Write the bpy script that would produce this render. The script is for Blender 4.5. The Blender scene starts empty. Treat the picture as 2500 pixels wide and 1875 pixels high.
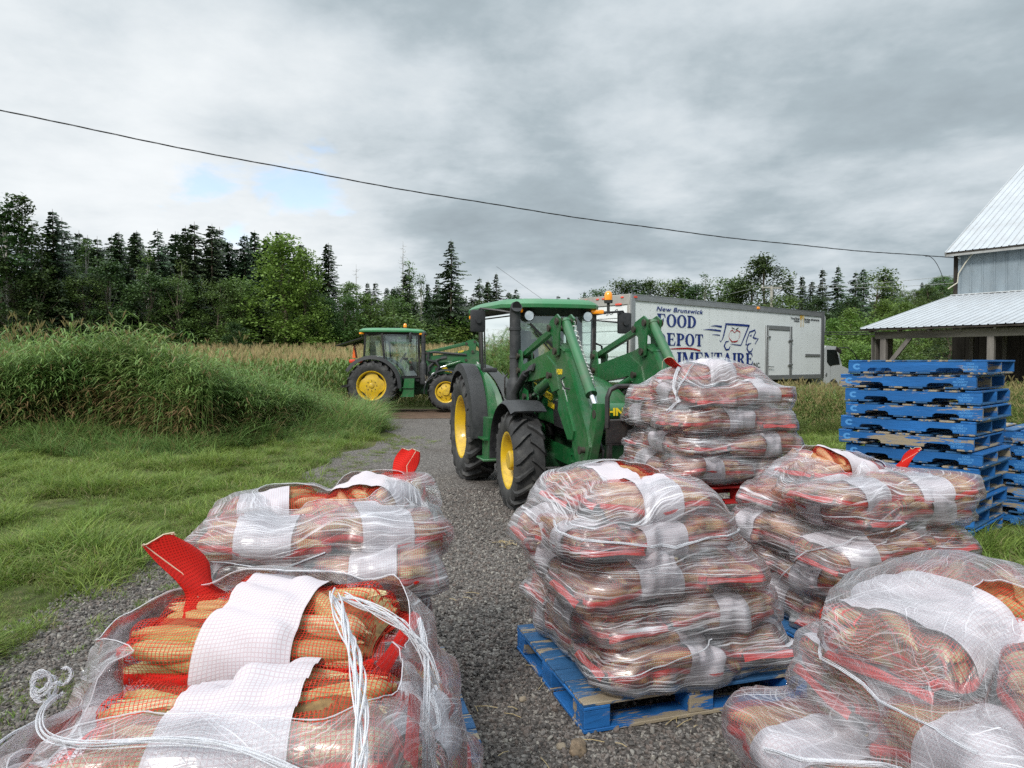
import bpy, bmesh, math, random
import numpy as np
from mathutils import Vector, Matrix, Euler, noise
from mathutils.bvhtree import BVHTree
R = math.radians
PI = math.pi
random.seed(7); np.random.seed(7)
sc = bpy.context.scene
COL = sc.collection

# ------------------------------------------------------------------ camera, sky, sun, exposure
H = 1.70
cam = bpy.data.cameras.new('camera'); camo = bpy.data.objects.new('camera', cam); COL.objects.link(camo)
camo.location = (0, 0, H); camo.rotation_euler = (R(90 - 1.73), 0, 0)
cam.sensor_width = 36; cam.lens = 25.0; cam.clip_start = 0.05; cam.clip_end = 2500
sc.camera = camo
sc.view_settings.view_transform = 'Standard'; sc.view_settings.look = 'None'
sc.view_settings.exposure = 0.66; sc.view_settings.gamma = 1.0; sc.view_settings.use_curve_mapping = False
sc.render.engine = 'CYCLES'
sc.cycles.transparent_max_bounces = 24; sc.cycles.max_bounces = 6; sc.cycles.diffuse_bounces = 3
sc.cycles.glossy_bounces = 3; sc.cycles.transmission_bounces = 4
sc.cycles.caustics_reflective = False; sc.cycles.caustics_refractive = False
sc.cycles.use_adaptive_sampling = True; sc.cycles.adaptive_threshold = 0.006; sc.cycles.sample_clamp_indirect = 2.0
sc.cycles.use_denoising = False

SUN_EL, SUN_AZ = R(40), R(-158)     # sun behind and to the left of the camera, veiled by cloud
sun = bpy.data.lights.new('sun', 'SUN'); suno = bpy.data.objects.new('sun', sun); COL.objects.link(suno)
sun.energy = 1.5; sun.angle = R(11); sun.color = (1.0, 0.97, 0.92)
sd = Vector((math.sin(SUN_AZ) * math.cos(SUN_EL), math.cos(SUN_AZ) * math.cos(SUN_EL), math.sin(SUN_EL)))
suno.rotation_euler = sd.to_track_quat('Z', 'Y').to_euler()

class NT:
    """tiny helper to write node trees"""
    def __init__(s, nt): s.nt = nt; s.N = nt.nodes; s.L = nt.links
    def n(s, t, **k):
        x = s.N.new(t)
        for a, b in k.items():
            if a == 'ins':
                for i, v in b.items():
                    if hasattr(v, 'is_output'): s.L.new(v, x.inputs[i])
                    else: x.inputs[i].default_value = v
            else: setattr(x, a, b)
        return x
    def math(s, op, a, b=0.0, c=0.0, clamp=False):
        x = s.n('ShaderNodeMath', operation=op, use_clamp=clamp, ins={0: a, 1: b, 2: c}); return x.outputs[0]
    def mix(s, f, a, b, bt='MIX'):
        x = s.n('ShaderNodeMix', data_type='RGBA', blend_type=bt, ins={0: f, 6: a, 7: b}); return x.outputs[2]
    def ramp(s, f, stops, interp='LINEAR'):
        x = s.n('ShaderNodeValToRGB', ins={0: f}); cr = x.color_ramp; cr.interpolation = interp
        while len(cr.elements) < len(stops): cr.elements.new(0.5)
        for e, (p, c) in zip(cr.elements, stops):
            e.position = p; e.color = (c, c, c, 1) if isinstance(c, (int, float)) else (*c[:3], 1)
        return x.outputs[0]
    def noise(s, vec, scale, detail=4, rough=0.55, dist=0.0, out=0):
        x = s.n('ShaderNodeTexNoise', ins={'Scale': scale, 'Detail': detail, 'Roughness': rough, 'Distortion': dist})
        if vec is not None: s.L.new(vec, x.inputs['Vector'])
        return x.outputs[out]
    def mapping(s, vec, scale=(1, 1, 1), loc=(0, 0, 0), rot=(0, 0, 0)):
        return s.n('ShaderNodeMapping', ins={0: vec, 1: loc, 2: rot, 3: scale}).outputs[0]
    def smooth(s, v, a, b):
        return s.n('ShaderNodeMapRange', interpolation_type='SMOOTHSTEP', ins={0: v, 1: a, 2: b, 3: 0.0, 4: 1.0}).outputs[0]

def build_world():
    w = bpy.data.worlds.new('World'); sc.world = w; w.use_nodes = True
    t = NT(w.node_tree); t.N.clear()
    out = t.n('ShaderNodeOutputWorld')
    sky = t.n('ShaderNodeTexSky', sky_type='NISHITA', sun_disc=False, sun_elevation=SUN_EL, sun_rotation=SUN_AZ)
    tc = t.n('ShaderNodeTexCoord').outputs['Generated']
    sep = t.n('ShaderNodeSeparateXYZ', ins={0: tc})
    x, y, z = sep.outputs
    # flat cloud deck: direction projected on a plane
    zz = t.math('ADD', t.math('MAXIMUM', z, 0.0), 0.16)
    px = t.math('DIVIDE', x, zz); py = t.math('DIVIDE', y, zz)
    p = t.n('ShaderNodeCombineXYZ', ins={0: px, 1: py, 2: 0.0}).outputs[0]
    n1 = t.noise(t.mapping(p, (1, 1, 1), (3.1, 1.7, 0)), 0.8, 8, 0.56, 0.12)
    n2 = t.noise(t.mapping(p, (1, 1, 1), (8.2, 4.4, 2)), 2.4, 8, 0.6, 0.1)
    n3 = t.noise(t.mapping(tc, (1, 1, 1.7), (0.4, 0.1, 3.3)), 2.6, 6, 0.55, 0.15)
    v = t.math('ADD', t.math('MULTIPLY', n1, 0.55), t.math('ADD', t.math('MULTIPLY', n2, 0.25), t.math('MULTIPLY', n3, 0.35)))
    # heavier cloud to the right, thinner to the left
    v = t.math('ADD', v, t.math('MULTIPLY', x, -0.15))
    bright = t.ramp(t.smooth(v, 0.30, 0.80), [(0.0, (0.185, 0.22, 0.245)), (0.36, (0.28, 0.33, 0.36)), (0.60, (0.41, 0.455, 0.485)), (1.0, (0.60, 0.625, 0.64))])
    # gaps in the deck that show blue, low above the left tree line
    def blob(cx, cy, cz, r0, r1):
        l = math.sqrt(cx * cx + cy * cy + cz * cz)
        d = t.n('ShaderNodeVectorMath', operation='DISTANCE', ins={0: tc, 1: (cx / l, cy / l, cz / l)}).outputs['Value']
        return t.math('SUBTRACT', 1.0, t.smooth(d, r0, r1))
    g = t.math('MAXIMUM', blob(-0.445, 1, 0.24, 0.0, 0.11), blob(-0.285, 1, 0.235, 0.0, 0.12))
    g = t.math('MAXIMUM', g, t.math('MULTIPLY', blob(-0.385, 1, 0.185, 0.0, 0.05), 0.9))
    n4 = t.noise(t.mapping(tc, (1, 1, 2.2)), 11, 6, 0.6, 0.3)
    gap = t.smooth(t.math('ADD', t.math('MULTIPLY', g, 0.50), t.math('MULTIPLY', n4, 1.25)), 0.91, 1.22)
    # brighter cloud rims low on the left
    low = t.math('MULTIPLY', blob(-0.36, 1, 0.19, 0.0, 0.30), 0.14)
    bright = t.mix(low, bright, (0.75, 0.75, 0.75, 1))
    # an overcast deck is brighter overhead than at the horizon
    lum = t.math('ADD', 0.98, t.math('MULTIPLY', t.smooth(z, 0.42, 1.0), 1.9))
    b1 = t.n('ShaderNodeBackground', ins={0: sky.outputs[0], 1: 0.15})
    b2 = t.n('ShaderNodeBackground', ins={0: bright, 1: lum})
    b3 = t.n('ShaderNodeBackground', ins={0: (0.055, 0.06, 0.045, 1), 1: 1.0})
    m = t.n('ShaderNodeMixShader', ins={0: t.math('MULTIPLY', gap, 0.62), 1: b2.outputs[0], 2: b1.outputs[0]})
    m2 = t.n('ShaderNodeMixShader', ins={0: t.smooth(z, -0.06, -0.02), 1: b3.outputs[0], 2: m.outputs[0]})
    t.L.new(m2.outputs[0], out.inputs[0])
build_world()

# ------------------------------------------------------------------ mesh helpers
class MB:
    """collects shapes; build() links them as ONE mesh object"""
    def __init__(s): s.v = []; s.f = []; s.uv = []; s.m = []; s.k = 0; s.cur = 0
    def add(s, verts, faces, M=None, uv=None):
        verts = np.asarray(verts, dtype=float).reshape(-1, 3)
        if M is not None:
            A = np.array(M)
            verts = verts @ A[:3, :3].T + A[:3, 3]
        s.v.append(verts); o = s.k
        s.f.extend([tuple(i + o for i in f) for f in faces]); s.m.extend([s.cur] * len(faces))
        s.k += len(verts); return s
    def box(s, c, d, rot=None, ch=0.0):
        x, y, z = d[0] / 2, d[1] / 2, d[2] / 2
        M = Matrix.Translation(c)
        if rot is not None: M = M @ (Euler(rot).to_matrix().to_4x4() if not isinstance(rot, Matrix) else rot.to_4x4())
        if ch <= 0:
            v = [(sx * x, sy * y, sz * z) for sx in (-1, 1) for sy in (-1, 1) for sz in (-1, 1)]
            f = [(0, 1, 3, 2), (4, 6, 7, 5), (0, 4, 5, 1), (2, 3, 7, 6), (0, 2, 6, 4), (1, 5, 7, 3)]
            return s.add(v, f, M)
        ch = min(ch, x * .95, y * .95, z * .95)
        bm = bmesh.new(); bmesh.ops.create_cube(bm, size=1)
        for q in bm.verts: q.co = (q.co.x * 2 * x, q.co.y * 2 * y, q.co.z * 2 * z)
        bmesh.ops.bevel(bm, geom=bm.edges[:], offset=ch, segments=1 if ch < .02 else 2, affect='EDGES', profile=0.6)
        bm.verts.index_update()
        v = [tuple(q.co) for q in bm.verts]; f = [[q.index for q in g.verts] for g in bm.faces]; bm.free()
        return s.add(v, f, M)
    def beam(s, a, b, w, h, up=(0, 0, 1), ch=0.0):
        """box beam from a to b, w across, h along up"""
        a = Vector(a); b = Vector(b); d = (b - a); L = d.length; d.normalize()
        u = Vector(up); r = d.cross(u)
        if r.length < 1e-4: r = d.cross(Vector((0, 1, 0)))
        r.normalize(); u = r.cross(d)
        M = Matrix((d, r, u)).transposed()
        return s.box((a + b) / 2, (L, w, h), M, ch)
    def cyl(s, a, b, r0, r1=None, n=16, caps=True):
        r1 = r0 if r1 is None else r1
        a = Vector(a); b = Vector(b); d = (b - a).normalized()
        u = d.orthogonal().normalized(); w = d.cross(u)
        v = []; f = []
        for c, r in ((a, r0), (b, r1)):
            for i in range(n):
                t = 2 * PI * i / n; v.append(c + u * (r * math.cos(t)) + w * (r * math.sin(t)))
        for i in range(n): f.append((i, (i + 1) % n, n + (i + 1) % n, n + i))
        if caps: f.append(tuple(range(n))[::-1]); f.append(tuple(range(n, 2 * n)))
        return s.add([tuple(q) for q in v], f)
    def tube(s, pts, r, n=8, caps=True):
        pts = [Vector(p) for p in pts]; m = len(pts)
        rr = r if hasattr(r, '__len__') else [r] * m
        v = []; f = []; u = None
        for i, p in enumerate(pts):
            d = (pts[min(i + 1, m - 1)] - pts[max(i - 1, 0)]).normalized()
            u = d.orthogonal().normalized() if u is None else (u - d * u.dot(d)).normalized()
            w = d.cross(u)
            for j in range(n):
                t = 2 * PI * j / n; v.append(tuple(p + (u * math.cos(t) + w * math.sin(t)) * rr[i]))
        for i in range(m - 1):
            for j in range(n): f.append((i * n + j, i * n + (j + 1) % n, (i + 1) * n + (j + 1) % n, (i + 1) * n + j))
        if caps: f.append(tuple(range(n))[::-1]); f.append(tuple((m - 1) * n + j for j in range(n)))
        return s.add(v, f)
    def lathe(s, prof, c=(0, 0, 0), axis=(0, 1, 0), n=32, arc=(0, 2 * PI)):
        """prof: (radius, along-axis) pairs"""
        d = Vector(axis).normalized(); u = Vector((0, 0, 1)) if abs(d.z) < .9 else Vector((1, 0, 0)); w = d.cross(u)
        full = abs(arc[1] - arc[0] - 2 * PI) < 1e-6; k = n if full else n + 1
        v = []; f = []
        for r, h in prof:
            for i in range(k):
                t = arc[0] + (arc[1] - arc[0]) * i / n
                v.append(tuple(Vector(c) + d * h + (u * math.cos(t) + w * math.sin(t)) * r))
        for a in range(len(prof) - 1):
            for i in range(n):
                j = (i + 1) % k; f.append((a * k + i, a * k + j, (a + 1) * k + j, (a + 1) * k + i))
        return s.add(v, f)
    def prism(s, poly, y0, y1, M=None):
        """polygon in (x,z), extruded along y"""
        n = len(poly); v = [(p[0], y0, p[1]) for p in poly] + [(p[0], y1, p[1]) for p in poly]
        f = [tuple(range(n)), tuple(range(n, 2 * n))[::-1]] + [(i, n + i, n + (i + 1) % n, (i + 1) % n) for i in range(n)]
        return s.add(v, f, M)
    def grid(s, P, closed_u=False):
        """P[i][j] grid of points"""
        P = np.asarray(P, dtype=float); a, b = P.shape[:2]; f = []
        for i in range(a - 1):
            for j in range(b if closed_u else b - 1):
                k = (j + 1) % b; f.append((i * b + j, i * b + k, (i + 1) * b + k, (i + 1) * b + j))
        return s.add(P.reshape(-1, 3), f)
    def mesh(s, name, smooth=None):
        me = bpy.data.meshes.new(name)
        v = np.concatenate(s.v) if s.v else np.zeros((0, 3))
        me.from_pydata(v.tolist(), [], s.f)
        if any(s.m): me.polygons.foreach_set('material_index', s.m)
        if smooth is not None:
            me.shade_smooth()
            if smooth < 179: me.set_sharp_from_angle(angle=R(smooth))
        me.update(); return me
    def build(s, name, mat, parent=None, smooth=40, bevel=0.0):
        me = s.mesh(name, smooth)
        for m in (mat if isinstance(mat, (list, tuple)) else [mat]): me.materials.append(m)
        return link(name, me, parent)

def link(name, data, parent=None, loc=None, rot=None, scale=None):
    o = bpy.data.objects.new(name, data); COL.objects.link(o)
    if parent is not None: o.parent = parent
    if loc is not None: o.location = loc
    if rot is not None: o.rotation_euler = rot
    if scale is not None: o.scale = scale if hasattr(scale, '__len__') else (scale,) * 3
    return o
def tag(o, label=None, cat=None, group=None, kind=None):
    if label: o['label'] = label
    if cat: o['category'] = cat
    if group: o['group'] = group
    if kind: o['kind'] = kind
    return o
def thing(name, label, cat, loc=(0, 0, 0), rotz=0.0, group=None, rot=None):
    o = link(name, None, None, loc, rot if rot is not None else (0, 0, rotz)); return tag(o, label, cat, group)
def fastmesh(name, verts, quads, mat, smooth=False, uv=None, cols=None):
    """numpy mesh of quads (N,4) or tris (N,3)"""
    verts = np.asarray(verts, dtype=np.float32).reshape(-1, 3); quads = np.asarray(quads, dtype=np.int32); k = quads.shape[1]
    me = bpy.data.meshes.new(name); me.vertices.add(len(verts)); me.vertices.foreach_set('co', verts.ravel())
    me.loops.add(quads.size); me.loops.foreach_set('vertex_index', quads.ravel())
    me.polygons.add(len(quads)); me.polygons.foreach_set('loop_start', np.arange(0, quads.size, k, dtype=np.int32))
    if uv is not None:
        l = me.uv_layers.new(name='UVMap'); l.data.foreach_set('uv', np.asarray(uv, dtype=np.float32)[quads.ravel()].ravel())
    if cols is not None:
        a = me.attributes.new('tint', 'FLOAT', 'POINT'); a.data.foreach_set('value', np.asarray(cols, dtype=np.float32))
    me.update(calc_edges=True)
    if smooth: me.shade_smooth()
    for m in (mat if isinstance(mat, (list, tuple)) else [mat]): me.materials.append(m)
    return me

# ------------------------------------------------------------------ materials
MATS = {}
def mat(name, col, rough=0.5, metal=0.0, spec=0.5, coat=0.0, var=0.0, vscale=3.0, dirt=0.0, dirtcol=(0.16, 0.12, 0.08), bump=0.0, bscale=60.0, emit=None, alpha=1.0, chips=0.0, chipcol=(.3, .27, .22), stretch=(1, 1, 1), trans=0.0):
    if name in MATS: return MATS[name]
    m = bpy.data.materials.new(name); m.use_nodes = True; t = NT(m.node_tree)
    b = t.N['Principled BSDF']; tc = t.n('ShaderNodeTexCoord').outputs['Object']
    c = (*col, 1)
    b.inputs['Roughness'].default_value = rough; b.inputs['Metallic'].default_value = metal
    b.inputs['Specular IOR Level'].default_value = spec; b.inputs['Coat Weight'].default_value = coat; b.inputs['Coat Roughness'].default_value = 0.12
    b.inputs['Alpha'].default_value = alpha
    src = None
    vec = t.mapping(tc, stretch)
    if var > 0:
        n = t.noise(vec, vscale, 5, 0.6)
        lo = tuple(x * (1 - var) for x in col); hi = tuple(min(1, x * (1 + var)) for x in col)
        src = t.ramp(n, [(0.3, lo), (0.7, hi)])
    if dirt > 0:
        n = t.noise(tc, 2.2, 8, 0.68); n2 = t.noise(tc, 17, 4, 0.6)
        k = t.math('MULTIPLY', t.smooth(t.math('ADD', t.math('MULTIPLY', n, .7), t.math('MULTIPLY', n2, .3)), 0.42, 0.68), dirt)
        src = t.mix(k, src if src is not None else c, (*dirtcol, 1))
        t.L.new(t.math('ADD', rough, t.math('MULTIPLY', k, 0.9 - rough)), b.inputs['Roughness'])
    if chips > 0:
        n = t.noise(vec, 9, 8, 0.75); k = t.smooth(n, 0.60 - chips * .1, 0.64 - chips * .1)
        src = t.mix(k, src if src is not None else c, (*chipcol, 1))
    if src is not None: t.L.new(src, b.inputs['Base Color'])
    else: b.inputs['Base Color'].default_value = c
    if bump > 0:
        bn = t.n('ShaderNodeBump', ins={'Strength': bump, 'Distance': 0.01, 'Height': t.noise(vec, bscale, 4, 0.6)})
        t.L.new(bn.outputs[0], b.inputs['Normal'])
    if emit: b.inputs['Emission Color'].default_value = (*emit[0], 1); b.inputs['Emission Strength'].default_value = emit[1]
    if trans > 0: b.inputs['Transmission Weight'].default_value = trans
    MATS[name] = m; return m
# ------------------------------------------------------------------ terrain
def sstep(v, a, b):
    t = np.clip((np.asarray(v, float) - a) / (b - a), 0, 1); return t * t * (3 - 2 * t)
def tz(x, y):
    x = np.asarray(x, float); y = np.asarray(y, float)
    z = 0.95 * sstep(y, 27, 52) * (1 - sstep(x, 10, 30) * .6)
    z = z + 20 * sstep(x - 0.30 * y, 8, 75) * sstep(y, 85, 230)
    z = z + 0.04 * np.sin(x * .7 + 1) * np.sin(y * .5) * sstep(np.abs(x + 0.2), 3.6, 7)
    return z
F = 1536.0
def px2x(px, y): return (px - 1106) / F * y           # photo column (2212 wide) -> x at depth y
def py2z(py, y): return H + (783 - py) / F * y        # photo row -> height at depth y

def veg_mat(name, lo, hi, rough=0.55, transl=0.35, dead=None, hue_obj=0.25, inst=False, spec=0.35):
    """foliage: colour runs over the 'tint' attribute (0 = lo, 1 = hi), varied per object / per instance"""
    m = bpy.data.materials.new(name); m.use_nodes = True; t = NT(m.node_tree); b = t.N['Principled BSDF']
    a = t.n('ShaderNodeAttribute', attribute_name='tint').outputs['Fac']
    rnd = t.n('ShaderNodeObjectInfo').outputs['Random']
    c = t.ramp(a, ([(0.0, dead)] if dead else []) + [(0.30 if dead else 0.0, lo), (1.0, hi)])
    hs = t.n('ShaderNodeHueSaturation', ins={'Hue': t.math('ADD', 0.5 - hue_obj * .08, t.math('MULTIPLY', rnd, hue_obj * .16)), 'Saturation': 1.0,
             'Value': t.math('ADD', 1 - hue_obj, t.math('MULTIPLY', t.math('FRACT', t.math('MULTIPLY', rnd, 7.31)), 2 * hue_obj)), 'Color': c})
    t.L.new(hs.outputs[0], b.inputs['Base Color']); b.inputs['Roughness'].default_value = rough; b.inputs['Specular IOR Level'].default_value = spec
    tr = t.n('ShaderNodeBsdfTranslucent', ins={0: hs.outputs[0]})
    mx = t.n('ShaderNodeMixShader', ins={0: transl, 1: b.outputs[0], 2: tr.outputs[0]})
    t.L.new(mx.outputs[0], t.N['Material Output'].inputs[0]); return m
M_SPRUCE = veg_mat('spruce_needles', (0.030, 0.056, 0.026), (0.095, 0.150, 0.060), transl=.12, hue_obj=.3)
M_SPRUCE_PALE = veg_mat('spruce_pale', (0.035, 0.055, 0.03), (0.085, 0.12, 0.06), transl=.15, hue_obj=.25)
M_LEAF = veg_mat('leaves', (0.055, 0.10, 0.026), (0.15, 0.24, 0.06), transl=.35, hue_obj=.3)
M_LEAF_BRIGHT = veg_mat('leaves_bright', (0.09, 0.16, 0.028), (0.21, 0.33, 0.07), transl=.35, hue_obj=.2)
M_LEAF_DARK = veg_mat('leaves_dark', (0.03, 0.062, 0.020), (0.095, 0.155, 0.045), transl=.25, hue_obj=.3)
M_LAWN = veg_mat('lawn_blades', (0.125, 0.195, 0.036), (0.30, 0.40, 0.085), transl=.42, dead=(0.36, 0.31, 0.15), hue_obj=.22)
M_REED = veg_mat('reed_blades', (0.10, 0.185, 0.042), (0.31, 0.45, 0.14), transl=.4, dead=(0.34, 0.215, 0.11), hue_obj=.2)
M_CORN = veg_mat('corn_blades', (0.09, 0.15, 0.03), (0.20, 0.30, 0.075), transl=.3, dead=(0.52, 0.39, 0.20), hue_obj=.15)
M_WEED = veg_mat('weed_blades', (0.10, 0.15, 0.035), (0.26, 0.33, 0.09), transl=.35, dead=(0.42, 0.31, 0.16), hue_obj=.2)
M_BARK = mat('bark', (0.14, 0.11, 0.085), .9, var=.4, vscale=6, spec=.2)
M_BARK_PALE = mat('bark_pale', (0.36, 0.34, 0.31), .85, var=.3, vscale=5, spec=.2)

# ---- ground sheet
def ground_mat():
    m = bpy.data.materials.new('grassland'); m.use_nodes = True; t = NT(m.node_tree); b = t.N['Principled BSDF']
    tc = t.n('ShaderNodeTexCoord').outputs['Object']
    n = t.noise(tc, 0.55, 7, .65); n2 = t.noise(tc, 30, 5, .7)
    c = t.ramp(n, [(.3, (0.045, 0.065, 0.02)), (.5, (0.085, 0.105, 0.032)), (.72, (0.15, 0.14, 0.055))])
    c = t.mix(t.smooth(n2, .45, .7), c, (0.055, 0.045, 0.028, 1))
    t.L.new(c, b.inputs['Base Color']); b.inputs['Roughness'].default_value = .95; b.inputs['Specular IOR Level'].default_value = .15
    bn = t.n('ShaderNodeBump', ins={'Strength': .9, 'Distance': .03, 'Height': n2}); t.L.new(bn.outputs[0], b.inputs['Normal']); return m
def build_ground():
    xs = np.concatenate([-np.geomspace(700, 4, 50), np.linspace(-3.6, 3.6, 13), np.geomspace(4, 900, 60)])
    ys = np.concatenate([[-300, -100, -40, -15], np.linspace(-6, 30, 37), np.geomspace(31.5, 1400, 60)])
    X, Y = np.meshgrid(xs, ys); Z = tz(X, Y); P = np.stack([X, Y, Z], -1)
    mb = MB(); mb.grid(P); o = mb.build('ground', ground_mat(), smooth=180); tag(o, kind='structure')
build_ground()

def gravel_edge(y):
    l = -3.0 - 1.9 * sstep(y, 17, 25) + .25 * math.sin(y * .9) + .13 * math.sin(y * 2.7 + 1)
    r = 3.55 + .9 * sstep(y, 9, 14) + .2 * math.sin(y * .8 + 2) + .1 * math.sin(y * 3.1)
    return float(l), float(r)
def gravel_mat():
    m = bpy.data.materials.new('gravel'); m.use_nodes = True; t = NT(m.node_tree); b = t.N['Principled BSDF']
    tc = t.n('ShaderNodeTexCoord').outputs['Object']
    wv = t.n('ShaderNodeVectorMath', operation='ADD', ins={0: tc, 1: t.mapping(t.noise(tc, 40, 2, .5, out=1), (.012, .012, 0))}).outputs[0]
    v = t.n('ShaderNodeTexVoronoi', ins={'Vector': wv, 'Scale': 52.0, 'Randomness': 1.0})
    cell = t.n('ShaderNodeSeparateXYZ', ins={0: v.outputs['Color']}).outputs
    c = t.ramp(cell[0], [(0, (0.065, 0.060, 0.056)), (.45, (0.155, 0.143, 0.132)), (.8, (0.25, 0.23, 0.212)), (1, (0.36, 0.335, 0.30))])
    c = t.mix(t.math('MULTIPLY', cell[1], .35), c, (0.13, 0.085, 0.065, 1))
    big = t.noise(tc, 0.5, 4, .6)
    c = t.mix(t.math('MULTIPLY', t.smooth(big, .5, .72), .45), c, (0.075, 0.055, 0.042, 1))
    gap = t.smooth(v.outputs['Distance'], 0.35, 0.75)
    c = t.mix(t.math('MULTIPLY', gap, .55), c, (0.03, 0.026, 0.022, 1))
    t.L.new(c, b.inputs['Base Color']); b.inputs['Roughness'].default_value = .85; b.inputs['Specular IOR Level'].default_value = .3
    h = t.math('ADD', t.math('MULTIPLY', t.math('SUBTRACT', 1, v.outputs['Distance']), 1.0), t.math('MULTIPLY', cell[2], .5))
    bn = t.n('ShaderNodeBump', ins={'Strength': 1.0, 'Distance': .012, 'Height': h}); t.L.new(bn.outputs[0], b.inputs['Normal']); return m
M_GRAVEL = gravel_mat()
def build_gravel():
    P = []
    for y in np.linspace(-4, 22.6, 110):
        l, r = gravel_edge(y); P.append([(l + (r - l) * u, y, 0.006 + float(tz(l + (r - l) * u, y)) * 1.0) for u in np.linspace(0, 1, 24)])
    mb = MB(); mb.grid(P); tag(mb.build('gravel_yard', M_GRAVEL, smooth=180), kind='structure')
    md = mat('track_dirt', (0.115, 0.075, 0.052), .95, var=.35, vscale=3, bump=.8, bscale=20, spec=.15)
    P = []
    for x in np.linspace(-16, 14, 70):
        y0 = 21.6 + .35 * math.sin(x * .9) + .2 * math.sin(x * 2.3); y1 = 26.0 + .25 * math.sin(x * 1.1 + 2)
        P.append([(x, y0 + (y1 - y0) * u, 0.012 + float(tz(x, y0 + (y1 - y0) * u)) + .03 * math.sin(u * PI)) for u in np.linspace(0, 1, 10)])
    mb = MB(); mb.grid(P); tag(mb.build('dirt_track', md, smooth=180), kind='structure')
build_gravel()

# ------------------------------------------------------------------ scatter (only for stuff nobody could count)
def scatter(name, pts, protos, rot, scl, label, cat):
    me = bpy.data.meshes.new(name); pts = np.asarray(pts, np.float32); n = len(pts)
    me.vertices.add(n); me.vertices.foreach_set('co', pts.ravel())
    a = me.attributes.new('irot', 'FLOAT_VECTOR', 'POINT'); a.data.foreach_set('vector', np.asarray(rot, np.float32).ravel())
    a = me.attributes.new('iscl', 'FLOAT_VECTOR', 'POINT'); s = np.asarray(scl, np.float32)
    if s.ndim == 1: s = np.repeat(s[:, None], 3, 1)
    a.data.foreach_set('vector', s.ravel())
    a = me.attributes.new('ipid', 'INT', 'POINT'); a.data.foreach_set('value', np.random.randint(0, len(protos), n).astype(np.int32))
    o = link(name, me); tag(o, label, cat, kind='stuff')
    c = bpy.data.collections.new(name + '_kinds')
    for k, p in enumerate(protos):
        q = bpy.data.objects.new(f'{name}_kind', p); c.objects.link(q)
    g = bpy.data.node_groups.new(name, 'GeometryNodeTree')
    g.interface.new_socket('Geometry', in_out='INPUT', socket_type='NodeSocketGeometry'); g.interface.new_socket('Geometry', in_out='OUTPUT', socket_type='NodeSocketGeometry')
    N = g.nodes; L = g.links; gi = N.new('NodeGroupInput'); go = N.new('NodeGroupOutput')
    ip = N.new('GeometryNodeInstanceOnPoints'); ci = N.new('GeometryNodeCollectionInfo')
    ci.inputs['Collection'].default_value = c; ci.inputs['Separate Children'].default_value = True; ci.inputs['Reset Children'].default_value = True
    def att(nm, ty):
        x = N.new('GeometryNodeInputNamedAttribute'); x.data_type = ty; x.inputs[0].default_value = nm; return x.outputs[0]
    L.new(gi.outputs[0], ip.inputs['Points']); L.new(ci.outputs[0], ip.inputs['Instance']); ip.inputs['Pick Instance'].default_value = True
    L.new(att('ipid', 'INT'), ip.inputs['Instance Index'])
    er = N.new('FunctionNodeEulerToRotation'); L.new(att('irot', 'FLOAT_VECTOR'), er.inputs[0]); L.new(er.outputs[0], ip.inputs['Rotation'])
    L.new(att('iscl', 'FLOAT_VECTOR'), ip.inputs['Scale']); L.new(ip.outputs[0], go.inputs[0])
    md = o.modifiers.new('scatter', 'NODES'); md.node_group = g; return o

def blades(n, rad, h, w, bend, seed, mat_, tint=(0.3, 1.0), deadp=0.1, seg=3, hvar=.35, base_tint=0.0, name='blades'):
    """tuft of n curved tapering blades"""
    r = np.random.RandomState(seed); V = []; Q = []; T = []; k = 0
    for i in range(n):
        a = r.rand() * 2 * PI; d = rad * math.sqrt(r.rand()); bx, by = d * math.cos(a), d * math.sin(a)
        az = a + r.normal(0, .9); hh = h * (1 - hvar + 2 * hvar * r.rand()); bd = bend * (.4 + r.rand() * 1.2); ww = w * (.7 + .6 * r.rand())
        tw = az + PI / 2 + r.normal(0, .5); t0 = r.uniform(*tint) if r.rand() > deadp else r.uniform(0, .15)
        for j in range(seg + 1):
            u = j / seg; rr = bd * hh * u * u; z = hh * u * (1 - .35 * bd * u)
            wj = ww * (1 - u ** 1.6) * .5 + .0004
            cx, cy = bx + rr * math.cos(az), by + rr * math.sin(az)
            V += [(cx - wj * math.cos(tw), cy - wj * math.sin(tw), z), (cx + wj * math.cos(tw), cy + wj * math.sin(tw), z)]
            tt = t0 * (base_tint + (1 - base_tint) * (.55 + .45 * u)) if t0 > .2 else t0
            T += [tt, tt]
        for j in range(seg): q = k + 2 * j; Q.append((q, q + 1, q + 3, q + 2))
        k += 2 * (seg + 1)
    return fastmesh(name, V, Q, mat_, cols=T)

def region_points(n, fx, seed):
    r = np.random.RandomState(seed); out = []
    while len(out) < n:
        p = fx(r)
        if p is not None: out.append(p)
    return np.array(out), r

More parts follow.
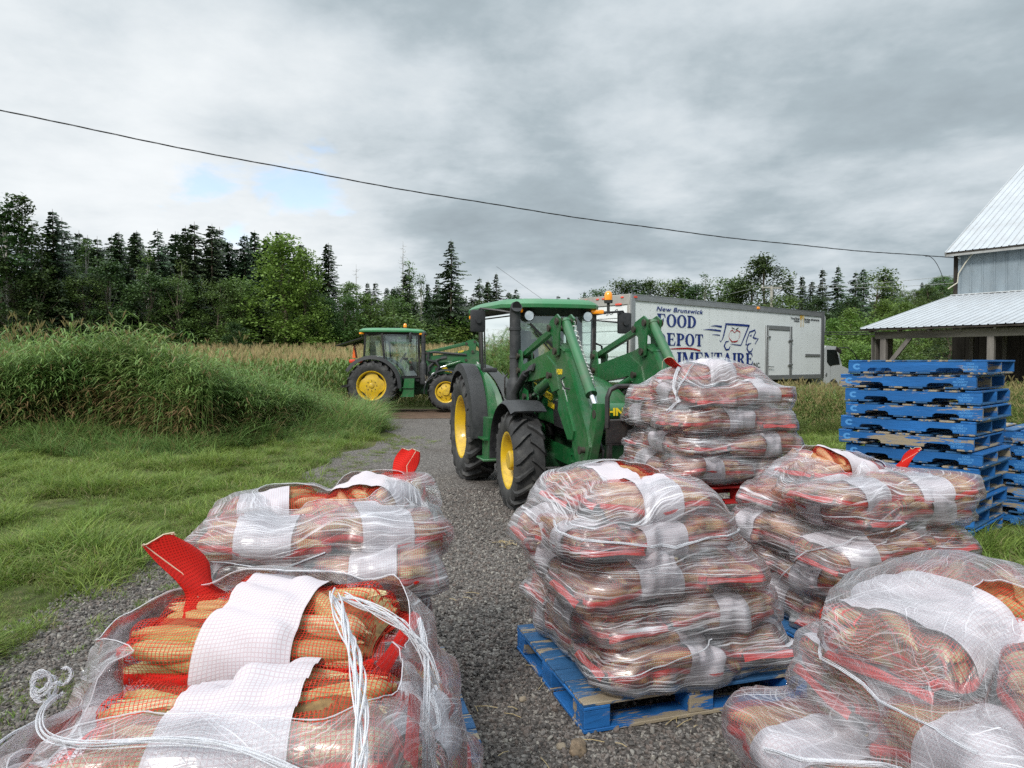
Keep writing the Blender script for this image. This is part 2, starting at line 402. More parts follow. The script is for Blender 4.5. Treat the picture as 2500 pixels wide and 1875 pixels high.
def build_lawn():
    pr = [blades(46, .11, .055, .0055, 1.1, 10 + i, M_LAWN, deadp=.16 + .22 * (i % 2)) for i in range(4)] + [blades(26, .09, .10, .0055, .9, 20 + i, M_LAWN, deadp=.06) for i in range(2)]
    def f(r):
        y = 2.3 + 21 * r.rand() ** 1.6; l, rt = gravel_edge(y)
        if r.rand() < .66:
            x = l + .25 - abs(r.normal(0, .09)) - r.rand() * max(0.1, (.80 * y + l + .8))
            if x < -.8 * y - .8: return None
        else:
            y = 5.0 + 19 * r.rand() ** 1.3; l, rt = gravel_edge(y); x = rt - .25 + abs(r.normal(0, .1)) + r.rand() * max(.1, .8 * y - rt + .6)
            if x > .8 * y + .6: return None
        # bare, trodden margin beside the stones
        e = (l - x) if x < 0 else (x - rt)
        if e < .9 and r.rand() > .25 + .75 * max(e, 0) / .9: return None
        if noise.noise(Vector((x * .9, y * .9, 3))) + .35 * noise.noise(Vector((x * 3, y * 3, 1))) < -.05 and r.rand() < .78: return None
        return (x, y, float(tz(x, y)))
    P, r = region_points(26000, f, 5)
    n = len(P); rot = np.stack([r.normal(0, .15, n), r.normal(0, .15, n), r.rand(n) * 6.28], 1)
    nz = np.array([noise.noise(Vector((p[0] * 1.1, p[1] * .9, 9))) + .5 * noise.noise(Vector((p[0] * 3.4, p[1] * 3.1, 2))) for p in P])
    s = (.75 + .5 * r.rand(n)) * (1 + 1.5 * np.clip(nz, -.4, .5)) * (1 + .02 * P[:, 1])
    scatter('grass_lawn', P, pr, rot, s, 'short mown grass with yellowish patches beside the gravel', 'grass')
    # a few weeds creeping into the gravel
    def g(r):
        y = 2 + 14 * r.rand(); l, rt = gravel_edge(y); x = l + .3 + abs(r.normal(0, .45)) if r.rand() < .6 else rt - .2 - abs(r.normal(0, .4))
        return (x, y, .004)
    P, r = region_points(650, g, 6); n = len(P)
    scatter('weeds', P, pr[:3], np.stack([r.normal(0, .2, n), r.normal(0, .2, n), r.rand(n) * 6.28], 1), .35 + .5 * r.rand(n), 'thin weeds sprouting along the margin of the gravel', 'weeds')
build_lawn()

def stalks(n, rad, h, seed, mat_, leaves=7, leaf=.38, lw=.012, head=.25, deadbase=.55, name='stalks', stemw=.005, bend=.25, low_dead=.75):
    """clump of tall leafy grass: stems, arching leaves, some seed heads; the old leaves low down are brown"""
    r = np.random.RandomState(seed); V = []; Q = []; T = []
    def strip(P, W, t, tw):
        k = len(V)
        for p, w_ in zip(P, W):
            V.append((p[0] - w_ * math.cos(tw), p[1] - w_ * math.sin(tw), p[2])); V.append((p[0] + w_ * math.cos(tw), p[1] + w_ * math.sin(tw), p[2])); T.extend([t, t])
        for j in range(len(P) - 1): q = k + 2 * j; Q.append((q, q + 1, q + 3, q + 2))
    for i in range(n):
        a = r.rand() * 2 * PI; d = rad * math.sqrt(r.rand()); bx, by = d * math.cos(a), d * math.sin(a)
        hh = h * r.uniform(.7, 1.08); la = r.rand() * 6.28; lean = r.rand() * bend * hh
        def pos(u): return (bx + lean * u * u * math.cos(la), by + lean * u * u * math.sin(la), hh * u)
        strip([pos(u) for u in (0, .35, .7, 1)], [stemw, stemw, stemw * .7, stemw * .4], .35 + .2 * r.rand(), r.rand() * 6.28)
        for j in range(leaves):
            u = .12 + .85 * (j + r.rand()) / leaves; p = pos(u); az = r.rand() * 6.28; L = leaf * r.uniform(.6, 1.15) * (1 - .3 * u)
            up = r.uniform(.5, 1.1); P = []; Ws = []
            for s_ in (0, .35, .7, 1.0):
                rr = L * s_ * .85; P.append((p[0] + rr * math.cos(az), p[1] + rr * math.sin(az), p[2] + L * (up * s_ - 1.05 * s_ * s_ * up * .9)))
                Ws.append(lw * (.6, 1, .7, .06)[(0, .35, .7, 1.0).index(s_)] * .5 * 2 * .6)
            dead = r.rand() < (low_dead if u < deadbase else .05)
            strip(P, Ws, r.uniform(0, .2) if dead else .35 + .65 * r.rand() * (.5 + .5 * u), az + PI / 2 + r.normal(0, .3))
        if r.rand() < head:
            p = pos(1); az = r.rand() * 6.28; L = r.uniform(.14, .28)
            for q in range(3):
                P = [(p[0] + L * s_ * .35 * math.cos(az + q), p[1] + L * s_ * .35 * math.sin(az + q), p[2] - .04 + L * s_ * (1 - .3 * s_)) for s_ in (0, .4, .8, 1)]
                strip(P, [.003, .011, .007, .001], .1, az + q * 1.1)
    return fastmesh(name, V, Q, mat_, cols=T)

def build_reeds():
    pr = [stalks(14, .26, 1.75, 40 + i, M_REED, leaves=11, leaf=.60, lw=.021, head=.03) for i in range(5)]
    def top(x, y):    # the mound of reeds falls away towards the track
        px = 1106 + x / y * F; ty = np.interp(px, [-200, 0, 200, 400, 500, 600, 680, 740, 790, 840], [722, 724, 724, 748, 766, 786, 806, 832, 866, 905])
        return max(.35, H - (ty - 783) / F * y)
    def f(r):
        x = -3.5 - 12.5 * r.rand(); front = 14.3 + 3.6 * float(sstep(x, -6.5, -3.9)) + .5 * math.sin(x * 1.3); y = front + 5.5 * r.rand() ** 1.5
        if x < -.78 * y - 1 or x > -3.6 - .07 * (y - 15): return None
        return (x, y, float(tz(x, y)))
    P, r = region_points(1150, f, 8); n = len(P)
    s = np.array([float(top(p[0], p[1])) for p in P]) / 2.15 * r.uniform(.66, 1.12, n) * (1 + .30 * np.array([noise.noise(Vector((p[0] * .55, p[1] * .3, 0))) for p in P]))
    scatter('tall_reed_grass', P, pr, np.stack([r.normal(0, .09, n), r.normal(0, .09, n), r.rand(n) * 6.28], 1), s, 'tall reed grass standing along the left of the yard, browned near its foot', 'reeds')
    # flowering stems that stick out above
    prh = [stalks(4, .25, 2.35, 60 + i, M_REED, leaves=3, leaf=.3, lw=.012, head=1.0, name='stalks') for i in range(4)]
    P2 = P[r.choice(n, 190)] + r.normal(0, .35, (190, 3)) * (1, 1, 0)
    s2 = np.array([float(top(p[0], p[1])) for p in P2]) / 2.35 * r.uniform(.85, 1.15, 190)
    scatter('seed_head_grass', P2, prh, np.stack([r.normal(0, .1, 190), r.normal(0, .1, 190), r.rand(190) * 6.28], 1), s2, 'bleached seed heads rising above the reed grass', 'reeds')
    # long green grass in front
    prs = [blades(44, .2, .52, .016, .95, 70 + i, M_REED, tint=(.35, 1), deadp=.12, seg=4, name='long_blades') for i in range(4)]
    def g(r):
        x = -3.3 - 11.5 * r.rand(); front = 12.3 + 3.4 * float(sstep(x, -6.2, -4.0)) + .35 * math.sin(x * 2.1); y = front + 2.8 * r.rand()
        if r.rand() < .25: y = 14.5 + 8 * r.rand(); x = -3.55 - .085 * (y - 14) - 1.1 * r.rand() ** 1.5
        if x < -.78 * y - 1: return None
        return (x, y, float(tz(x, y)))
    P, r = region_points(1500, g, 9); n = len(P)
    edge = np.array([12.3 + 3.4 * float(sstep(p[0], -6.2, -4.0)) for p in P])
    s = r.uniform(.4, 1.15, n) * np.clip(.4 + (P[:, 1] - edge) * .42, .4, 1.25)
    scatter('long_grass', P, prs, np.stack([r.normal(0, .15, n), r.normal(0, .15, n), r.rand(n) * 6.28], 1), s, 'long bright green grass in front of the reed grass', 'grass')
build_reeds()

def build_corn_field():
    def plant(seed):
        r = np.random.RandomState(seed); V = []; Q = []; T = []
        def strip(P, W, t, tw, tt=None):
            k = len(V)
            for i, (p, w_) in enumerate(zip(P, W)):
                V.append((p[0] - w_ * math.cos(tw), p[1] - w_ * math.sin(tw), p[2])); V.append((p[0] + w_ * math.cos(tw), p[1] + w_ * math.sin(tw), p[2])); T.extend([t if tt is None else tt[i]] * 2)
            for j in range(len(P) - 1): q = k + 2 * j; Q.append((q, q + 1, q + 3, q + 2))
        h = 1.75
        for a in (0, PI / 2): strip([(0, 0, 0), (0, 0, h * .6), (0, 0, h)], [.014, .012, .006], .4, a)
        a0 = r.rand() * 6.28
        for j in range(11):
            z = .2 + (h - .35) * j / 10; az = a0 + j * PI + r.normal(0, .35); L = (.62 + .2 * r.rand()) * (1 - .35 * abs(j / 10 - .45)); P = []
            for s_ in (0, .3, .6, 1): P.append((L * s_ * .8 * math.cos(az), L * s_ * .8 * math.sin(az), z + L * (1.15 * s_ - 1.25 * s_ * s_)))
            strip(P, [.02, .036, .026, .003], .45 + .5 * r.rand() if j > 1 else .15, az + PI / 2)
        for q in range(7):
            az = r.rand() * 6.28; sp = .12 * r.rand() + .03; strip([(0, 0, h - .05), (sp * .5 * math.cos(az), sp * .5 * math.sin(az), h + .14), (sp * math.cos(az), sp * math.sin(az), h + .3)], [.004, .008, .003], .03, r.rand() * 6.28)
        return fastmesh('corn_plant', V, Q, M_CORN, cols=T)
    pr = [plant(100 + i) for i in range(6)]; P = []; r = np.random.RandomState(3)
    for y in np.arange(27.2, 53, .78):
        for x in np.arange(-.62 * y - 2, min(9, .1 * y + 4), .21 if y < 34 else .27):
            P.append((x + r.normal(0, .04), y + r.normal(0, .06), 0))
    P = np.array(P); P[:, 2] = tz(P[:, 0], P[:, 1]); n = len(P)
    scatter('corn_field', P, pr, np.stack([r.normal(0, .07, n), r.normal(0, .07, n), r.rand(n) * 6.28], 1), r.uniform(.86, 1.08, n), 'field of green corn with tan tassels below the tree line', 'corn field')
build_corn_field()

def build_right_weeds():
    pr = [stalks(12, .3, .95, 140 + i, M_WEED, leaves=8, leaf=.36, lw=.012, head=.4, low_dead=.2, bend=.45) for i in range(4)]
    def f(r):
        y = 16.6 + 4.6 * r.rand(); x = 3.9 + r.rand() * (.8 * y - 3)
        # thick in front of the lorry, open lawn nearer
        d = (x - 3.2) * .62 - (y - 17.6) * .78
        return (x, y, float(tz(x, y)))
    P, r = region_points(1500, f, 18); n = len(P)
    s = (.45 + .6 * sstep(P[:, 1], 16.4, 18.5)) * r.uniform(.7, 1.15, n)
    scatter('rough_grass', P, pr, np.stack([r.normal(0, .1, n), r.normal(0, .1, n), r.rand(n) * 6.28], 1), s, 'rough weeds with tan seed heads growing in front of the white lorry', 'weeds')
build_right_weeds()

def build_stones():
    r = np.random.RandomState(12); protos = []
    ms = bpy.data.materials.new('stone'); ms.use_nodes = True; t = NT(ms.node_tree); b = t.N['Principled BSDF']
    rnd = t.n('ShaderNodeObjectInfo').outputs['Random']
    c = t.ramp(rnd, [(0, (0.055, 0.05, 0.047)), (.35, (0.14, 0.128, 0.118)), (.6, (0.185, 0.146, 0.126)), (.85, (0.25, 0.232, 0.215)), (1, (0.40, 0.37, 0.32))])
    n = t.noise(t.n('ShaderNodeTexCoord').outputs['Object'], 3, 4, .6)
    t.L.new(t.mix(t.math('MULTIPLY', n, .5), c, (0.06, .05, .045, 1)), b.inputs['Base Color']); b.inputs['Roughness'].default_value = .8; b.inputs['Specular IOR Level'].default_value = .35
    for k in range(7):
        bm = bmesh.new(); bmesh.ops.create_icosphere(bm, subdivisions=1, radius=1)
        sx, sy, sz = r.uniform(.75, 1.15), r.uniform(.6, .95), r.uniform(.45, .75)
        for v in bm.verts: v.co = Vector((v.co.x * sx, v.co.y * sy, v.co.z * sz)) * r.uniform(.8, 1.15)
        me = bpy.data.meshes.new('stone'); bm.to_mesh(me); bm.free(); me.materials.append(ms); protos.append(me)
    def f(r_):
        y = 1.2 + 8.3 * r_.rand() ** 1.25; l, rt = gravel_edge(y); x = r_.uniform(max(l, -.78 * y - .3) - .12, min(rt, .78 * y + .3) + .15)
        return (x, y, 0)
    P, r = region_points(120000, f, 13); n = len(P); s = .0060 + .0105 * r.rand(n) ** 2.6
    P[:, 2] = .006 + s * .32
    big = r.rand(n) < .012; s = np.where(big, .013 + .010 * r.rand(n), s); P[:, 2] = .006 + s * .3
    scatter('gravel_stones', P, protos, r.rand(n, 3) * 6.28, s * (1 + .03 * P[:, 1]), 'loose dark grey and brown crushed gravel of the yard', 'gravel')
build_stones()

# ------------------------------------------------------------------ trees
def spruce_mesh(H_, Rm, seed, mat_, gaps=.12, droop=.25, start=.08):
    r = np.random.RandomState(seed); V = []; T = []
    z = H_ * start
    while z < H_ * .985:
        u = z / H_; Lm = Rm * (1 - u) ** .8 * (0.55 + .55 * r.rand()) * (1 + .25 * math.sin(z * 1.9 + seed)) + .12; nb = int(4 + 3 * r.rand()) if u < .9 else 4; a0 = r.rand() * 6.28
        for b in range(nb):
            if r.rand() < gaps: continue
            az = a0 + b * 2 * PI / nb + r.normal(0, .18); L = Lm * r.uniform(.5, 1.25); ca, sa = math.cos(az), math.sin(az)
            ns = max(3, int(L / .17)); dr = droop * r.uniform(.6, 1.4)
            for j in range(ns):
                s_ = (j + .6) / ns; px_, pz = L * s_, z - dr * L * s_ * (1.25 - .75 * s_) + r.normal(0, .03)
                half = (.20 + .30 * (1 - s_)) * (.5 + .5 * min(1, L / 1.2))
                for side in (-1, 1, 0):
                    tw = az + side * r.uniform(.55, 1.0); hl = half * r.uniform(.75, 1.25) if side else half * .8
                    wd = r.uniform(.045, .085); bx, by = px_ * ca, px_ * sa
                    tx, ty = bx + hl * math.cos(tw), by + hl * math.sin(tw); nx, ny = -math.sin(tw) * wd, math.cos(tw) * wd
                    mx, my = (bx + tx) / 2, (by + ty) / 2; dz = -hl * r.uniform(.15, .6)
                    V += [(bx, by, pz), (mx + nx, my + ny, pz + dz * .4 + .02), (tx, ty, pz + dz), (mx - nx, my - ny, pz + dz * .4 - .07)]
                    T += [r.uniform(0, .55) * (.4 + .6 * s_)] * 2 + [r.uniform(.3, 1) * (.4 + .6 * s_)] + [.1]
        z += (.13 + .12 * r.rand()) * (.75 + .25 * (1 - u))
    V = np.array(V); n = len(V) // 4
    return fastmesh('crown', V, np.arange(4 * n).reshape(n, 4), mat_, cols=np.clip(T, 0, 1))
def spruce_trunk(H_, r0, dead=False, seed=0):
    mb = MB(); mb.tube([(0, 0, 0), (0.03, 0, H_ * .4), (0, .03, H_ * .8), (0, 0, H_)], [r0, r0 * .7, r0 * .3, r0 * .06], 7)
    r = np.random.RandomState(seed)
    for i in range(60 if dead else 26):
        z = H_ * (r.uniform(.3, .97) if dead else r.uniform(.04, .35)); a = r.rand() * 6.28; L = (1.5 * (1 - z / H_) + .35) * r.uniform(.5, 1.1)
        mb.tube([(0, 0, z), (L * .6 * math.cos(a), L * .6 * math.sin(a), z + .05 - (.1 if dead else .2)), (L * math.cos(a), L * math.sin(a), z + (.12 if dead else -.1) * L)], [.022, .014, .006], 3, False)
    me = mb.mesh('trunk', 60); me.materials.append(M_BARK_PALE if dead else M_BARK); return me
def decid_meshes(H_, W_, seed, mat_, trunk_mat, nclump=70, nleaf=115, leaf=.17, base=.12, shape='round', light=False):
    r = np.random.RandomState(seed); mb = MB(); C = []
    mb.tube([(0, 0, 0), (.05 * W_ * r.normal(), .05 * W_ * r.normal(), H_ * .35), (0, 0, H_ * .7), (.03 * W_, 0, H_ * .96)], [H_ * .018, H_ * .012, H_ * .006, H_ * .0015], 7)
    for i in range(nclump):
        u = base + (1 - base) * (i + r.rand()) / nclump
        prof = {'round': math.sin(PI * min(1, (u - base) / (1 - base) * .86 + .12)) ** .6, 'spire': (1 - (u - base) / (1 - base)) ** .7 * .9 + .06, 'bush': math.sqrt(max(0.02, 1 - (u * .98) ** 2)), 'tall': (.55 + .45 * math.sin(PI * u)) * (1 - u ** 5) + .05}[shape]
        az = r.rand() * 6.28; rr = W_ / 2 * prof * (.35 + .65 * math.sqrt(r.rand())) * r.uniform(.8, 1.15)
        c = np.array([rr * math.cos(az), rr * math.sin(az), H_ * u * r.uniform(.97, 1.01)]); C.append(c)
        if i % 2 == 0: mb.tube([(0, 0, c[2] * .72), (c[0] * .5, c[1] * .5, c[2] * .86), tuple(c)], [.03 * H_ / 10, .018 * H_ / 10, .006], 4, False)
    V = []; T = []; cs = W_ * .12 + .22
    for c in C:
        k = int(nleaf * r.uniform(.5, 1.4)); g = r.normal(0, 1, (k, 3)); g /= np.maximum(np.linalg.norm(g, axis=1, keepdims=True), .3); g *= (r.rand(k, 1) ** .5)
        p = c + g * np.array([cs, cs, cs * .62]) * r.uniform(.7, 1.25); ct = r.uniform(.15, .75)
        a = r.rand(k) * 6.28; e = r.normal(0, .5, k); L = leaf * r.uniform(.6, 1.25, k)
        d = np.stack([np.cos(a) * np.cos(e), np.sin(a) * np.cos(e), np.sin(e)], 1) * L[:, None]
        q = np.stack([-np.sin(a), np.cos(a), r.normal(0, .5, k)], 1) * (L * .42)[:, None]
        V.append(np.stack([p - d * .5, p + q * .9, p + d * .5, p - q * .9], 1).reshape(-1, 3)); T.append(np.repeat(np.clip(ct + r.normal(0, .22, k), 0, 1), 4))
    V = np.concatenate(V); n = len(V) // 4
    cr = fastmesh('crown', V, np.arange(4 * n).reshape(n, 4), mat_, cols=np.concatenate(T))
    tr = mb.mesh('trunk', 60); tr.materials.append(trunk_mat); return tr, cr

TR = {}
def protos():
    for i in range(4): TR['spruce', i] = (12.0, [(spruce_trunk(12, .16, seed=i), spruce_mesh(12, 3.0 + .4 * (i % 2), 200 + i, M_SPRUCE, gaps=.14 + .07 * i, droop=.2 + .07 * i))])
    for i in range(2): TR['pale_spruce', i] = (12.0, [(spruce_trunk(12, .14, seed=i + 9), spruce_mesh(12, 2.6, 210 + i, M_SPRUCE_PALE, gaps=.3, droop=.15))])
    for i in range(2): TR['dead_spruce', i] = (12.0, [(spruce_trunk(12, .12, True, seed=i + 19), spruce_mesh(8.2, 1.5, 220 + i, M_SPRUCE_PALE, gaps=.72, droop=.1))])
    for i in range(3): TR['leafy', i] = (9.0, [decid_meshes(9, 5.4, 230 + i, M_LEAF, M_BARK, shape='round', base=.06)])
    for i in range(2): TR['dark_leafy', i] = (9.0, [decid_meshes(9, 5.0, 240 + i, M_LEAF_DARK, M_BARK, shape='tall', base=.04)])
    for i in range(2): TR['bright_leafy', i] = (9.0, [decid_meshes(9, 5.2, 250 + i, M_LEAF_BRIGHT, M_BARK, shape='spire' if i == 0 else 'round', base=.05, nclump=85)])
    for i in range(2): TR['poplar', i] = (11.0, [decid_meshes(11, 3.0, 260 + i, M_LEAF_DARK, M_BARK_PALE, shape='tall', base=.22, nclump=60, nleaf=60, leaf=.2)])
    for i in range(2): TR['birch', i] = (9.0, [decid_meshes(9, 2.4, 265 + i, M_LEAF, M_BARK_PALE, shape='tall', base=.3, nclump=38, nleaf=36, leaf=.16)])
    for i in range(2): TR['bush', i] = (3.0, [decid_meshes(3, 4.2, 270 + i, M_LEAF if i else M_LEAF_BRIGHT, M_BARK, shape='bush', base=.02, nclump=50, nleaf=110, leaf=.14)])
protos()
TREE_LABEL = {
 'spruce': ('spruce_tree', 'dark green spruce in the tree line beyond the corn field', 'tree', 'spruces beyond the corn field'),
 'pale_spruce': ('spruce_tree', 'thin grey green spruce in the tree line', 'tree', 'thin grey spruces'),
 'dead_spruce': ('dead_spruce', 'dying spruce with bare spiky top in the tree line', 'tree', 'dying spruces'),
 'leafy': ('leafy_tree', 'mid green leafy tree in the wood behind the fields', 'tree', 'green leafy trees of the wood'),
 'dark_leafy': ('leafy_tree', 'dark leafy tree in the wood behind the fields', 'tree', 'dark leafy trees of the wood'),
 'bright_leafy': ('maple_tree', 'bright green broad leafy tree in front of darker trees', 'tree', 'bright green trees'),
 'poplar': ('poplar_tree', 'tall thin crowned poplar with pale trunk in the tree line', 'tree', 'poplars in the tree line'),
 'birch': ('birch_tree', 'slender birch with pale trunk and sparse leaves in the tree line', 'tree', 'birches in the tree line'),
 'bush': ('bush', 'rounded green bush at the foot of the wood', 'bush', 'bushes at the foot of the wood')}
trr = random.Random(11)
def put_tree(kind, x, y, h, label=None, wide=1.0, group=True):
    ks = [k for k in TR if k[0] == kind]; h0, lst = TR[trr.choice(ks)]; tm, cm = lst[0]
    nm, lab, cat, grp = TREE_LABEL[kind]
    if x > 2 and y > 35 and group:
        lab = lab.replace('in the tree line beyond the corn field', 'in the wood behind the lorry').replace('in the tree line', 'in the wood behind the lorry').replace('behind the fields', 'behind the lorry and barn'); grp = grp.replace('beyond the corn field', 'behind the lorry').replace('in the tree line', 'behind the lorry').replace('of the wood', 'behind the lorry')
    if kind == 'bush' and x > 2: lab = 'rounded green bush between the lorry and the barn'; grp = 'bushes between the lorry and the barn'
    if label: lab = label
    e = thing(nm, lab, cat, (x, y, float(tz(x, y)) - .05), trr.random() * 6.28, grp if group else None)
    s = h / h0; w = s * wide * trr.uniform(.92, 1.1); e.scale = (w, w, s)
    link('trunk', tm, e); link('crown', cm, e); return e
def tree_px(kind, px, py, y, **k):
    x = px2x(px, y); put_tree(kind, x, y, py2z(py, y) - float(tz(x, y)), **k)
def build_trees():
    q = tree_px
    # row that makes the skyline on the left
    for px, py, y in [(8, 470, 50), (75, 480, 53), (140, 470, 51), (215, 510, 56), (262, 500, 58), (300, 498, 57), (345, 494, 55), (383, 500, 60), (405, 488, 57), (424, 479, 56), (462, 484, 56), (478, 490, 59), (500, 520, 58), (531, 505, 57), (560, 520, 60), (580, 512, 57), (606, 497, 58), (640, 555, 60), (712, 524, 57), (795, 608, 60), (880, 576, 60), (925, 610, 62), (975, 516, 56), (1036, 597, 62), (1072, 588, 62), (1054, 604, 66), (1115, 621, 72), (945, 600, 66), (850, 620, 66)]:
        q('spruce', px, py, y, wide=1.15 if py < 530 else 1.0)
    q('poplar', 52, 420, 47, label='tallest poplar at the left end of the tree line', wide=1.3, group=False)
    q('poplar', 20, 445, 46, wide=1.2); q('spruce', 120, 452, 49, label='tall spruce right beside the tallest poplar, standing above its neighbours', wide=1.2, group=False)
    for px, py, y in [(95, 520, 48), (190, 512, 52), (240, 575, 50), (322, 540, 54), (885, 560, 60), (910, 592, 58), (395, 560, 52), (440, 600, 51), (735, 640, 55), (170, 560, 50)]: q('birch', px, py, y)
    for px, py, y in [(160, 560, 52), (340, 560, 53), (372, 575, 52)]: q('pale_spruce', px, py, y)
    q('dead_spruce', 872, 521, 60, label='tallest dead spruce spire, bare and grey, above the small trees', group=False); q('dead_spruce', 771, 570, 60)
    q('bright_leafy', 612, 515, 51, label='tall bright green tree in front of the spruces, widest in the tree line', wide=1.25, group=False); q('bright_leafy', 662, 545, 50, wide=1.05)
    q('bright_leafy', 765, 612, 54, wide=1.1); q('leafy', 745, 640, 52)
    for px, py, y in [(30, 560, 46), (85, 590, 46), (130, 600, 47), (185, 600, 49), (235, 560, 50), (285, 575, 51), (330, 590, 50), (385, 600, 50), (430, 590, 51), (475, 610, 51), (520, 600, 52), (560, 640, 51), (700, 640, 52), (800, 640, 55), (850, 640, 57), (900, 650, 56), (950, 645, 57), (1000, 640, 58), (820, 680, 54), (1040, 650, 60), (1085, 655, 62), (1130, 660, 66)]:
        q(trr.choice(['leafy', 'dark_leafy', 'dark_leafy', 'spruce']), px, py, y, wide=1.2)
    for i in range(26):
        px = 10 + i * 43 + trr.uniform(-15, 15); q('bush' if i % 3 else 'dark_leafy', px, 700 + trr.uniform(-18, 10), 47 + trr.uniform(0, 6) + (5 if px > 700 else 0), wide=1.3)
    for px in range(170, 700, 24): q('spruce', px + trr.uniform(-8, 8), 505 + trr.uniform(-8, 40) + max(0, px - 560) * .3, 58 + trr.uniform(0, 5), wide=1.1)
    for px in range(720, 1120, 34): q('spruce', px + trr.uniform(-10, 10), 610 + trr.uniform(-8, 30), 62 + trr.uniform(0, 6), wide=1.15)
    # dense back rows so that the wood reads as deep
    for i in range(44):
        px = -60 + i * 27 + trr.uniform(-10, 10); base = 560 if px < 640 else 635; q('spruce' if i % 2 else 'dark_leafy', px, base + trr.uniform(-25, 45), 64 + trr.uniform(0, 10), wide=1.15)
    # right wood behind the lorry
    for k, px, py, y in [('spruce', 1206, 636, 80), ('spruce', 1228, 640, 82), ('spruce', 1262, 628, 84), ('leafy', 1300, 625, 74), ('leafy', 1332, 608, 72), ('dark_leafy', 1372, 606, 72), ('dark_leafy', 1405, 604, 72), ('leafy', 1440, 610, 72), ('dark_leafy', 1475, 602, 72), ('birch', 1521, 588, 66), ('dark_leafy', 1500, 615, 70), ('leafy', 1553, 604, 70), ('dark_leafy', 1585, 612, 70), ('spruce', 1705, 597, 70), ('spruce', 1731, 594, 70), ('pale_spruce', 1774, 578, 68), ('spruce', 1808, 572, 68), ('spruce', 1752, 605, 74), ('spruce', 1846, 584, 72), ('spruce', 1862, 578, 74), ('spruce', 1909, 576, 76), ('leafy', 1890, 588, 76), ('spruce', 1925, 600, 80), ('leafy', 1280, 650, 66), ('dark_leafy', 1350, 650, 62), ('dark_leafy', 1240, 665, 66), ('leafy', 1690, 640, 60), ('dark_leafy', 1760, 640, 58), ('dark_leafy', 1830, 640, 60)]:
        q(k, px, py, y, wide=1.2 if 'leafy' in k else 1.0)
    q('dark_leafy', 1648, 552, 66, label='big rounded leafy tree that rises highest above the white lorry', wide=1.25, group=False); q('leafy', 1622, 575, 67)
    for px, py, y, k in [(1800, 690, 48, 'bright_leafy'), (1835, 668, 50, 'bright_leafy'), (1872, 690, 46, 'bush'), (1905, 650, 52, 'bright_leafy'), (1945, 655, 50, 'bright_leafy'), (1820, 735, 42, 'bush'), (1860, 745, 40, 'bush'), (1900, 745, 41, 'bush'), (1925, 735, 43, 'bush'), (1795, 745, 44, 'bush'), (1985, 650, 54, 'leafy')]: q(k, px, py, y, wide=1.15)
    # wooded hill
    for i in range(130):
        y = trr.uniform(90, 235); px = trr.uniform(1730, 2120); x = px2x(px, y); put_tree(trr.choice(['leafy', 'dark_leafy', 'leafy', 'spruce', 'bright_leafy']), x, y, trr.uniform(6.5, 9.5), wide=1.35, label='tree in the wood that covers the hill behind the barn')
    for i in range(40):
        px = 1120 + i * 24 + trr.uniform(-12, 12); y = trr.uniform(76, 96); x = px2x(px, y); put_tree(trr.choice(['leafy', 'dark_leafy', 'spruce']), x, y, trr.uniform(5.5, 8.5), wide=1.25)
build_trees()
for o in sc.objects:
    if o.get('label') == 'tree in the wood that covers the hill behind the barn': o['group'] = 'trees on the hill'
# ------------------------------------------------------------------ tractors
G_ = mat('tractor_green', (0.012, 0.125, 0.034), .30, spec=.5, coat=.35, var=.15, vscale=2, dirt=.5, dirtcol=(0.12, 0.115, 0.085))
GL_ = mat('roof_green', (0.035, 0.21, 0.075), .38, var=.1, vscale=3, dirt=.25, dirtcol=(.2, .22, .17), coat=.2)
Y_ = mat('rim_yellow', (0.72, 0.46, 0.012), .38, coat=.25, var=.10, dirt=.6, dirtcol=(.24, .165, .06))
BP_ = mat('black_plastic', (0.022, 0.023, 0.025), .55, dirt=.45, dirtcol=(.10, .10, .10), bump=.15, bscale=140)
BM_ = mat('black_metal', (0.014, 0.014, 0.015), .4, dirt=.3, dirtcol=(.12, .09, .07))
GR_ = mat('greasy_iron', (0.05, 0.045, 0.035), .55, metal=.3, dirt=.6, dirtcol=(.10, .075, .05))
CH_ = mat('cylinder_chrome', (0.75, 0.76, 0.78), .18, metal=1.0)
ST_ = mat('steel_grey', (0.42, 0.43, 0.43), .4, metal=.7, var=.15)
SEAT_ = mat('seat_vinyl', (0.045, 0.045, 0.05), .6)
YD_ = mat('decal_yellow', (0.85, 0.62, 0.03), .4)
WH_ = mat('white_plastic', (0.72, 0.72, 0.70), .45, var=.05)
AMB_ = mat('amber_lens', (0.9, 0.30, 0.01), .15, coat=.6, emit=((1, .35, .02), .12))
RED_ = mat('red_lens', (0.75, 0.07, 0.03), .2, coat=.5)
def tyre_mat():
    m = bpy.data.materials.new('tyre_rubber'); m.use_nodes = True; t = NT(m.node_tree); b = t.N['Principled BSDF']; tc = t.n('ShaderNodeTexCoord').outputs['Object']
    n = t.noise(tc, 5, 7, .7); n2 = t.noise(tc, 38, 5, .7)
    c = t.ramp(n, [(.32, (0.022, 0.022, 0.023)), (.55, (0.055, 0.054, 0.054)), (.72, (0.12, 0.115, 0.105))])
    c = t.mix(t.math('MULTIPLY', t.smooth(n2, .55, .75), .35), c, (0.16, 0.145, 0.12, 1)); t.L.new(c, b.inputs['Base Color'])
    b.inputs['Roughness'].default_value = .72; b.inputs['Specular IOR Level'].default_value = .35
    bn = t.n('ShaderNodeBump', ins={'Strength': .35, 'Distance': .008, 'Height': n2}); t.L.new(bn.outputs[0], b.inputs['Normal']); return m
TY_ = tyre_mat()
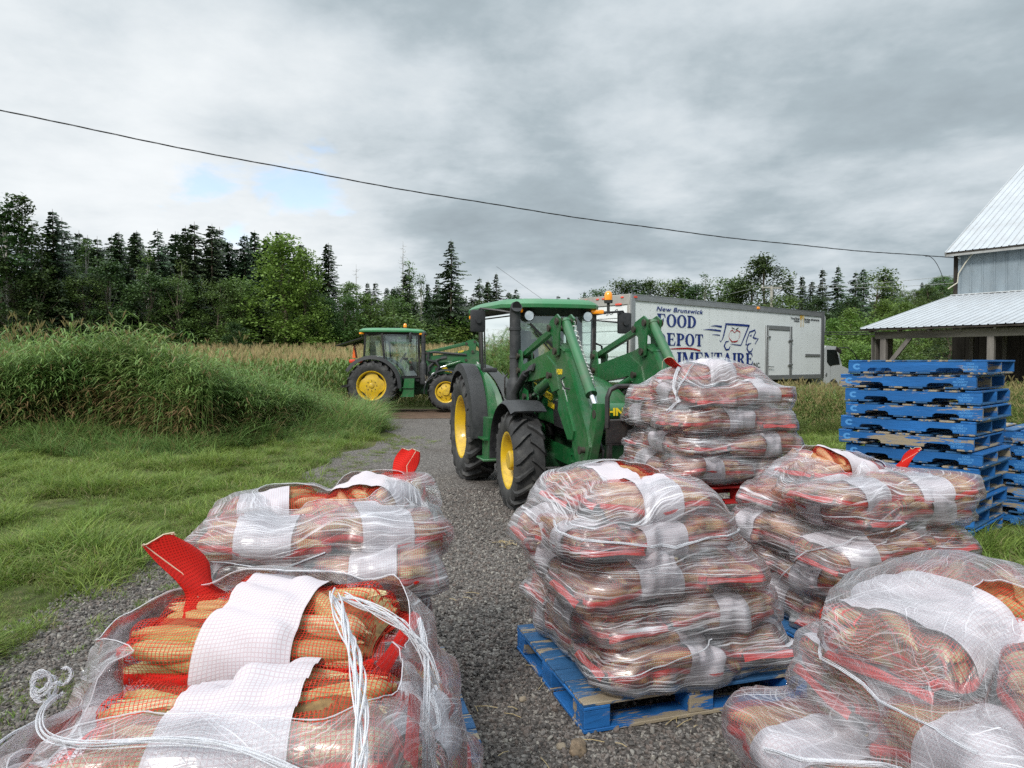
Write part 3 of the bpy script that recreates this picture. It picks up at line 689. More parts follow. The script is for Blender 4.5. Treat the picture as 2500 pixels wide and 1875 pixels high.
def glass_mat(name, tint=(.80, .90, .86), refl=.16, film=.10, filmcol=(.45, .5, .48)):
    m = bpy.data.materials.new(name); m.use_nodes = True; t = NT(m.node_tree); t.N.remove(t.N['Principled BSDF'])
    tr = t.n('ShaderNodeBsdfTransparent', ins={0: (*tint, 1)}); gl = t.n('ShaderNodeBsdfGlossy', ins={'Roughness': .03, 'Color': (.95, 1, .98, 1)})
    df = t.n('ShaderNodeBsdfDiffuse', ins={0: (*filmcol, 1)}); lw = t.n('ShaderNodeLayerWeight', ins={0: .35})
    tc = t.n('ShaderNodeTexCoord').outputs['Object']
    fk = t.math('MULTIPLY', t.smooth(t.noise(tc, 3.5, 6, .7), .3, .8), film * 2)
    a = t.n('ShaderNodeMixShader', ins={0: fk, 1: tr.outputs[0], 2: df.outputs[0]})
    f = t.math('ADD', refl, t.math('MULTIPLY', lw.outputs['Fresnel'], .9), clamp=True)
    b = t.n('ShaderNodeMixShader', ins={0: f, 1: a.outputs[0], 2: gl.outputs[0]})
    t.L.new(b.outputs[0], t.N['Material Output'].inputs[0]); return m
GLASS = glass_mat('cab_glass')

def text_obj(name, body, size, m, parent, loc, rot, bold=0.0, shear=0.0, ext=.0015, align='CENTER', space=1.0, sx=1.0):
    c = bpy.data.curves.new(name, 'FONT'); c.body = body; c.size = size; c.extrude = ext; c.offset = bold; c.shear = shear
    c.align_x = align; c.align_y = 'CENTER'; c.space_character = space; c.resolution_u = 4; c.materials.append(m)
    t_ = bpy.data.objects.new('tmp', c); me = bpy.data.meshes.new_from_object(t_); bpy.data.objects.remove(t_); bpy.data.curves.remove(c)
    if not me.materials: me.materials.append(m)
    o = link(name, me, parent, loc, rot); o.scale = (sx, 1, 1); return o

def tyre_mesh(Rr, W, rim, nl):
    mb = MB(); hl = .045 * Rr / .6; b = Rr - hl; w = W / 2
    prof = [(rim, -w * .78), (rim + .03, -w * .9), (rim + (b - rim) * .5, -w * 1.02), (b - .05, -w * .98), (b - .012, -w * .84), (b, -w * .45), (b + .004, 0), (b, w * .45), (b - .012, w * .84), (b - .05, w * .98), (rim + (b - rim) * .5, w * 1.02), (rim + .03, w * .9), (rim, w * .78)]
    mb.lathe(prof, n=56)
    for side in (-1, 1):
        for i in range(nl):
            a0 = 2 * PI * (i + (0 if side > 0 else .5)) / nl
            # lug centre line: lateral, angle ahead, top radius, half width
            P = [(-.04, 0.0, Rr, .021), (.22, .055, Rr, .021), (.5, .135, Rr - .003, .023), (.8, .22, Rr - .012, .027), (.99, .262, Rr - .05, .03), (1.035, .275, Rr - .12, .026)]
            V = []; f = []
            for (lt, an, rt, hw) in P:
                y = side * lt * w; lo = b - .02 if lt < .9 else rt - hl * .9; k = Rr / .6
                yo = 0 if lt < .95 else side * .0
                for (rr, dw) in ((lo, 1.45), (rt, 1.0), (rt, -1.0), (lo, -1.45)):
                    t = a0 - an + dw * hw * k / Rr * .9; yy = y - (side * .035 if (rr == lo and lt > .9) else 0); V.append((rr * math.sin(t), yy, rr * math.cos(t)))
            m = len(P)
            for j in range(m - 1):
                for q in range(3): f.append((j * 4 + q, j * 4 + q + 1, (j + 1) * 4 + q + 1, (j + 1) * 4 + q))
            f.append((0, 1, 2, 3)); e = (m - 1) * 4; f.append((e + 3, e + 2, e + 1, e))
            mb.add(V, f)
    me = mb.mesh('tyre', 38); me.materials.append(TY_); return me

def wheel(parent, x, y, Rr, W, rim, nl, s, steer=0.0, deep=.10, hub=0.0, lobes=4, key=[{}]):
    """s = +1: outer face towards +y"""
    wh = link('wheel', None, parent, (x, y, Rr - .012), (0, 0, steer))
    k = (Rr, W, rim)
    if k not in key[0]: key[0][k] = tyre_mesh(Rr, W, rim, nl)
    t = link('tyre', key[0][k], wh, rot=(0, 0.3 * x, 0))
    if s < 0: t.scale = (-1, 1, 1)
    o = W / 2 * s
    mb = MB(); mb.lathe([(rim + .012, o * .80), (rim + .022, o * .86), (rim + .004, o * .86), (rim - .018, o * .78), (rim - .03, o * .45), (rim - .055, o * .3), (rim - .06, -o * .4), (rim, -o * .8)], n=48)
    mb.build('rim', Y_, wh, 50)
    # lobed wheel disc, dished towards the axle
    mb = MB(); rings = []
    d0 = o * .86 - s * deep; n = 64
    for fr, off in ((1.0, .0), (.86, -.010), (.62, -.035), (.50, -.045), (.34, -.045), (.0, -.045)):
        ring = []
        for i in range(n):
            a = 2 * PI * i / n; lob = (rim - .02) * (.885 + .085 * math.cos(lobes * a) - .02 * math.cos(2 * lobes * a)) if fr == 1.0 else None
            rr = lob if lob else (rim - .02) * fr * .86
            ring.append((rr * math.sin(a), d0 + s * off * (-1 if fr > .3 else -1) * .8, rr * math.cos(a)))
        rings.append(ring)
    mb.grid(rings, closed_u=True); mb.build('disc', Y_, wh, 35)
    mb = MB(); yh = d0 + s * .03
    if hub > 0: mb.lathe([(.0, yh + s * hub), (.095, yh + s * hub), (.112, yh + s * (hub - .015)), (.118, yh), (.16, yh - s * .01), (.165, yh - s * .05)], n=28); mb.build('hub', Y_, wh, 35)
    else: mb.lathe([(.0, yh + s * .03), (.06, yh + s * .03), (.085, yh + s * .015), (.1, yh - s * .01)], n=28); mb.build('hub', Y_, wh, 35)
    mb = MB()
    nb = 8
    for i in range(nb):
        a = 2 * PI * i / nb; rr = .155 if hub <= 0 else .19
        mb.cyl((rr * math.sin(a), yh - s * .02, rr * math.cos(a)), (rr * math.sin(a), yh + s * .028, rr * math.cos(a)), .014, n=6)
    mb.build('wheel_bolts', GR_, wh, 30)
    mb = MB(); mb.lathe([(rim - .07, o * .2), (.0, o * .2)], n=24); mb.build('inner_shade_plate', BM_, wh, 30)
    return wh

def fender(name, m, parent, cx, cz, Rf, y0, y1, a0, a1, lip=.05, th=.012, n=22, flat=0.0):
    """arc shell round a wheel; angles from straight ahead, upwards"""
    rows = []
    ym = y0 + (y1 - y0) * .9
    sec = [(y0, Rf - .0), (y0, Rf), (y0 + (y1 - y0) * .5, Rf + .012), (ym, Rf + .006), (y1, Rf - lip), (y1 - (y1 - y0) * .015, Rf - lip - .002), (ym, Rf - th - .004), (y0 + (y1 - y0) * .5, Rf - th), (y0, Rf - th)]
    for i in range(n + 1):
        a = a0 + (a1 - a0) * i / n; ca, sa = math.cos(a), math.sin(a)
        rows.append([(cx + ca * r, y, cz + sa * r) for y, r in sec])
    mb = MB(); mb.grid(rows); k = len(sec)
    mb.f.append(tuple(range(k))[::-1]); mb.m.append(0); mb.f.append(tuple(n * k + i for i in range(k))); mb.m.append(0)
    return mb.build(name, m, parent, 45)

def loft_x(secs, mb):
    """secs: [(x, [(y,z)...])] closed sections"""
    rows = [[(x, y, z) for y, z in pts] for x, pts in secs]; mb.grid(rows, closed_u=True)
    k = len(rows[0]); o = mb.k - len(rows) * k
    mb.f.append(tuple(o + i for i in range(k))); mb.m.append(0); mb.f.append(tuple(o + (len(rows) - 1) * k + i for i in range(k))[::-1]); mb.m.append(0)

def cylinder_ram(a, b, rb, rr, frac, parent, rod_first=False):
    a = Vector(a); b = Vector(b)
    if rod_first: a, b = b, a
    c = a + (b - a) * frac; d = (b - a).normalized()
    mb = MB(); mb.cyl(a, c, rb, n=18); mb.cyl(c - d * .03, c + d * .012, rb * 1.12, n=18); mb.cyl(a - d * .005, a + d * .03, rb * 1.1, n=18)
    mb.beam(c - d * .3 + Vector((0, 0, rb)), c - d * .02 + Vector((0, 0, rb)), .02, .02)
    o = mb.build('ram_barrel', G_, parent, 40)
    mb = MB(); mb.cyl(c, b, rr, n=14); mb.build('ram_rod', CH_, parent, 60)
    for p in (a, b): mb = MB(); mb.cyl(p - Vector((0, .045, 0)), p + Vector((0, .045, 0)), .042, n=14); mb.build('pivot_eye', GR_, parent, 40)

def tractor(label, loc, rotz, scale, near):
    e = thing('tractor', label, 'tractor', loc, rotz, 'green farm tractors with front loaders'); e.scale = (scale,) * 3
    RW, RWw, FW, FWw = .775, .44, .575, .36
    wb = 2.27
    for s in (-1, 1):
        wheel(e, 0, s * .80, RW, RWw, .44, 19, s, deep=.16 if near else .10, lobes=4)
        wheel(e, wb, s * .74, FW, FWw, .315, 17, s, steer=R(-1.5) if near else 0, deep=.17 if near else .06, hub=.13 if near else .05, lobes=4)
    # ---- body
    mb = MB(); mb.box((.9, 0, .72), (2.4, .42, .5), ch=.04); mb.box((2.35, 0, .72), (1.2, .34, .30), ch=.03); mb.lathe([(0.001, -.62), (.15, -.6), (.17, -.25), (.2, 0), (.17, .25), (.15, .6), (0.001, .62)], (0, 0, RW), n=20)
    mb.box((wb, 0, .56), (.18, 1.12, .17), ch=.04); mb.box((3.02, 0, .68), (.34, .5, .26), ch=.03); mb.box((2.75, .0, .9), (.5, .5, .2), ch=.02)
    for s in (-1, 1): mb.cyl((wb, s * .5, .57), (wb, s * .63, .57), .13, n=16)
    mb.build('chassis', mat('chassis_green', (0.012, 0.075, 0.025), .55, dirt=.8, dirtcol=(.07, .06, .045)), e, 40)
    # engine bay clutter
    mb = MB(); rr = random.Random(4)
    mb.box((2.1, 0, 1.05), (.9, .42, .42), ch=.03); mb.cyl((1.8, -.26, 1.12), (2.2, -.26, 1.12), .07); mb.cyl((2.45, -.24, .98), (2.45, -.30, .98), .11); mb.box((1.75, -.28, .95), (.2, .1, .2), ch=.02); mb.cyl((2.0, -.28, .82), (2.0, -.28, 1.0), .05)
    mb.build('engine', BM_, e, 40)
    # hood
    mb = MB(); secs = []
    for x, w, zt, zb in ((1.46, .36, 1.63, 1.02), (1.9, .355, 1.60, 1.0), (2.4, .345, 1.53, .98), (2.8, .33, 1.44, .95), (3.02, .315, 1.36, .94), (3.14, .28, 1.27, .94), (3.20, .22, 1.16, .95)):
        secs.append((x, [(-w, zb), (-w - .012, zb + .25), (-w, zt - .16), (-w * .86, zt - .055), (-w * .55, zt - .01), (0, zt + .008), (w * .55, zt - .01), (w * .86, zt - .055), (w, zt - .16), (w + .012, zb + .25), (w, zb)]))
    loft_x(secs, mb); hood = mb.build('hood', G_, e, 30)
    mb = MB()
    for s in (-1, 1):
        mb.prism([(2.42, .97), (2.36, 1.26), (2.95, 1.20), (3.08, 1.02), (3.05, .95)], s * .30, s * .372)
    mb.build('side_grille', mat('grille_black', (0.018, 0.018, 0.019), .6, bump=.8, bscale=220), e, 40)
    for s in (-1, 1):
        mb = MB(); y = s * .378
        mb.prism([(1.62, 1.45), (1.60, 1.38), (2.30, 1.255), (2.30, 1.325)], y - s * .03, y); mb.build('yellow_stripe', YD_, e, 60)
        text_obj('lettering', 'JOHN DEERE', .062, BP_, e, (1.93, s * .3795, 1.352), (PI / 2, R(10.5) if s < 0 else R(10.5), 0 if s < 0 else PI), bold=.001)
        text_obj('lettering', '5115M' if near else '5101E', .085, YD_, e, (2.33, s * .3795, 1.20), (PI / 2, R(8), 0 if s < 0 else PI), bold=.0025)
    mb = MB(); mb.box((3.205, 0, 1.07), (.03, .36, .2), ch=.02); mb.build('front_grille', BP_, e)
    for s in (-1, 1):
        mb = MB(); mb.box((3.165, s * .19, 1.2), (.06, .12, .06), ch=.02); mb.build('headlight', ST_, e)
    # ---- cab
    cab = link('cab', None, e)
    fp, bp, rp = [(1.43, .50), (.38, .72), (-.28, .62)]
    for s in (-1, 1):
        for (x0, y0, z0, x1, y1, z1, r) in ((1.43, .50, 1.0, 1.40, .53, 2.40, .032), (.42, .73, .98, .30, .74, 2.40, .034), (-.30, .60, 1.42, -.22, .64, 2.40, .03)):
            mb = MB(); mb.beam((x0, s * y0, z0), (x1, s * y1, z1), r * 2, r * 2, up=(1, 0, 0), ch=.012); mb.build('post', BM_, cab)
        mb = MB(); mb.beam((1.43, s * .52, 2.36), (-.22, s * .70, 2.36), .06, .07); mb.beam((1.43, s * .50, 1.02), (.42, s * .73, 1.0), .05, .06); mb.beam((.42, s * .73, 1.46), (-.3, s * .61, 1.46), .05, .05); mb.build('side_rail', BM_, cab)
        # rear quarter pane
        mb = MB(); mb.add([(.38, s * .735, 1.47), (-.27, s * .625, 1.47), (-.2, s * .66, 2.34), (.31, s * .745, 2.34)], [(0, 1, 2, 3)]); mb.build('glass_pane', GLASS, cab, None)
        if not (near and s > 0):
            mb = MB(); mb.add([(1.40, s * .525, 1.04), (.44, s * .74, 1.02), (.33, s * .75, 2.34), (1.38, s * .54, 2.34)], [(0, 1, 2, 3)]); d = mb.build('door_glass', GLASS, cab, None)
            mb = MB(); mb.tube([(1.36, s * .545, 1.06), (.48, s * .745, 1.04), (.38, s * .76, 2.31), (1.34, s * .56, 2.31), (1.36, s * .545, 1.06)], .013, 6); mb.build('door_frame', BM_, cab)
            mb = MB(); mb.tube([(1.2, s * .60, 1.25), (1.2, s * .64, 1.3), (1.2, s * .64, 1.5), (1.2, s * .60, 1.55)], .012, 6); mb.box((1.18, s * .61, 1.3), (.12, .03, .16), ch=.01); mb.build('door_handle', BM_, cab)
    if near:
        # left door standing open
        A = (.33, .76); B = (.95, 1.22)
        mb = MB(); P = [(A[0], A[1], 1.05), (B[0], B[1], 1.08), (B[0] + .02, B[1] + .0, 2.25), (A[0], A[1], 2.34)]
        mb.add(P, [(0, 1, 2, 3)]); mb.build('door_glass', GLASS, cab, None)
        mb = MB(); mb.tube([P[0], P[1], (P[2][0], P[2][1], 2.18), (P[2][0] - .05, P[2][1] - .03, 2.26), P[3], P[0]], .016, 6); mb.build('door_frame', BM_, cab)
        mb = MB(); mb.tube([(1.42, .56, 1.95), (1.36, .66, 1.92), (1.3, .72, 1.55), (1.3, .72, 1.3)], .014, 6); mb.build('grab_handle', BM_, cab)
    mb = MB(); mb.add([(1.455, -.47, 1.28), (1.455, .47, 1.28), (1.43, .50, 2.30), (1.43, -.50, 2.30)], [(0, 1, 2, 3)]); mb.build('windshield', GLASS, cab, None)
    mb = MB(); mb.add([(-.31, -.57, 1.50), (-.31, .57, 1.50), (-.25, .61, 2.30), (-.25, -.61, 2.30)], [(0, 1, 2, 3)])
    rw = mb.build('rear_glass', GLASS, cab, None)
    if not near:
        mb = MB(); mb.beam((-.28, -.55, 2.28), (-1.15, -.55, 2.0), .03, .03); mb.beam((-.28, .55, 2.28), (-1.15, .55, 2.0), .03, .03); mb.beam((-1.15, -.55, 2.0), (-1.15, .55, 2.0), .03, .02); mb.add([(-.3, -.55, 2.285), (-1.15, -.55, 2.01), (-1.15, .55, 2.01), (-.3, .55, 2.285)], [(0, 1, 2, 3)]); mb.build('open_rear_window', GLASS if False else BM_, cab)
    # roof
    half = [(1.58, 0), (1.575, .30), (1.52, .50), (1.38, .60), (1.1, .66), (.6, .76), (.15, .83), (-.15, .83), (-.36, .74), (-.45, .5), (-.47, 0)]
    outl = half + [(x, -y) for x, y in half[-2:0:-1]]
    rows = []
    for z, ins in ((2.415, .03), (2.425, .0), (2.47, -.005), (2.505, .03), (2.53, .10), (2.545, .26)):
        rows.append([(x - (x - .55) * ins * 1.0, y * (1 - ins * 1.3), z + (.012 if ins > .05 else 0) - .02 * (x > 1.3)) for x, y in outl])
    mb = MB(); mb.grid(rows, closed_u=True); n_ = len(outl); mb.f.append(tuple(5 * n_ + i for i in range(n_))); mb.m.append(0); mb.f.append(tuple(range(n_))[::-1]); mb.m.append(0)
    mb.build('roof', GL_, cab, 35)
    rows = [[(x - (x - .55) * i_, y * (1 - i_ * 1.2), z) for x, y in outl] for z, i_ in ((2.415, .04), (2.35, .09), (2.31, .13))]
    mb = MB(); mb.grid(rows, closed_u=True); mb.f.append(tuple(2 * n_ + i for i in range(n_))[::-1]); mb.m.append(0); mb.build('roof_lining', BM_, cab, 40)
    for s in (-1, 1):
        mb = MB(); mb.box((1.47, s * .555, 2.365), (.08, .17, .055), rot=(0, 0, -s * .5), ch=.02); mb.build('turn_signal', AMB_, cab)
        mb = MB(); mb.box((-.33, s * .70, 2.38), (.09, .16, .055), rot=(0, 0, s * .6), ch=.02); mb.build('turn_signal', AMB_, cab)
        mb = MB(); mb.lathe([(0.0, -.06), (.05, -.05), (.07, 0), (.072, .02)], (1.50, s * .40, 2.30), (1, 0, 0), 18); mb.build('work_light', BP_, cab)
        mb = MB(); mb.lathe([(0.0, .012), (.058, .014), (.062, .02)], (1.50, s * .40, 2.30), (1, 0, 0), 18); mb.build('lamp_lens', mat('lamp_lens', (.75, .78, .78), .08, metal=.8), cab)
        ym = s * (1.0 if s < 0 else 1.06)
        mb = MB(); mb.tube([(1.40, s * .52, 2.33), (1.32, s * .75, 2.37), (1.22, ym - s * .03, 2.40), (1.2, ym, 2.37), (1.2, ym, 2.26)], .015, 6); mb.build('mirror_arm', BM_, cab)
        mb = MB(); mb.box((1.2, ym, 2.24), (.06, .20, .29), ch=.03); mb.cyl((1.23, ym, 2.24), (1.26, ym, 2.24), .035, n=12); mb.build('mirror', BP_, cab)
    bx, by = (1.30, .78) if near else (.95, -.2)
    bz = 2.50 if near else 2.55
    mb = MB(); mb.cyl((bx, by, bz - .14 if near else bz - .03), (bx, by, bz), .02); mb.cyl((bx, by, bz), (bx, by, bz + .04), .055, .06, 18)
    if near: mb.tube([(bx, by, bz - .12), (1.3, .66, bz - .13)], .015, 6)
    mb.build('beacon_base', BP_, cab)
    mb = MB(); mb.lathe([(.052, .04), (.056, .09), (.048, .135), (.025, .16), (0.0, .165)], (bx, by, bz), (0, 0, 1), 20); mb.build('beacon', AMB_, cab, 60)
    # interior
    mb = MB(); mb.box((.15, 0, 1.42), (.46, .48, .12), ch=.05); mb.box((-.08, 0, 1.75), (.13, .46, .62), rot=(0, -.12, 0), ch=.05); mb.box((-.1, 0, 2.1), (.1, .24, .16), ch=.04); mb.build('driver_seat', SEAT_, cab)
    mb = MB(); mb.box((.55, 0, .95), (1.75, 1.0, .14), ch=.02); mb.box((-.25, 0, 1.2), (.12, 1.15, .5), ch=.02); mb.box((1.25, 0, 1.25), (.3, .55, .5), ch=.05); mb.cyl((1.12, 0, 1.4), (.88, 0, 1.62), .04)
    for s in (-1, 1): mb.box((.1, s * .47, 1.32), (.8, .2, .32), ch=.04)
    mb.build('cab_interior', BP_, cab)
    mb = MB(); t0 = [(Vector((.86, 0, 1.64)) + Vector((.10 * math.cos(a), .19 * math.sin(a), .15 * math.cos(a)))) for a in np.linspace(0, 2 * PI, 25)]; mb.tube(t0, .014, 6); mb.beam((.86, -.18, 1.64), (.86, .18, 1.64), .03, .02); mb.build('steering_wheel', BM_, cab)
    mb = MB(); mb.box((1.33, .06, 2.13), (.03, .22, .09), ch=.02); mb.tube([(1.33, .06, 2.17), (1.36, .15, 2.24), (1.38, -.1, 2.26)], .007, 5); mb.build('inside_mirror', BP_, cab)
    mb = MB(); mb.tube([(1.47, .12, 1.62), (1.475, -.32, 2.10)], .010, 5); mb.beam((1.475, -.02, 1.86), (1.478, -.38, 2.2), .012, .03); mb.build('wiper', BM_, cab)
    # ---- fenders, steps
    for s in (-1, 1):
        fender('rear_fender', G_, e, 0, RW, .90, s * .44, s * .80, R(-12), R(150), lip=.06)
        fender('fender_extension', BP_, e, 0, RW, .905, s * .80, s * 1.03, R(-6), R(150), lip=.10)
        fender('front_fender', BP_, e, wb, FW, .68, s * .53, s * .95, R(58), R(186), lip=.03)
        mb = MB(); mb.prism([(1.0, .98), (1.30, .98), (1.28, .44), (.92, .44)], s * .56, s * .88); mb.box((1.08, s * .74, .43), (.42, .42, .03), ch=.008); mb.box((1.1, s * .74, .70), (.36, .40, .02)); mb.build('step', G_, e, 40)
        mb = MB(); mb.box((-.62, s * .72, 1.52), (.2, .14, .12), ch=.05); mb.build('tail_light', RED_, e)
        mb = MB(); mb.box((1.05, s * .80, 1.60), (.10, .18, .06), ch=.02); mb.build('marker_light', BP_, e)
    if not near:
        mb = MB(); mb.prism([(-.70, 1.62), (-.60, 1.62), (-.66, 2.02)], -.30, .05); mb.build('slow_vehicle_sign', mat('sign_orange', (.95, .16, .02), .5), e)
    mb = MB(); mb.box((-.55, 0, .8), (.5, .7, .12), ch=.02); mb.beam((-.5, -.35, .8), (-1.05, -.42, .72), .05, .08); mb.beam((-.5, .35, .8), (-1.05, .42, .72), .05, .08); mb.build('hitch', BM_, e)
    # ---- stack on the right front corner post
    mb = MB(); sx, sy = 1.56, -.60
    mb.lathe([(.10, .80), (.112, .85), (.112, 1.42), (.098, 1.46), (.075, 1.50), (.068, 1.52), (.068, 1.75), (.074, 1.755), (.074, 1.775), (.068, 1.78), (.068, 2.10), (.076, 2.105), (.076, 2.14), (.068, 2.145), (.068, 2.26)], (sx, sy, 0), (0, 0, 1), 20)
    mb.tube([(sx, sy, 2.24), (sx, sy, 2.32), (sx + .02, sy, 2.37), (sx + .07, sy, 2.40)], [.068, .068, .07, .075], 16); mb.build('exhaust_stack', BP_, e, 40)
    mb = MB(); mb.lathe([(.0, .005), (.062, .006)], (sx + .075, sy, 2.402), (.9, 0, .4), 16); mb.build('stack_mouth', mat('void_black', (.003, .003, .003), .9), e)
    # ---- loader
    ld = link('front_loader', None, e)
    for s in (-1, 1):
        y = s * .50
        mb = MB(); mb.prism([(1.62, .62), (1.84, .62), (1.86, 1.15), (2.02, 1.25), (1.98, 1.36), (1.80, 1.40), (1.80, 1.62), (1.74, 1.84), (1.64, 1.86), (1.58, 1.78), (1.60, 1.30)], y - .075, y - .055); mb.prism([(1.62, .62), (1.84, .62), (1.86, 1.15), (2.02, 1.25), (1.98, 1.36), (1.80, 1.40), (1.80, 1.62), (1.74, 1.84), (1.64, 1.86), (1.58, 1.78), (1.60, 1.30)], y + .055, y + .075)
        mb.box((1.66, y, 1.05), (.07, .11, .8)); mb.build('mast', G_, ld, 40)
        mb = MB(); mb.prism([(1.6, .60), (3.12, .56), (3.16, .95), (3.02, .98), (2.92, .74), (1.9, .78), (1.85, .95), (1.6, .95)], s * .30, s * .345); mb.box((1.72, s * .42, .72), (.2, .24, .2), ch=.01)
        for bx_ in (2.95, 3.08):
            for bz_ in (.62, .70, .88): mb.cyl((bx_, s * .34, bz_), (bx_, s * .365, bz_), .016, n=6)
        mb.build('mounting_frame', G_, ld, 40)
        boom = [(1.58, 1.65), (1.60, 1.50), (1.72, 1.45), (2.30, 1.50), (2.78, 1.56), (2.98, 1.46), (3.50, .92), (3.60, .74), (3.74, .68), (3.90, .74), (3.98, .90), (3.90, 1.06), (3.42, 1.66), (3.28, 1.84), (3.10, 1.90), (2.80, 1.83)]
        mb = MB(); mb.prism(boom, y - .055, y + .055); mb.prism([(2.62, 1.60), (2.92, 1.38), (3.12, 1.42), (3.02, 1.66), (2.72, 1.78)], y - .066, y + .066)
        mb.beam((3.06, y, 1.902), (3.30, y, 1.815), .14, .012); mb.build('boom', G_, ld, 30)
        mb = MB(); mb.prism([(3.12, 1.20), (3.42, .92), (3.56, .93), (3.60, 1.02), (3.28, 1.42), (3.16, 1.40)], y - .072, y + .072); mb.build('boom_cover', G_, ld, 40)
        mb = MB()
        for q in range(4): mb.beam((3.2 + q * .05, y - .0745 * 1, 1.34 - q * .045), (3.36 + q * .05, y - .0745, 1.12 - q * .045), .003, .012, up=(0, 0, 1)); mb.beam((3.2 + q * .05, y + .0745 * 1, 1.34 - q * .045), (3.36 + q * .05, y + .0745, 1.12 - q * .045), .003, .012, up=(0, 0, 1))
        mb.build('cover_ribs', G_, ld, None)
        mb = MB(); mb.beam((1.66, y, 1.80), (2.90, y, 2.09), .055, .075, ch=.008); mb.build('levelling_link', G_, ld)
        mb = MB(); tri = [(2.82, 2.06), (2.90, 2.15), (3.12, 2.21), (3.22, 2.16), (3.20, 2.06), (3.16, 1.78), (3.06, 1.75), (3.00, 1.82), (2.98, 1.98)]
        mb.prism(tri, y - .085, y - .068); mb.prism(tri, y + .068, y + .085); mb.build('bell_crank', G_, ld, 40)
        mb = MB()
        for (px_, pz_) in ((1.66, 1.78), (1.68, 1.60), (2.90, 2.07), (3.16, 2.13), (3.09, 1.82), (3.85, .86), (2.88, 1.56), (1.95, 1.29)):
            mb.cyl((px_, y - .10, pz_), (px_, y + .10, pz_), .030, n=14); mb.cyl((px_, y - .112, pz_), (px_, y - .10, pz_), .04, n=14); mb.cyl((px_, y + .10, pz_), (px_, y + .112, pz_), .04, n=14)
        mb.build('pivot_pin', GR_, ld, 40)
        cylinder_ram((3.16, y, 2.13), (4.06, y, 1.22), .052, .026, .80, ld)
        cylinder_ram((2.90, y - s * .0, 1.57), (1.95, y, 1.28), .062, .03, .66, ld)
        mb = MB(); mb.prism([(3.80, .74), (3.92, .72), (4.14, 1.18), (4.12, 1.32), (4.02, 1.32), (3.98, 1.20)], y - .04, y + .04) if near else None
        if near: mb.build('tilt_lever', G_, ld, 40)
        if s < 0:
            text_obj('lettering', 'H260' if near else '542M', .078, YD_, ld, (3.13, y - .0575, 1.60) if near else (2.72, y - .0575, 1.82), (PI / 2, R(0 if near else -12), 0), bold=.002)
            # round leaping deer badge, simplified
            bx0, bz0 = (2.98, 1.86) if near else (3.42, 1.15)
            mb = MB(); mb.lathe([(.0, .0), (.052, .0)], (bx0, y - .0585, bz0), (0, -1, 0), 20); mb.build('emblem_plate', YD_, ld, None)
            mb = MB(); mb.lathe([(.0, .0), (.043, .0)], (bx0, y - .0600, bz0), (0, -1, 0), 20); mb.build('emblem_ground', BP_, ld, None)
            mb = MB()
            for P in ([(-.026, -.004), (-.006, .008), (.012, .006), (.02, .016), (.03, .014), (.022, .004), (.016, -.006), (-.004, -.006), (-.022, -.014)], [(.014, .014), (.006, .028), (.01, .03), (.019, .017)], [(-.02, -.006), (-.034, -.02), (-.03, -.022), (-.012, -.01)], [(.012, -.004), (.028, -.018), (.024, -.02), (.006, -.008)]):
                mb.prism([(bx0 + a, bz0 + b) for a, b in P], y - .0605, y - .0615)
            mb.build('emblem_deer', YD_, ld, None)
            mb = MB(); mb.prism([(3.22, 1.52), (3.28, 1.46), (3.38, 1.30), (3.32, 1.30), (3.24, 1.40)], y - .0565, y - .058); mb.build('warning_sticker', WH_, ld, None)
            mb = MB(); mb.prism([(3.27, 1.40), (3.33, 1.34), (3.38, 1.27), (3.33, 1.27)], y - .058, y - .0595); mb.build('warning_sticker', mat('sticker_orange', (.8, .25, .03), .5), ld, None)
    mb = MB(); mb.cyl((3.52, -.5, 1.20), (3.52, .5, 1.20), .088, n=24); mb.build('cross_tube', G_, ld, 40)
    text_obj('lettering', 'JOHN DEERE', .105, YD_, ld, (3.612, 0, 1.20), (PI / 2, 0, PI / 2), bold=.004, sx=1.15)
    mb = MB(); rr = random.Random(9)
    for s in (-1,):
        for q in range(5):
            dy = .012 * q
            mb.tube([(1.72 + .02 * q, -.66 + dy, .98), (1.70, -.68 + dy, 1.15 + .01 * q), (1.72, -.66 + dy, 1.32), (1.86, -.63 + dy, 1.46), (1.98 + .02 * q, -.61 + dy * .5, 1.56), (2.12, -.60 + dy * .5, 1.60 + .012 * q), (2.28, -.59 + dy * .4, 1.62 + .014 * q)], .017, 6)
    mb.tube([(1.74, -.655, 1.2), (1.73, -.655, 1.33), (1.87, -.615, 1.47), (2.02, -.60, 1.57)], .045, 10)
    mb.build('hydraulic_hoses', BP_, ld, 60)
    mb = MB()
    for q in range(9):
        x, y, z = 1.70 + rr.uniform(-.08, .14), -.66 + rr.uniform(-.05, .05), .92 + rr.uniform(-.06, .14); mb.cyl((x, y, z), (x + rr.uniform(-.03, .03), y - .02, z + rr.uniform(.04, .08)), .018, n=8); mb.cyl((x, y, z - .02), (x, y, z), .024, n=6)
    mb.build('hose_couplings', mat('coupling_steel', (.42, .38, .3), .4, metal=.6, dirt=.5), ld, 40)
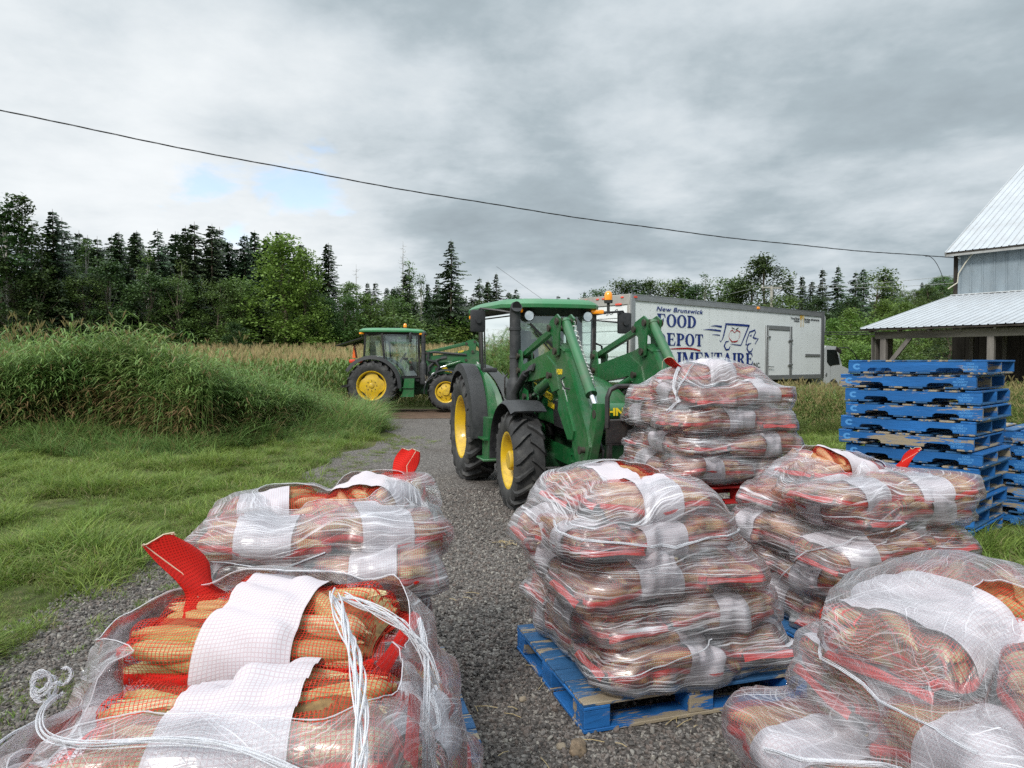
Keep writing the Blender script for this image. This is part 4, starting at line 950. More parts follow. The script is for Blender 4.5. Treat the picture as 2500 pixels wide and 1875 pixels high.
    if near:
        mb = MB(); P = []
        for i in range(150):
            u = i / 149; c_ = Vector((3.20, -.43, 2.12)).lerp(Vector((3.72, -.42, 1.52)), u) + Vector((0, 0, -.05 * math.sin(PI * u))); a = u * 2 * PI * 14
            P.append(c_ + Vector((.020 * math.cos(a), .020 * math.sin(a), .012 * math.cos(a))))
        mb.tube(P, .0055, 5); mb.build('coiled_hose_guard', WH_, ld, 60)
        mb = MB(); P = [Vector((3.72, -.42, 1.52)).lerp(Vector((3.78, -.42, 1.40)), i / 59) + Vector((.017 * math.cos(i * .8), .017 * math.sin(i * .8), 0)) for i in range(60)]; mb.tube(P, .004, 5); mb.tube([(3.77, -.42, 1.42), (3.95, -.44, 1.16), (4.02, -.46, 1.08)], .009, 6); mb.build('level_indicator_rod', ST_, ld, 60)
        mb = MB(); mb.tube([(3.02, -.47, 1.85), (3.3, -.46, 1.62), (3.28, -.60, 1.52), (3.40, -.6, 1.44), (3.46, -.5, 1.42)], .009, 6); mb.tube([(3.05, .6, 1.60), (3.2, .62, 1.72), (3.34, .6, 1.60), (3.30, .58, 1.3)], .016, 6); mb.tube([(3.7, -.45, 1.05), (3.85, -.42, 1.0), (3.95, -.40, .86), (3.85, -.38, .70)], .012, 6); mb.build('hydraulic_hoses', BP_, ld, 60)
    if near:
        # fork carriage with load guard
        cr = link('fork_carriage', None, e)
        mb = MB(); xg = 4.16
        for zz, hh in ((1.14, .07), (.98, .09), (.64, .10)): mb.box((xg, .05, zz), (.05, 1.02, hh), ch=.006)
        for yy in (-.43, -.2, .28, .5): mb.box((xg, yy, .88), (.045, .045, .52), ch=.006)
        mb.box((xg + .02, -.02, 1.06), (.02, .9, .2)); mb.build('carriage_frame', BM_, cr)
        mb = MB(); mb.tube([(xg + .02, -.46, 1.1), (xg + .02, -.46, 1.38), (xg + .02, -.43, 1.45), (xg + .02, -.36, 1.48), (xg + .02, .46, 1.48), (xg + .02, .53, 1.45), (xg + .02, .56, 1.38), (xg + .02, .56, 1.1)], .024, 8)
        for yy in (-.21, .05, .31): mb.beam((xg + .02, yy, 1.12), (xg + .02, yy, 1.48), .035, .03, up=(1, 0, 0))
        mb.build('load_guard', BM_, cr)
        for yy in (.0, .50):
            mb = MB(); mb.box((xg + .06, yy, .84), (.04, .11, .50)); mb.box((xg + .6, yy, .595), (1.1, .11, .035)); mb.build('fork', BM_, cr)
    # dangling things on the far tractor's loader
    if not near:
        mb = MB(); mb.tube([(1.72, -.62, 1.78), (1.9, -.62, 1.80), (2.6, -.6, 1.74), (2.9, -.6, 1.72)], .035, 8); mb.tube([(1.72, -.64, 1.8), (1.70, -.66, 1.55), (1.95, -.66, 1.5), (2.05, -.66, 1.35), (1.95, -.66, 1.15)], .045, 8); mb.build('hydraulic_hoses', BP_, ld, 60)
        mb = MB(); mb.lathe([(.05, -.02), (.09, 0), (.05, .02)], (1.9, -.72, 1.08), (0, 1, 0), 14); mb.beam((1.86, -.72, 1.02), (1.62, -.72, .86), .03, .03); mb.build('tow_hook', WH_, ld)
        mb = MB(); mb.box((4.0, 0, .62), (.1, 1.6, .5), ch=.02); mb.build('bucket_frame', BM_, ld)
    mb = MB(); mb.tube([(1.48, -.10 if near else -.5, 2.44), (1.20, -.75 if near else -.6, 2.95)], .0022, 4) if near else mb.tube([(.8, -.3, 2.5), (.6, -.3, 2.9)], .004, 4); mb.build('radio_aerial', BM_, cab)
    return e
HT = 15.5
tractor('near green tractor with yellow rims carrying a wrapped pallet on its front forks', (.20, 10.66, 0), R(-90 + HT), 1.0, True)
tractor('far green tractor parked side on in front of the corn field', (px2x(811, 24.2), 24.35, .12), R(2), 1.07, False)
WIRE_Z, WIRE_S = 8.7, 0.8
# ------------------------------------------------------------------ white box lorry
WALL_ = mat('lorry_white', (0.84, 0.87, 0.86), .35, coat=.2, var=.03, vscale=1.2, dirt=.10, dirtcol=(.35, .36, .33))
ALU_ = mat('aluminium_rail', (0.36, 0.37, 0.37), .45, metal=.6, var=.12, dirt=.25, dirtcol=(.2, .19, .17))
BLUE_ = mat('print_blue', (0.012, 0.035, 0.20), .4)
REDP_ = mat('print_red', (0.40, 0.012, 0.015), .4)
PBLK_ = mat('print_black', (0.02, 0.025, 0.03), .4)
GOLD_ = mat('print_gold', (0.62, 0.38, 0.06), .4)
def glyph(ch):
    """bold serif capitals in a unit-high box: list of outlines, and advance"""
    T, t, S = .23, .07, .055
    def rect(a, b, c, d): return [(a, b), (c, b), (c, d), (a, d)]
    def ring(cx, cy, ro, so, ri, si, a0=0, a1=360, n=22):
        out = []
        for i in range(n):
            u, v = R(a0 + (a1 - a0) * i / n), R(a0 + (a1 - a0) * (i + 1) / n)
            out.append([(cx + ro * math.cos(u), cy + so * math.sin(u)), (cx + ro * math.cos(v), cy + so * math.sin(v)), (cx + ri * math.cos(v), cy + si * math.sin(v)), (cx + ri * math.cos(u), cy + si * math.sin(u))])
        return out
    foot = lambda x, w=T: [(x - .08, 0), (x + w + .08, 0), (x + w + .08, S), (x + w, S * 1.9), (x, S * 1.9), (x - .08, S)]
    head = lambda x, w=T: [(x - .08, 1), (x - .08, 1 - S), (x, 1 - S * 1.9), (x + w, 1 - S * 1.9), (x + w + .08, 1 - S), (x + w + .08, 1)]
    stem = lambda x, w=T: [rect(x, .05, x + w, .95), foot(x, w), head(x, w)]
    if ch == 'I': return stem(.08), .39
    if ch == 'F': return stem(.08) + [rect(.3, 1 - t, .66, 1), [(.66, 1), (.70, .70), (.66, .70), (.56, 1 - t)], rect(.3, .48, .52, .48 + t), [(.52, .36), (.55, .36), (.55, .66), (.52, .66), (.46, .515)]], .72
    if ch == 'E': return glyph('F')[0][:-0 or None] + [rect(.3, 0, .68, t), [(.60, t), (.70, .0), (.75, .34), (.71, .34)]], .77
    if ch == 'L': return stem(.08) + [rect(.3, 0, .66, t), [(.57, t), (.67, .0), (.72, .38), (.68, .38)]], .74
    if ch == 'O': return ring(.42, .5, .42, .52, .20, .45), .84
    if ch == 'D': return stem(.08) + ring(.32, .5, .48, .5, .25, .43, -90, 90) + [rect(.1, 0, .34, t), rect(.1, 1 - t, .34, 1)], .84
    if ch == 'P': return stem(.08) + ring(.34, .73, .36, .27, .14, .20, -90, 90, 14) + [rect(.2, 1 - t, .36, 1), rect(.28, .46, .36, .53)], .72
    if ch == 'R': return glyph('P')[0] + [[(.33, .50), (.50, .50), (.80, .06), (.80, 0), (.58, 0)], rect(.58, 0, .86, S)], .86
    if ch == 'T': return stem(.26) + [rect(.02, 1 - t, .73, 1), [(.02, 1), (.12, 1 - t), (.04, .68), (.0, .68)], [(.73, 1), (.75, .68), (.71, .68), (.63, 1 - t)]], .77
    if ch == 'A': return [[(.04, .03), (.12, .03), (.42, .86), (.38, 1)], [(.38, 1), (.50, 1), (.86, .03), (.60, .03), (.36, .80)], rect(.20, .28, .62, .35), rect(-.03, 0, .22, S), rect(.54, 0, .93, S)], .90
    if ch == 'M': return [rect(.08, .03, .15, .97), [(.05, 1), (.30, 1), (.56, .22), (.46, 0)], [(.46, 0), (.76, 1), (.82, 1), (.54, .12)], rect(.72, .03, .94, 1), rect(.0, 0, .24, S), rect(.64, 0, 1.02, S), rect(.0, 1 - S, .2, 1), rect(.8, 1 - S, 1.02, 1)], 1.04
    if ch == 'N': return [rect(.08, .03, .15, .97), [(.04, 1), (.28, 1), (.80, .0), (.68, 0), (.10, .92)], rect(.70, .03, .77, .97), rect(.0, 0, .24, S), rect(.62, 1 - S, .86, 1), rect(.0, 1 - S, .2, 1)], .88
    return [], .4

def build_lorry():
    C1 = np.array([3.64, 21.8]); C2 = np.array([13.07, 29.87]); hz = 3.80; zb = 1.05
    u = (C2 - C1); L = float(np.linalg.norm(u)); u = u / L
    ang = math.atan2(u[1], u[0])
    e = thing('box_lorry', 'white refrigerated box lorry with blue food depot lettering on its side, parked beyond the weeds', 'lorry', (C1[0], C1[1], 0), ang)
    # local frame: x along the side (rear 0 -> front L), y away from the camera, z up; the lettered side is y = 0
    def face(px, py):
        k = (px - 1106) / F; s = (k * C1[1] - C1[0]) / (u[0] - k * u[1]); d = C1[1] + s * u[1]; return float(s), float(H + (783 - py) / F * d)
    W = 2.15
    body = MB(); body.box((L / 2, W / 2, (hz + zb) / 2), (L - .04, W - .04, hz - zb - .04)); body.build('cargo_box', WALL_, e)
    # side sheets between riveted joints
    n = 9
    for i in range(n):
        a, b = L * i / n + .006, L * (i + 1) / n - .006
        mb = MB(); mb.box(((a + b) / 2, .006, (hz + zb) / 2), (b - a, .012, hz - zb - .3)); mb.build('side_panel', WALL_, e)
    mb = MB(); mb.box((L / 2, -.012, hz - .10), (L, .05, .20), ch=.008); mb.box((L / 2, -.03, hz - .012), (L, .03, .024)); mb.box((L / 2, W + .01, hz - .10), (L, .05, .20)); mb.build('top_rail', ALU_, e)
    mb = MB(); mb.box((L / 2, -.012, zb + .08), (L, .05, .18), ch=.008); mb.build('bottom_rail', ALU_, e)
    mb = MB(); mb.box((L - .12, -.012, (hz + zb) / 2), (.26, .055, hz - zb), ch=.02); mb.build('corner_post', mat('corner_grey', (.16, .165, .17), .5, metal=.4), e)
    mb = MB(); mb.box((.06, -.012, (hz + zb) / 2), (.20, .055, hz - zb), ch=.02); mb.build('corner_post', ALU_, e)
    mb = MB(); mb.box((L / 2, W / 2, hz - .008), (L - .03, W, .02)); mb.build('box_roof', ALU_, e)
    mb = MB(); mb.box((face(1634, 660)[0], -.05, hz - .08), (.16, .05, .09), ch=.015); mb.build('marker_lamp', AMB_, e)
    mb = MB(); mb.box((.16, -.05, hz - .09), (.12, .03, .06)); mb.build('marker_lamp', RED_, e)
    # rivets
    mb = MB()
    for i in range(1, 3 * n):
        s = L * i / n / 3; dz = .085 if i % 3 == 0 else .17; r_ = .013
        if 6.75 < s < 8.3: continue
        for z in np.arange(zb + .25, hz - .26, dz):
            mb.add([(s + r_ * math.cos(a), -.004, z + r_ * math.sin(a)) for a in np.arange(6) * PI / 3], [(0, 1, 2, 3, 4, 5)])
    for s in np.arange(.2, L - .2, .09): mb.add([(s + .009 * math.cos(a), -.04, hz - .19 + .009 * math.sin(a)) for a in np.arange(6) * PI / 3], [(0, 1, 2, 3, 4, 5)])
    tag(mb.build('rivets', mat('rivet_grey', (.33, .35, .35), .5), e, None), kind='stuff')
    # side door
    (d0, zt), (d1, _) = face(1652, 702), face(1708, 710)
    zt = zt - .0
    mb = MB(); w = .17
    mb.box((d0 + w / 2, -.02, (zt + zb) / 2), (w, .07, zt - zb), ch=.01); mb.box((d1 - w / 2, -.02, (zt + zb) / 2), (w, .07, zt - zb), ch=.01); mb.box(((d0 + d1) / 2, -.02, zt - w / 2), (d1 - d0 - 2 * w - .004, .068, w), ch=.01); mb.build('door_frame', ALU_, e)
    mb = MB(); mb.box(((d0 + d1) / 2, -.012, (zt - w + zb) / 2), (d1 - d0 - 2 * w - .03, .03, zt - zb - w - .03)); mb.build('side_door', WALL_, e)
    for z in (zt - .55, zt - 1.5):
        for x, sg in ((d1 - w, -1),):
            mb = MB(); mb.box((x + .02, -.07, z), (.34, .03, .09), ch=.01); mb.build('hinge', ST_, e)
    mb = MB(); mb.box((d0 + w, -.07, zt - .45), (.22, .03, .08), ch=.01); mb.build('hinge', ST_, e)
    mb = MB(); mb.cyl((d0 + .1, -.075, zb + .1), (d0 + .1, -.075, zt - .1), .018, n=8); mb.beam((d0 + .05, -.09, zb + .5), (d0 + .5, -.09, zb + .48), .02, .03); mb.build('door_latch', ST_, e)
    a, b = face(1738, 767), face(1770, 767)
    mb = MB(); mb.box(((a[0] + b[0]) / 2, -.022, a[1]), (b[0] - a[0], .02, .09)); mb.build('vent_plate', ALU_, e)
    # lettering
    def word(txt, p0, p1, mt, gap=.06, name='lettering'):
        (s0, zb0), (s1, _) = face(*p0[:2]), face(*p1[:2])
        hh = face(p0[0], p0[2])[1] - zb0
        tot = sum(glyph(c)[1] + gap for c in txt) - gap; sx = (s1 - s0) / tot; x = s0
        for c in txt:
            polys, adv = glyph(c); mb = MB()
            for q in polys: mb.add([(x + sx * a_, -.0145, zb0 + hh * b_) for a_, b_ in q] , [tuple(range(len(q)))])
            mb.build(name, mt, e, None); x += sx * (adv + gap)
    def face2(px, py): return face(px, py)
    word('FOOD', (1418, 704.5, 677), (1503, 705), BLUE_)
    word('DEPOT', (1416, 745.5, 718), (1518, 746), BLUE_)
    word('ALIMENTAIRE', (1415, 788.5, 759.5), (1626, 794), BLUE_, gap=.045)
    s0, z0 = face(1415, 674.5); s1, _ = face(1516, 680)
    t_ = text_obj('lettering', 'New Brunswick', .205, BLUE_, e, ((s0 + s1) / 2, -.0145, face(1465, 671)[1]), (PI / 2, 0, 0), bold=.003, shear=.25, space=1.08); t_.scale[0] = (s1 - s0) / max(.1, t_.dimensions[0] if t_.dimensions[0] > 0 else 2.6)
    vs = [v.co.x for v in t_.data.vertices]; t_.scale[0] = (s1 - s0) / (max(vs) - min(vs))
    s0, z0 = face(1627, 795); text_obj('lettering', 'INC.', .26, PBLK_, e, (s0 + .22, -.0145, z0 + .1), (PI / 2, 0, 0), bold=.002)
    cr = lambda cx, cy: face((1560 + cx / 6.506) / 1.1302, (720 + cy / 6.506) / 1.1302)
    def stroke(pts, ws, m, name):
        P = [np.array(cr(*p)) for p in pts]; ws = [w_ / 6.506 / 1.1302 / F * 26 for w_ in ws]; V = []; f = []
        for i, p in enumerate(P):
            d = P[min(i + 1, len(P) - 1)] - P[max(i - 1, 0)]; d = d / np.linalg.norm(d); nn = np.array([-d[1], d[0]]) * ws[i] / 2
            for q in (p - nn, p + nn): V.append((q[0], -.0148, q[1]))
        for i in range(len(P) - 1): f.append((2 * i, 2 * i + 1, 2 * i + 3, 2 * i + 2))
        mb = MB(); mb.add(V, f); mb.build(name, m, e, None)
    S = stroke
    S([(465, 858), (600, 852), (760, 848), (860, 858), (968, 888)], [6, 20, 24, 26, 20], REDP_, 'red_underline')
    for p, w in (([(1125, 497), (1200, 490), (1305, 505)], [3, 18, 30]), ([(1005, 550), (1110, 550), (1200, 558), (1292, 572)], [2, 18, 24, 22]), ([(1150, 630), (1215, 632), (1276, 640)], [3, 12, 14])): S(p, w, BLUE_, 'speed_line')
    S([(1310, 715), (1335, 640), (1372, 470)], [14, 26, 34], BLUE_, 'drawn_lorry'); S([(1360, 462), (1500, 470), (1640, 482), (1745, 490)], [26, 30, 34, 30], BLUE_, 'drawn_lorry')
    S([(1735, 485), (1690, 600), (1610, 800)], [26, 28, 16], BLUE_, 'drawn_lorry'); S([(1440, 778), (1520, 790), (1612, 798)], [4, 14, 16], BLUE_, 'drawn_lorry'); S([(1268, 718), (1290, 742), (1308, 716)], [6, 16, 6], BLUE_, 'drawn_lorry')
    S([(1690, 790), (1700, 720), (1745, 590), (1832, 558)], [14, 22, 24, 22], BLUE_, 'drawn_lorry'); S([(1828, 560), (1842, 590), (1800, 680)], [20, 22, 18], BLUE_, 'drawn_lorry'); S([(1795, 676), (1840, 690), (1885, 690), (1832, 780)], [20, 24, 24, 12], BLUE_, 'drawn_lorry'); S([(1748, 650), (1775, 640), (1772, 668)], [8, 30, 8], BLUE_, 'drawn_lorry'); S([(1680, 785), (1712, 792), (1740, 790)], [12, 14, 10], BLUE_, 'drawn_lorry')
    S([(1422, 733), (1370, 745), (1345, 810), (1375, 870), (1420, 862), (1442, 812)], [8, 24, 32, 28, 26, 14], BLUE_, 'drawn_wheel'); S([(1775, 765), (1725, 780), (1705, 850), (1735, 905), (1775, 900), (1798, 845)], [8, 22, 30, 28, 24, 12], BLUE_, 'drawn_wheel')
    S([(1440, 580), (1470, 556), (1505, 600), (1550, 562), (1595, 590), (1592, 650), (1568, 705)], [14, 14, 10, 16, 14, 6, 5], REDP_, 'drawn_apple'); S([(1435, 590), (1415, 640), (1425, 690), (1470, 745), (1530, 740), (1560, 725)], [5, 5, 10, 20, 22, 14], REDP_, 'drawn_apple')
    S([(1462, 522), (1500, 535), (1515, 560)], [14, 10, 5], PBLK_, 'drawn_stalk'); S([(1522, 556), (1545, 540), (1572, 518)], [4, 22, 4], mat('print_green', (.02, .06, .03), .4), 'drawn_leaf')
    cc = lambda cx, cy: face((1850 + cx / 7.373) / 1.1302, (740 + cy / 7.373) / 1.1302)
    for body_, p, q in (('Food Banks', (585, 275), (735, 280)), ('Canada', (635, 318), (732, 325)), ('Banques alimentaires', (822, 290), (1090, 310)), ('Canada', (822, 330), (918, 338))):
        a, b = cc(*p), cc(*q); t2 = text_obj('lettering', body_, .12, PBLK_, e, ((a[0] + b[0]) / 2, -.0145, (a[1] + b[1]) / 2), (PI / 2, 0, 0), bold=.002)
        vs = [v.co.x for v in t2.data.vertices]; t2.scale[0] = (b[0] - a[0]) / (max(vs) - min(vs))
    for cx_, rx, m in ((762, 26, GOLD_), (803, 22, mat('print_gold_pale', (.75, .58, .25), .4))):
        c0 = cc(cx_, 235); mb = MB(); mb.add([(c0[0] + rx / 6500 * 26 * .9 * math.cos(a), -.0147, c0[1] + .16 * math.sin(a)) for a in np.linspace(0, 2 * PI, 17)[:-1]], [tuple(range(16))]); mb.box((c0[0], -.0147, c0[1] - .28), (.035, .0005, .32)); mb.build('drawn_cutlery', m, e, None)
    # rear frame and doors
    mb = MB(); mb.box((-.02, W / 2, hz - .16), (.08, W, .32), ch=.01)
    for y in (.06, W - .06): mb.box((-.02, y, (hz - .324 + zb) / 2), (.079, .12, hz - .324 - zb), ch=.01)
    mb.build('rear_frame', mat('rear_grey', (.40, .39, .36), .5, dirt=.3), e)
    for y in (.3, W / 2 - .25, W / 2, W / 2 + .25, W - .3): mb = MB(); mb.box((-.07, y, hz - .09), (.03, .12, .05), ch=.01); mb.build('rear_lamp', RED_, e)
    mb = MB(); mb.box((-.07, .45, hz - .30), (.03, .26, .06), ch=.01); mb.build('rear_lamp', RED_, e)
    for k in range(6):
        z1 = hz - .34 - k * .40; mb = MB(); mb.box((-.015, W / 2, z1 - .19), (.04, W - .26, .375), ch=.008); mb.build('door_slat', WALL_, e)
    rr = random.Random(3); mb = MB(); P = [(-.04, .3 + .085 * i, hz - .52 + rr.uniform(-.07, .07)) for i in range(12)]; mb.tube(P, .010, 4); mb.tube([(-.04, .5, hz - .62), (-.04, .52, hz - .44), (-.04, .6, hz - .47), (-.04, .53, hz - .53)], .012, 4); mb.tube([(-.04, .9, hz - .42), (-.04, .9, hz - .6), (-.04, .98, hz - .6)], .012, 4); mb.build('scribble', PBLK_, e, None)
    # refrigeration unit, chassis, wheels, cab
    mb = MB(); mb.box((L + .36, W / 2, 3.34), (.72, W * .78, .84), ch=.14); mb.build('refrigeration_unit', WH_, e, 50)
    mb = MB(); mb.lathe([(.05, 0), (.09, 0)], (L + .25, W * .11 - .003, 3.15), (0, -1, 0), 18); mb.build('round_badge', PBLK_, e, None)
    mb = MB(); mb.box((L / 2 + .6, W / 2, .86), (L + 1.6, .9, .22)); mb.build('chassis_frame', BM_, e)
    for s in (.0, 1.25, 2.5):
        for y in (.18, W - .18):
            if s == 0: cx = L + 1.05
            else: cx = .6 + s
            wm = link('wheel', None, e, (cx, y, .50)); key = 'lorry_tyre'
            mb = MB(); mb.lathe([(.29, -.13), (.40, -.15), (.49, -.13), (.50, -.08), (.50, .08), (.49, .13), (.40, .15), (.29, .13)], n=32); mb.build('tyre', TY_, wm)
            mb = MB(); mb.lathe([(.30, -.12), (.26, -.08), (.2, -.03), (.0, -.03)], n=20); mb.lathe([(.30, .12), (.26, .08), (.2, .03), (.0, .03)], n=20); mb.build('rim', WH_, wm)
    cab = link('cab', None, e); x0 = L + .12
    prof = [(x0 + .1, .75), (x0 + .1, 2.30), (x0 + .25, 2.42), (x0 + 1.15, 2.40), (x0 + 1.32, 2.28), (x0 + 1.75, 1.55), (x0 + 2.35, 1.42), (x0 + 2.5, 1.25), (x0 + 2.5, .60), (x0 + .1, .60)]
    mb = MB(); mb.prism(prof, .06, W - .06); mb.build('cab_shell', mat('cab_white', (.66, .68, .68), .3, coat=.3), cab, 30)
    mb = MB(); mb.prism([(x0 + .32, 1.72), (x0 + .30, 2.25), (x0 + 1.10, 2.25), (x0 + 1.22, 2.15), (x0 + 1.50, 1.62), (x0 + .95, 1.60), (x0 + .6, 1.55)], .045, .06); mb.build('side_window', mat('dark_window', (.012, .018, .017), .05, coat=.3), cab, 30)
    mb = MB(); mb.box((x0 + 1.0, -.12, 2.22), (.5, .05, .18), rot=(0, .3, 0), ch=.02); mb.tube([(x0 + 1.1, .04, 2.33), (x0 + 1.6, -.25, 2.34), (x0 + 2.0, -.35, 2.1), (x0 + 2.25, -.35, 1.85), (x0 + 2.25, -.3, 1.5)], .022, 6); mb.build('mirror_bracket', BM_, cab)
    mb = MB(); mb.tube([(x0 + .62, .055, .8), (x0 + .62, .055, 2.3)], .008, 4); mb.cyl((x0 + .25, .05, 1.2), (x0 + .25, .03, 1.2), .07, n=14); mb.build('door_seam', ALU_, cab)
build_lorry()

# ------------------------------------------------------------------ barn with lean-to
TIN_ = mat('tin_roof', (0.50, 0.525, 0.55), .45, metal=.15, var=.10, vscale=1.2, dirt=.22, dirtcol=(.30, .26, .22), stretch=(1, .25, 1))
WOODG = mat('grey_boards', (0.185, 0.17, 0.155), .85, var=.45, vscale=5, bump=.6, bscale=30, stretch=(1, 1, .12), spec=.2)
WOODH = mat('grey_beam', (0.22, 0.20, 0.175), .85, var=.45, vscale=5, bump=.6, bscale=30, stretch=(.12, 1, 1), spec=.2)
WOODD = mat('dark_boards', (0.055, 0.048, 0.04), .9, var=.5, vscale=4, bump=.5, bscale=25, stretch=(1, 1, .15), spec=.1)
BATT_ = mat('blue_grey_boards', (0.235, 0.285, 0.32), .7, var=.22, vscale=2.5, dirt=.25, dirtcol=(.34, .36, .36), stretch=(1, 1, .2), bump=.3, bscale=25)
def build_barn():
    A = Vector((11.6, 23.8, 0)); u = Vector((.617, -.787, 0)).normalized(); ang = math.atan2(u.y, u.x)
    e = thing('barn', 'old barn with ribbed tin roofs, blue grey boarded upper wall and open timber lean-to', 'barn', A, ang)
    # local: x along the eave towards the right, y into the barn, z up
    Ln = 16.0; D1 = 7.6; ze = 2.80; zw = 4.35; zt = 6.15
    def roof_sheets(y0, z0, y1, z1, x0, w, nx, name='roof_sheet', r_off=0):
        d = Vector((0, y1 - y0, z1 - z0)); Ls = d.length; P = []; nr = 3; V = []; f = []
        xs = []
        for i in range(nr):
            a = i * w / nr; xs += [(a, 0), (a + .012, .028), (a + .035, .028), (a + .047, 0)]
        xs.append((w - .002, 0)); nrm = Vector((0, -(z1 - z0), y1 - y0)).normalized()
        rows = []
        for j, k in enumerate(np.linspace(0, 1, 6)): rows.append([tuple(Vector((a, 0, 0)) + d * k + nrm * h) for a, h in xs])
        mb = MB(); mb.grid(rows); me = mb.mesh('roof_sheet', 30); me.materials.append(TIN_)
        for i in range(nx):
            o = link(name, me, e, (x0 + i * w, y0 + r_off, z0 + .02 + .006 * math.sin(i * 2.3)))
        mb = MB(); th = .03; mb.add([(x0, y0 + .02, z0 - .01), (x0 + w * nx, y0 + .02, z0 - .01), (x0 + w * nx, y1, z1 - .01), (x0, y1, z1 - .01), (x0, y0 + .02, z0 - .05), (x0 + w * nx, y0 + .02, z0 - .05), (x0 + w * nx, y1, z1 - .05), (x0, y1, z1 - .05)], [(0, 1, 2, 3), (7, 6, 5, 4), (0, 4, 5, 1), (1, 5, 6, 2), (2, 6, 7, 3), (3, 7, 4, 0)]); mb.build('roof_boards', WOODD, e, None)
    roof_sheets(0, ze, D1 - .02, zw, 0, .66, 24)
    # flashing at the wall
    mb = MB(); mb.beam((0, D1 - .08, zw + .03), (Ln, D1 - .08, zw + .03), .22, .025); mb.build('flashing', mat('flashing', (.66, .68, .68), .5, var=.15, dirt=.2), e)
    # upper wall boards with battens
    x = .25
    rr = random.Random(2)
    while x < Ln:
        w = .40; mb = MB(); mb.box((x + w / 2, D1 + .03, (zw + zt) / 2), (w - .008, .03, zt - zw)); mb.build('plank', BATT_, e); mb = MB(); mb.box((x + w, D1 + .005, (zw + zt) / 2), (.045, .03, zt - zw - .02)); mb.build('batten', BATT_, e); x += w
    mb = MB(); mb.box((.25, D1 + .02, (zw + zt) / 2), (.1, .09, zt - zw)); mb.build('corner_board', BATT_, e)
    # main roof: steep tin slope
    y0, z0, y1, z1 = D1 - .42, zt - .12, D1 + 9.4, zt - .12 + 5.6
    roof_sheets(y0, z0, y1, z1, -.15, .72, 22)
    mb = MB(); mb.beam((-.15, y0 + .05, z0 - .07), (Ln, y0 + .05, z0 - .07), .04, .14); mb.beam((-.12, y0, z0 - .06), (-.12, y1, z1 - .06), .05, .16); mb.build('fascia', mat('fascia', (.34, .34, .33), .7, var=.2), e)
    mb = MB(); mb.add([(-.15, y1, z1), (Ln, y1, z1), (Ln, y1 + 9, z0), (-.15, y1 + 9, z0)], [(0, 1, 2, 3)]); mb.build('back_slope', TIN_, e, None)
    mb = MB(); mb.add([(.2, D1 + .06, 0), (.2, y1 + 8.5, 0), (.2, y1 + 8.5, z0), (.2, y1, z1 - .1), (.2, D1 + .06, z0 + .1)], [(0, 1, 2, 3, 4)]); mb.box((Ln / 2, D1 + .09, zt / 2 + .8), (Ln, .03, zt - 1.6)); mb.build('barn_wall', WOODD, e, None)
    # lean-to timber
    mb = MB(); mb.beam((.35, .42, ze - .20), (Ln, .42, ze - .20), .14, .24); mb.build('eave_beam', WOODH, e)
    for i, x in enumerate((.62, 3.72, 7.0, 10.2)):
        mb = MB(); mb.box((x, .42, (ze - .32) / 2), (.18, .18, ze - .32), ch=.01); mb.build('post', WOODG, e)
    mb = MB(); mb.beam((.72, .40, 1.55), (1.45, .40, ze - .30), .09, .13); mb.build('brace', WOODG, e)
    for i in range(18):
        x = .3 + i * .9; mb = MB(); mb.beam((x, .1, ze - .04 - .02), (x, D1, zw - .09), .06, .12); mb.build('rafter', WOODG, e)
    for i in range(7):
        mb = MB(); mb.box((.30 + .02 * (i % 2), .35 + i * .22, (ze - .3) / 2 + .02), (.025, .2, ze - .25 - .02 * (i % 3))); mb.build('end_board', WOODG, e)
    for i in range(34):
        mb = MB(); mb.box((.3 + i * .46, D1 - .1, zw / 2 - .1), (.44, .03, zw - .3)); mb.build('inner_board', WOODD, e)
    for i, x in enumerate((1.9, 2.9, 3.9, 5.3, 6.5, 8.0)):
        mb = MB(); mb.box((x, 4.2, 1.6), (.13, .13, 3.2)); mb.build('inner_post', WOODG, e)
    mb = MB(); mb.box((Ln / 2, 3.9, .02), (Ln, 7.4, .04)); mb.build('earth_floor', mat('barn_floor', (.07, .055, .045), .95), e)
    # service cable entry
    mb = MB(); mb.cyl((.28, D1 - .06, 5.82), (.28, D1 - .22, 5.82), .03, n=8); mb.build('insulator', WH_, e)
    mb = MB(); mb.tube([(.85, D1 - .05, 6.02), (.7, D1 - .12, 5.9), (.5, D1 - .16, 5.6), (.3, D1 - .25, 5.2), (.25, D1 - .2, 4.85), (-.05, D1 - .3, 4.62)], .022, 6); mb.build('service_cable', mat('cable_cream', (.6, .56, .45), .6), e)
build_barn()

# ------------------------------------------------------------------ wires and far pole
def span(name, label, P, Q, sag, r, m, n=40, twist=False, cat='cable'):
    P = Vector(P); Q = Vector(Q); mb = MB(); L = (Q - P).length
    pts = [P.lerp(Q, i / n) - Vector((0, 0, 4 * sag * (i / n) * (1 - i / n))) for i in range(n + 1)]
    if twist:
        for k in range(3):
            N = n * 4; pp = []
            for i in range(N + 1):
                u = i / N; c = P.lerp(Q, u) - Vector((0, 0, 4 * sag * u * (1 - u))); a = u * L * 2.2 + k * 2.094; pp.append(c + Vector((0, .010 * math.cos(a), .012 * math.sin(a) + .01 * math.sin(u * L * 1.1))))
            mb.tube(pp, r, 4)
    else: mb.tube(pts, r, 5)
    o = mb.build(name, m, None, 60); tag(o, label, cat); return o
CAB_ = mat('cable_black', (.012, .012, .012), .6)
span('overhead_cable', 'twisted black service cable sagging across the sky to the barn wall', (-18, 15.5, WIRE_Z), (17.5, 28.2, 5.84), WIRE_S, .0085, CAB_, 60, True)
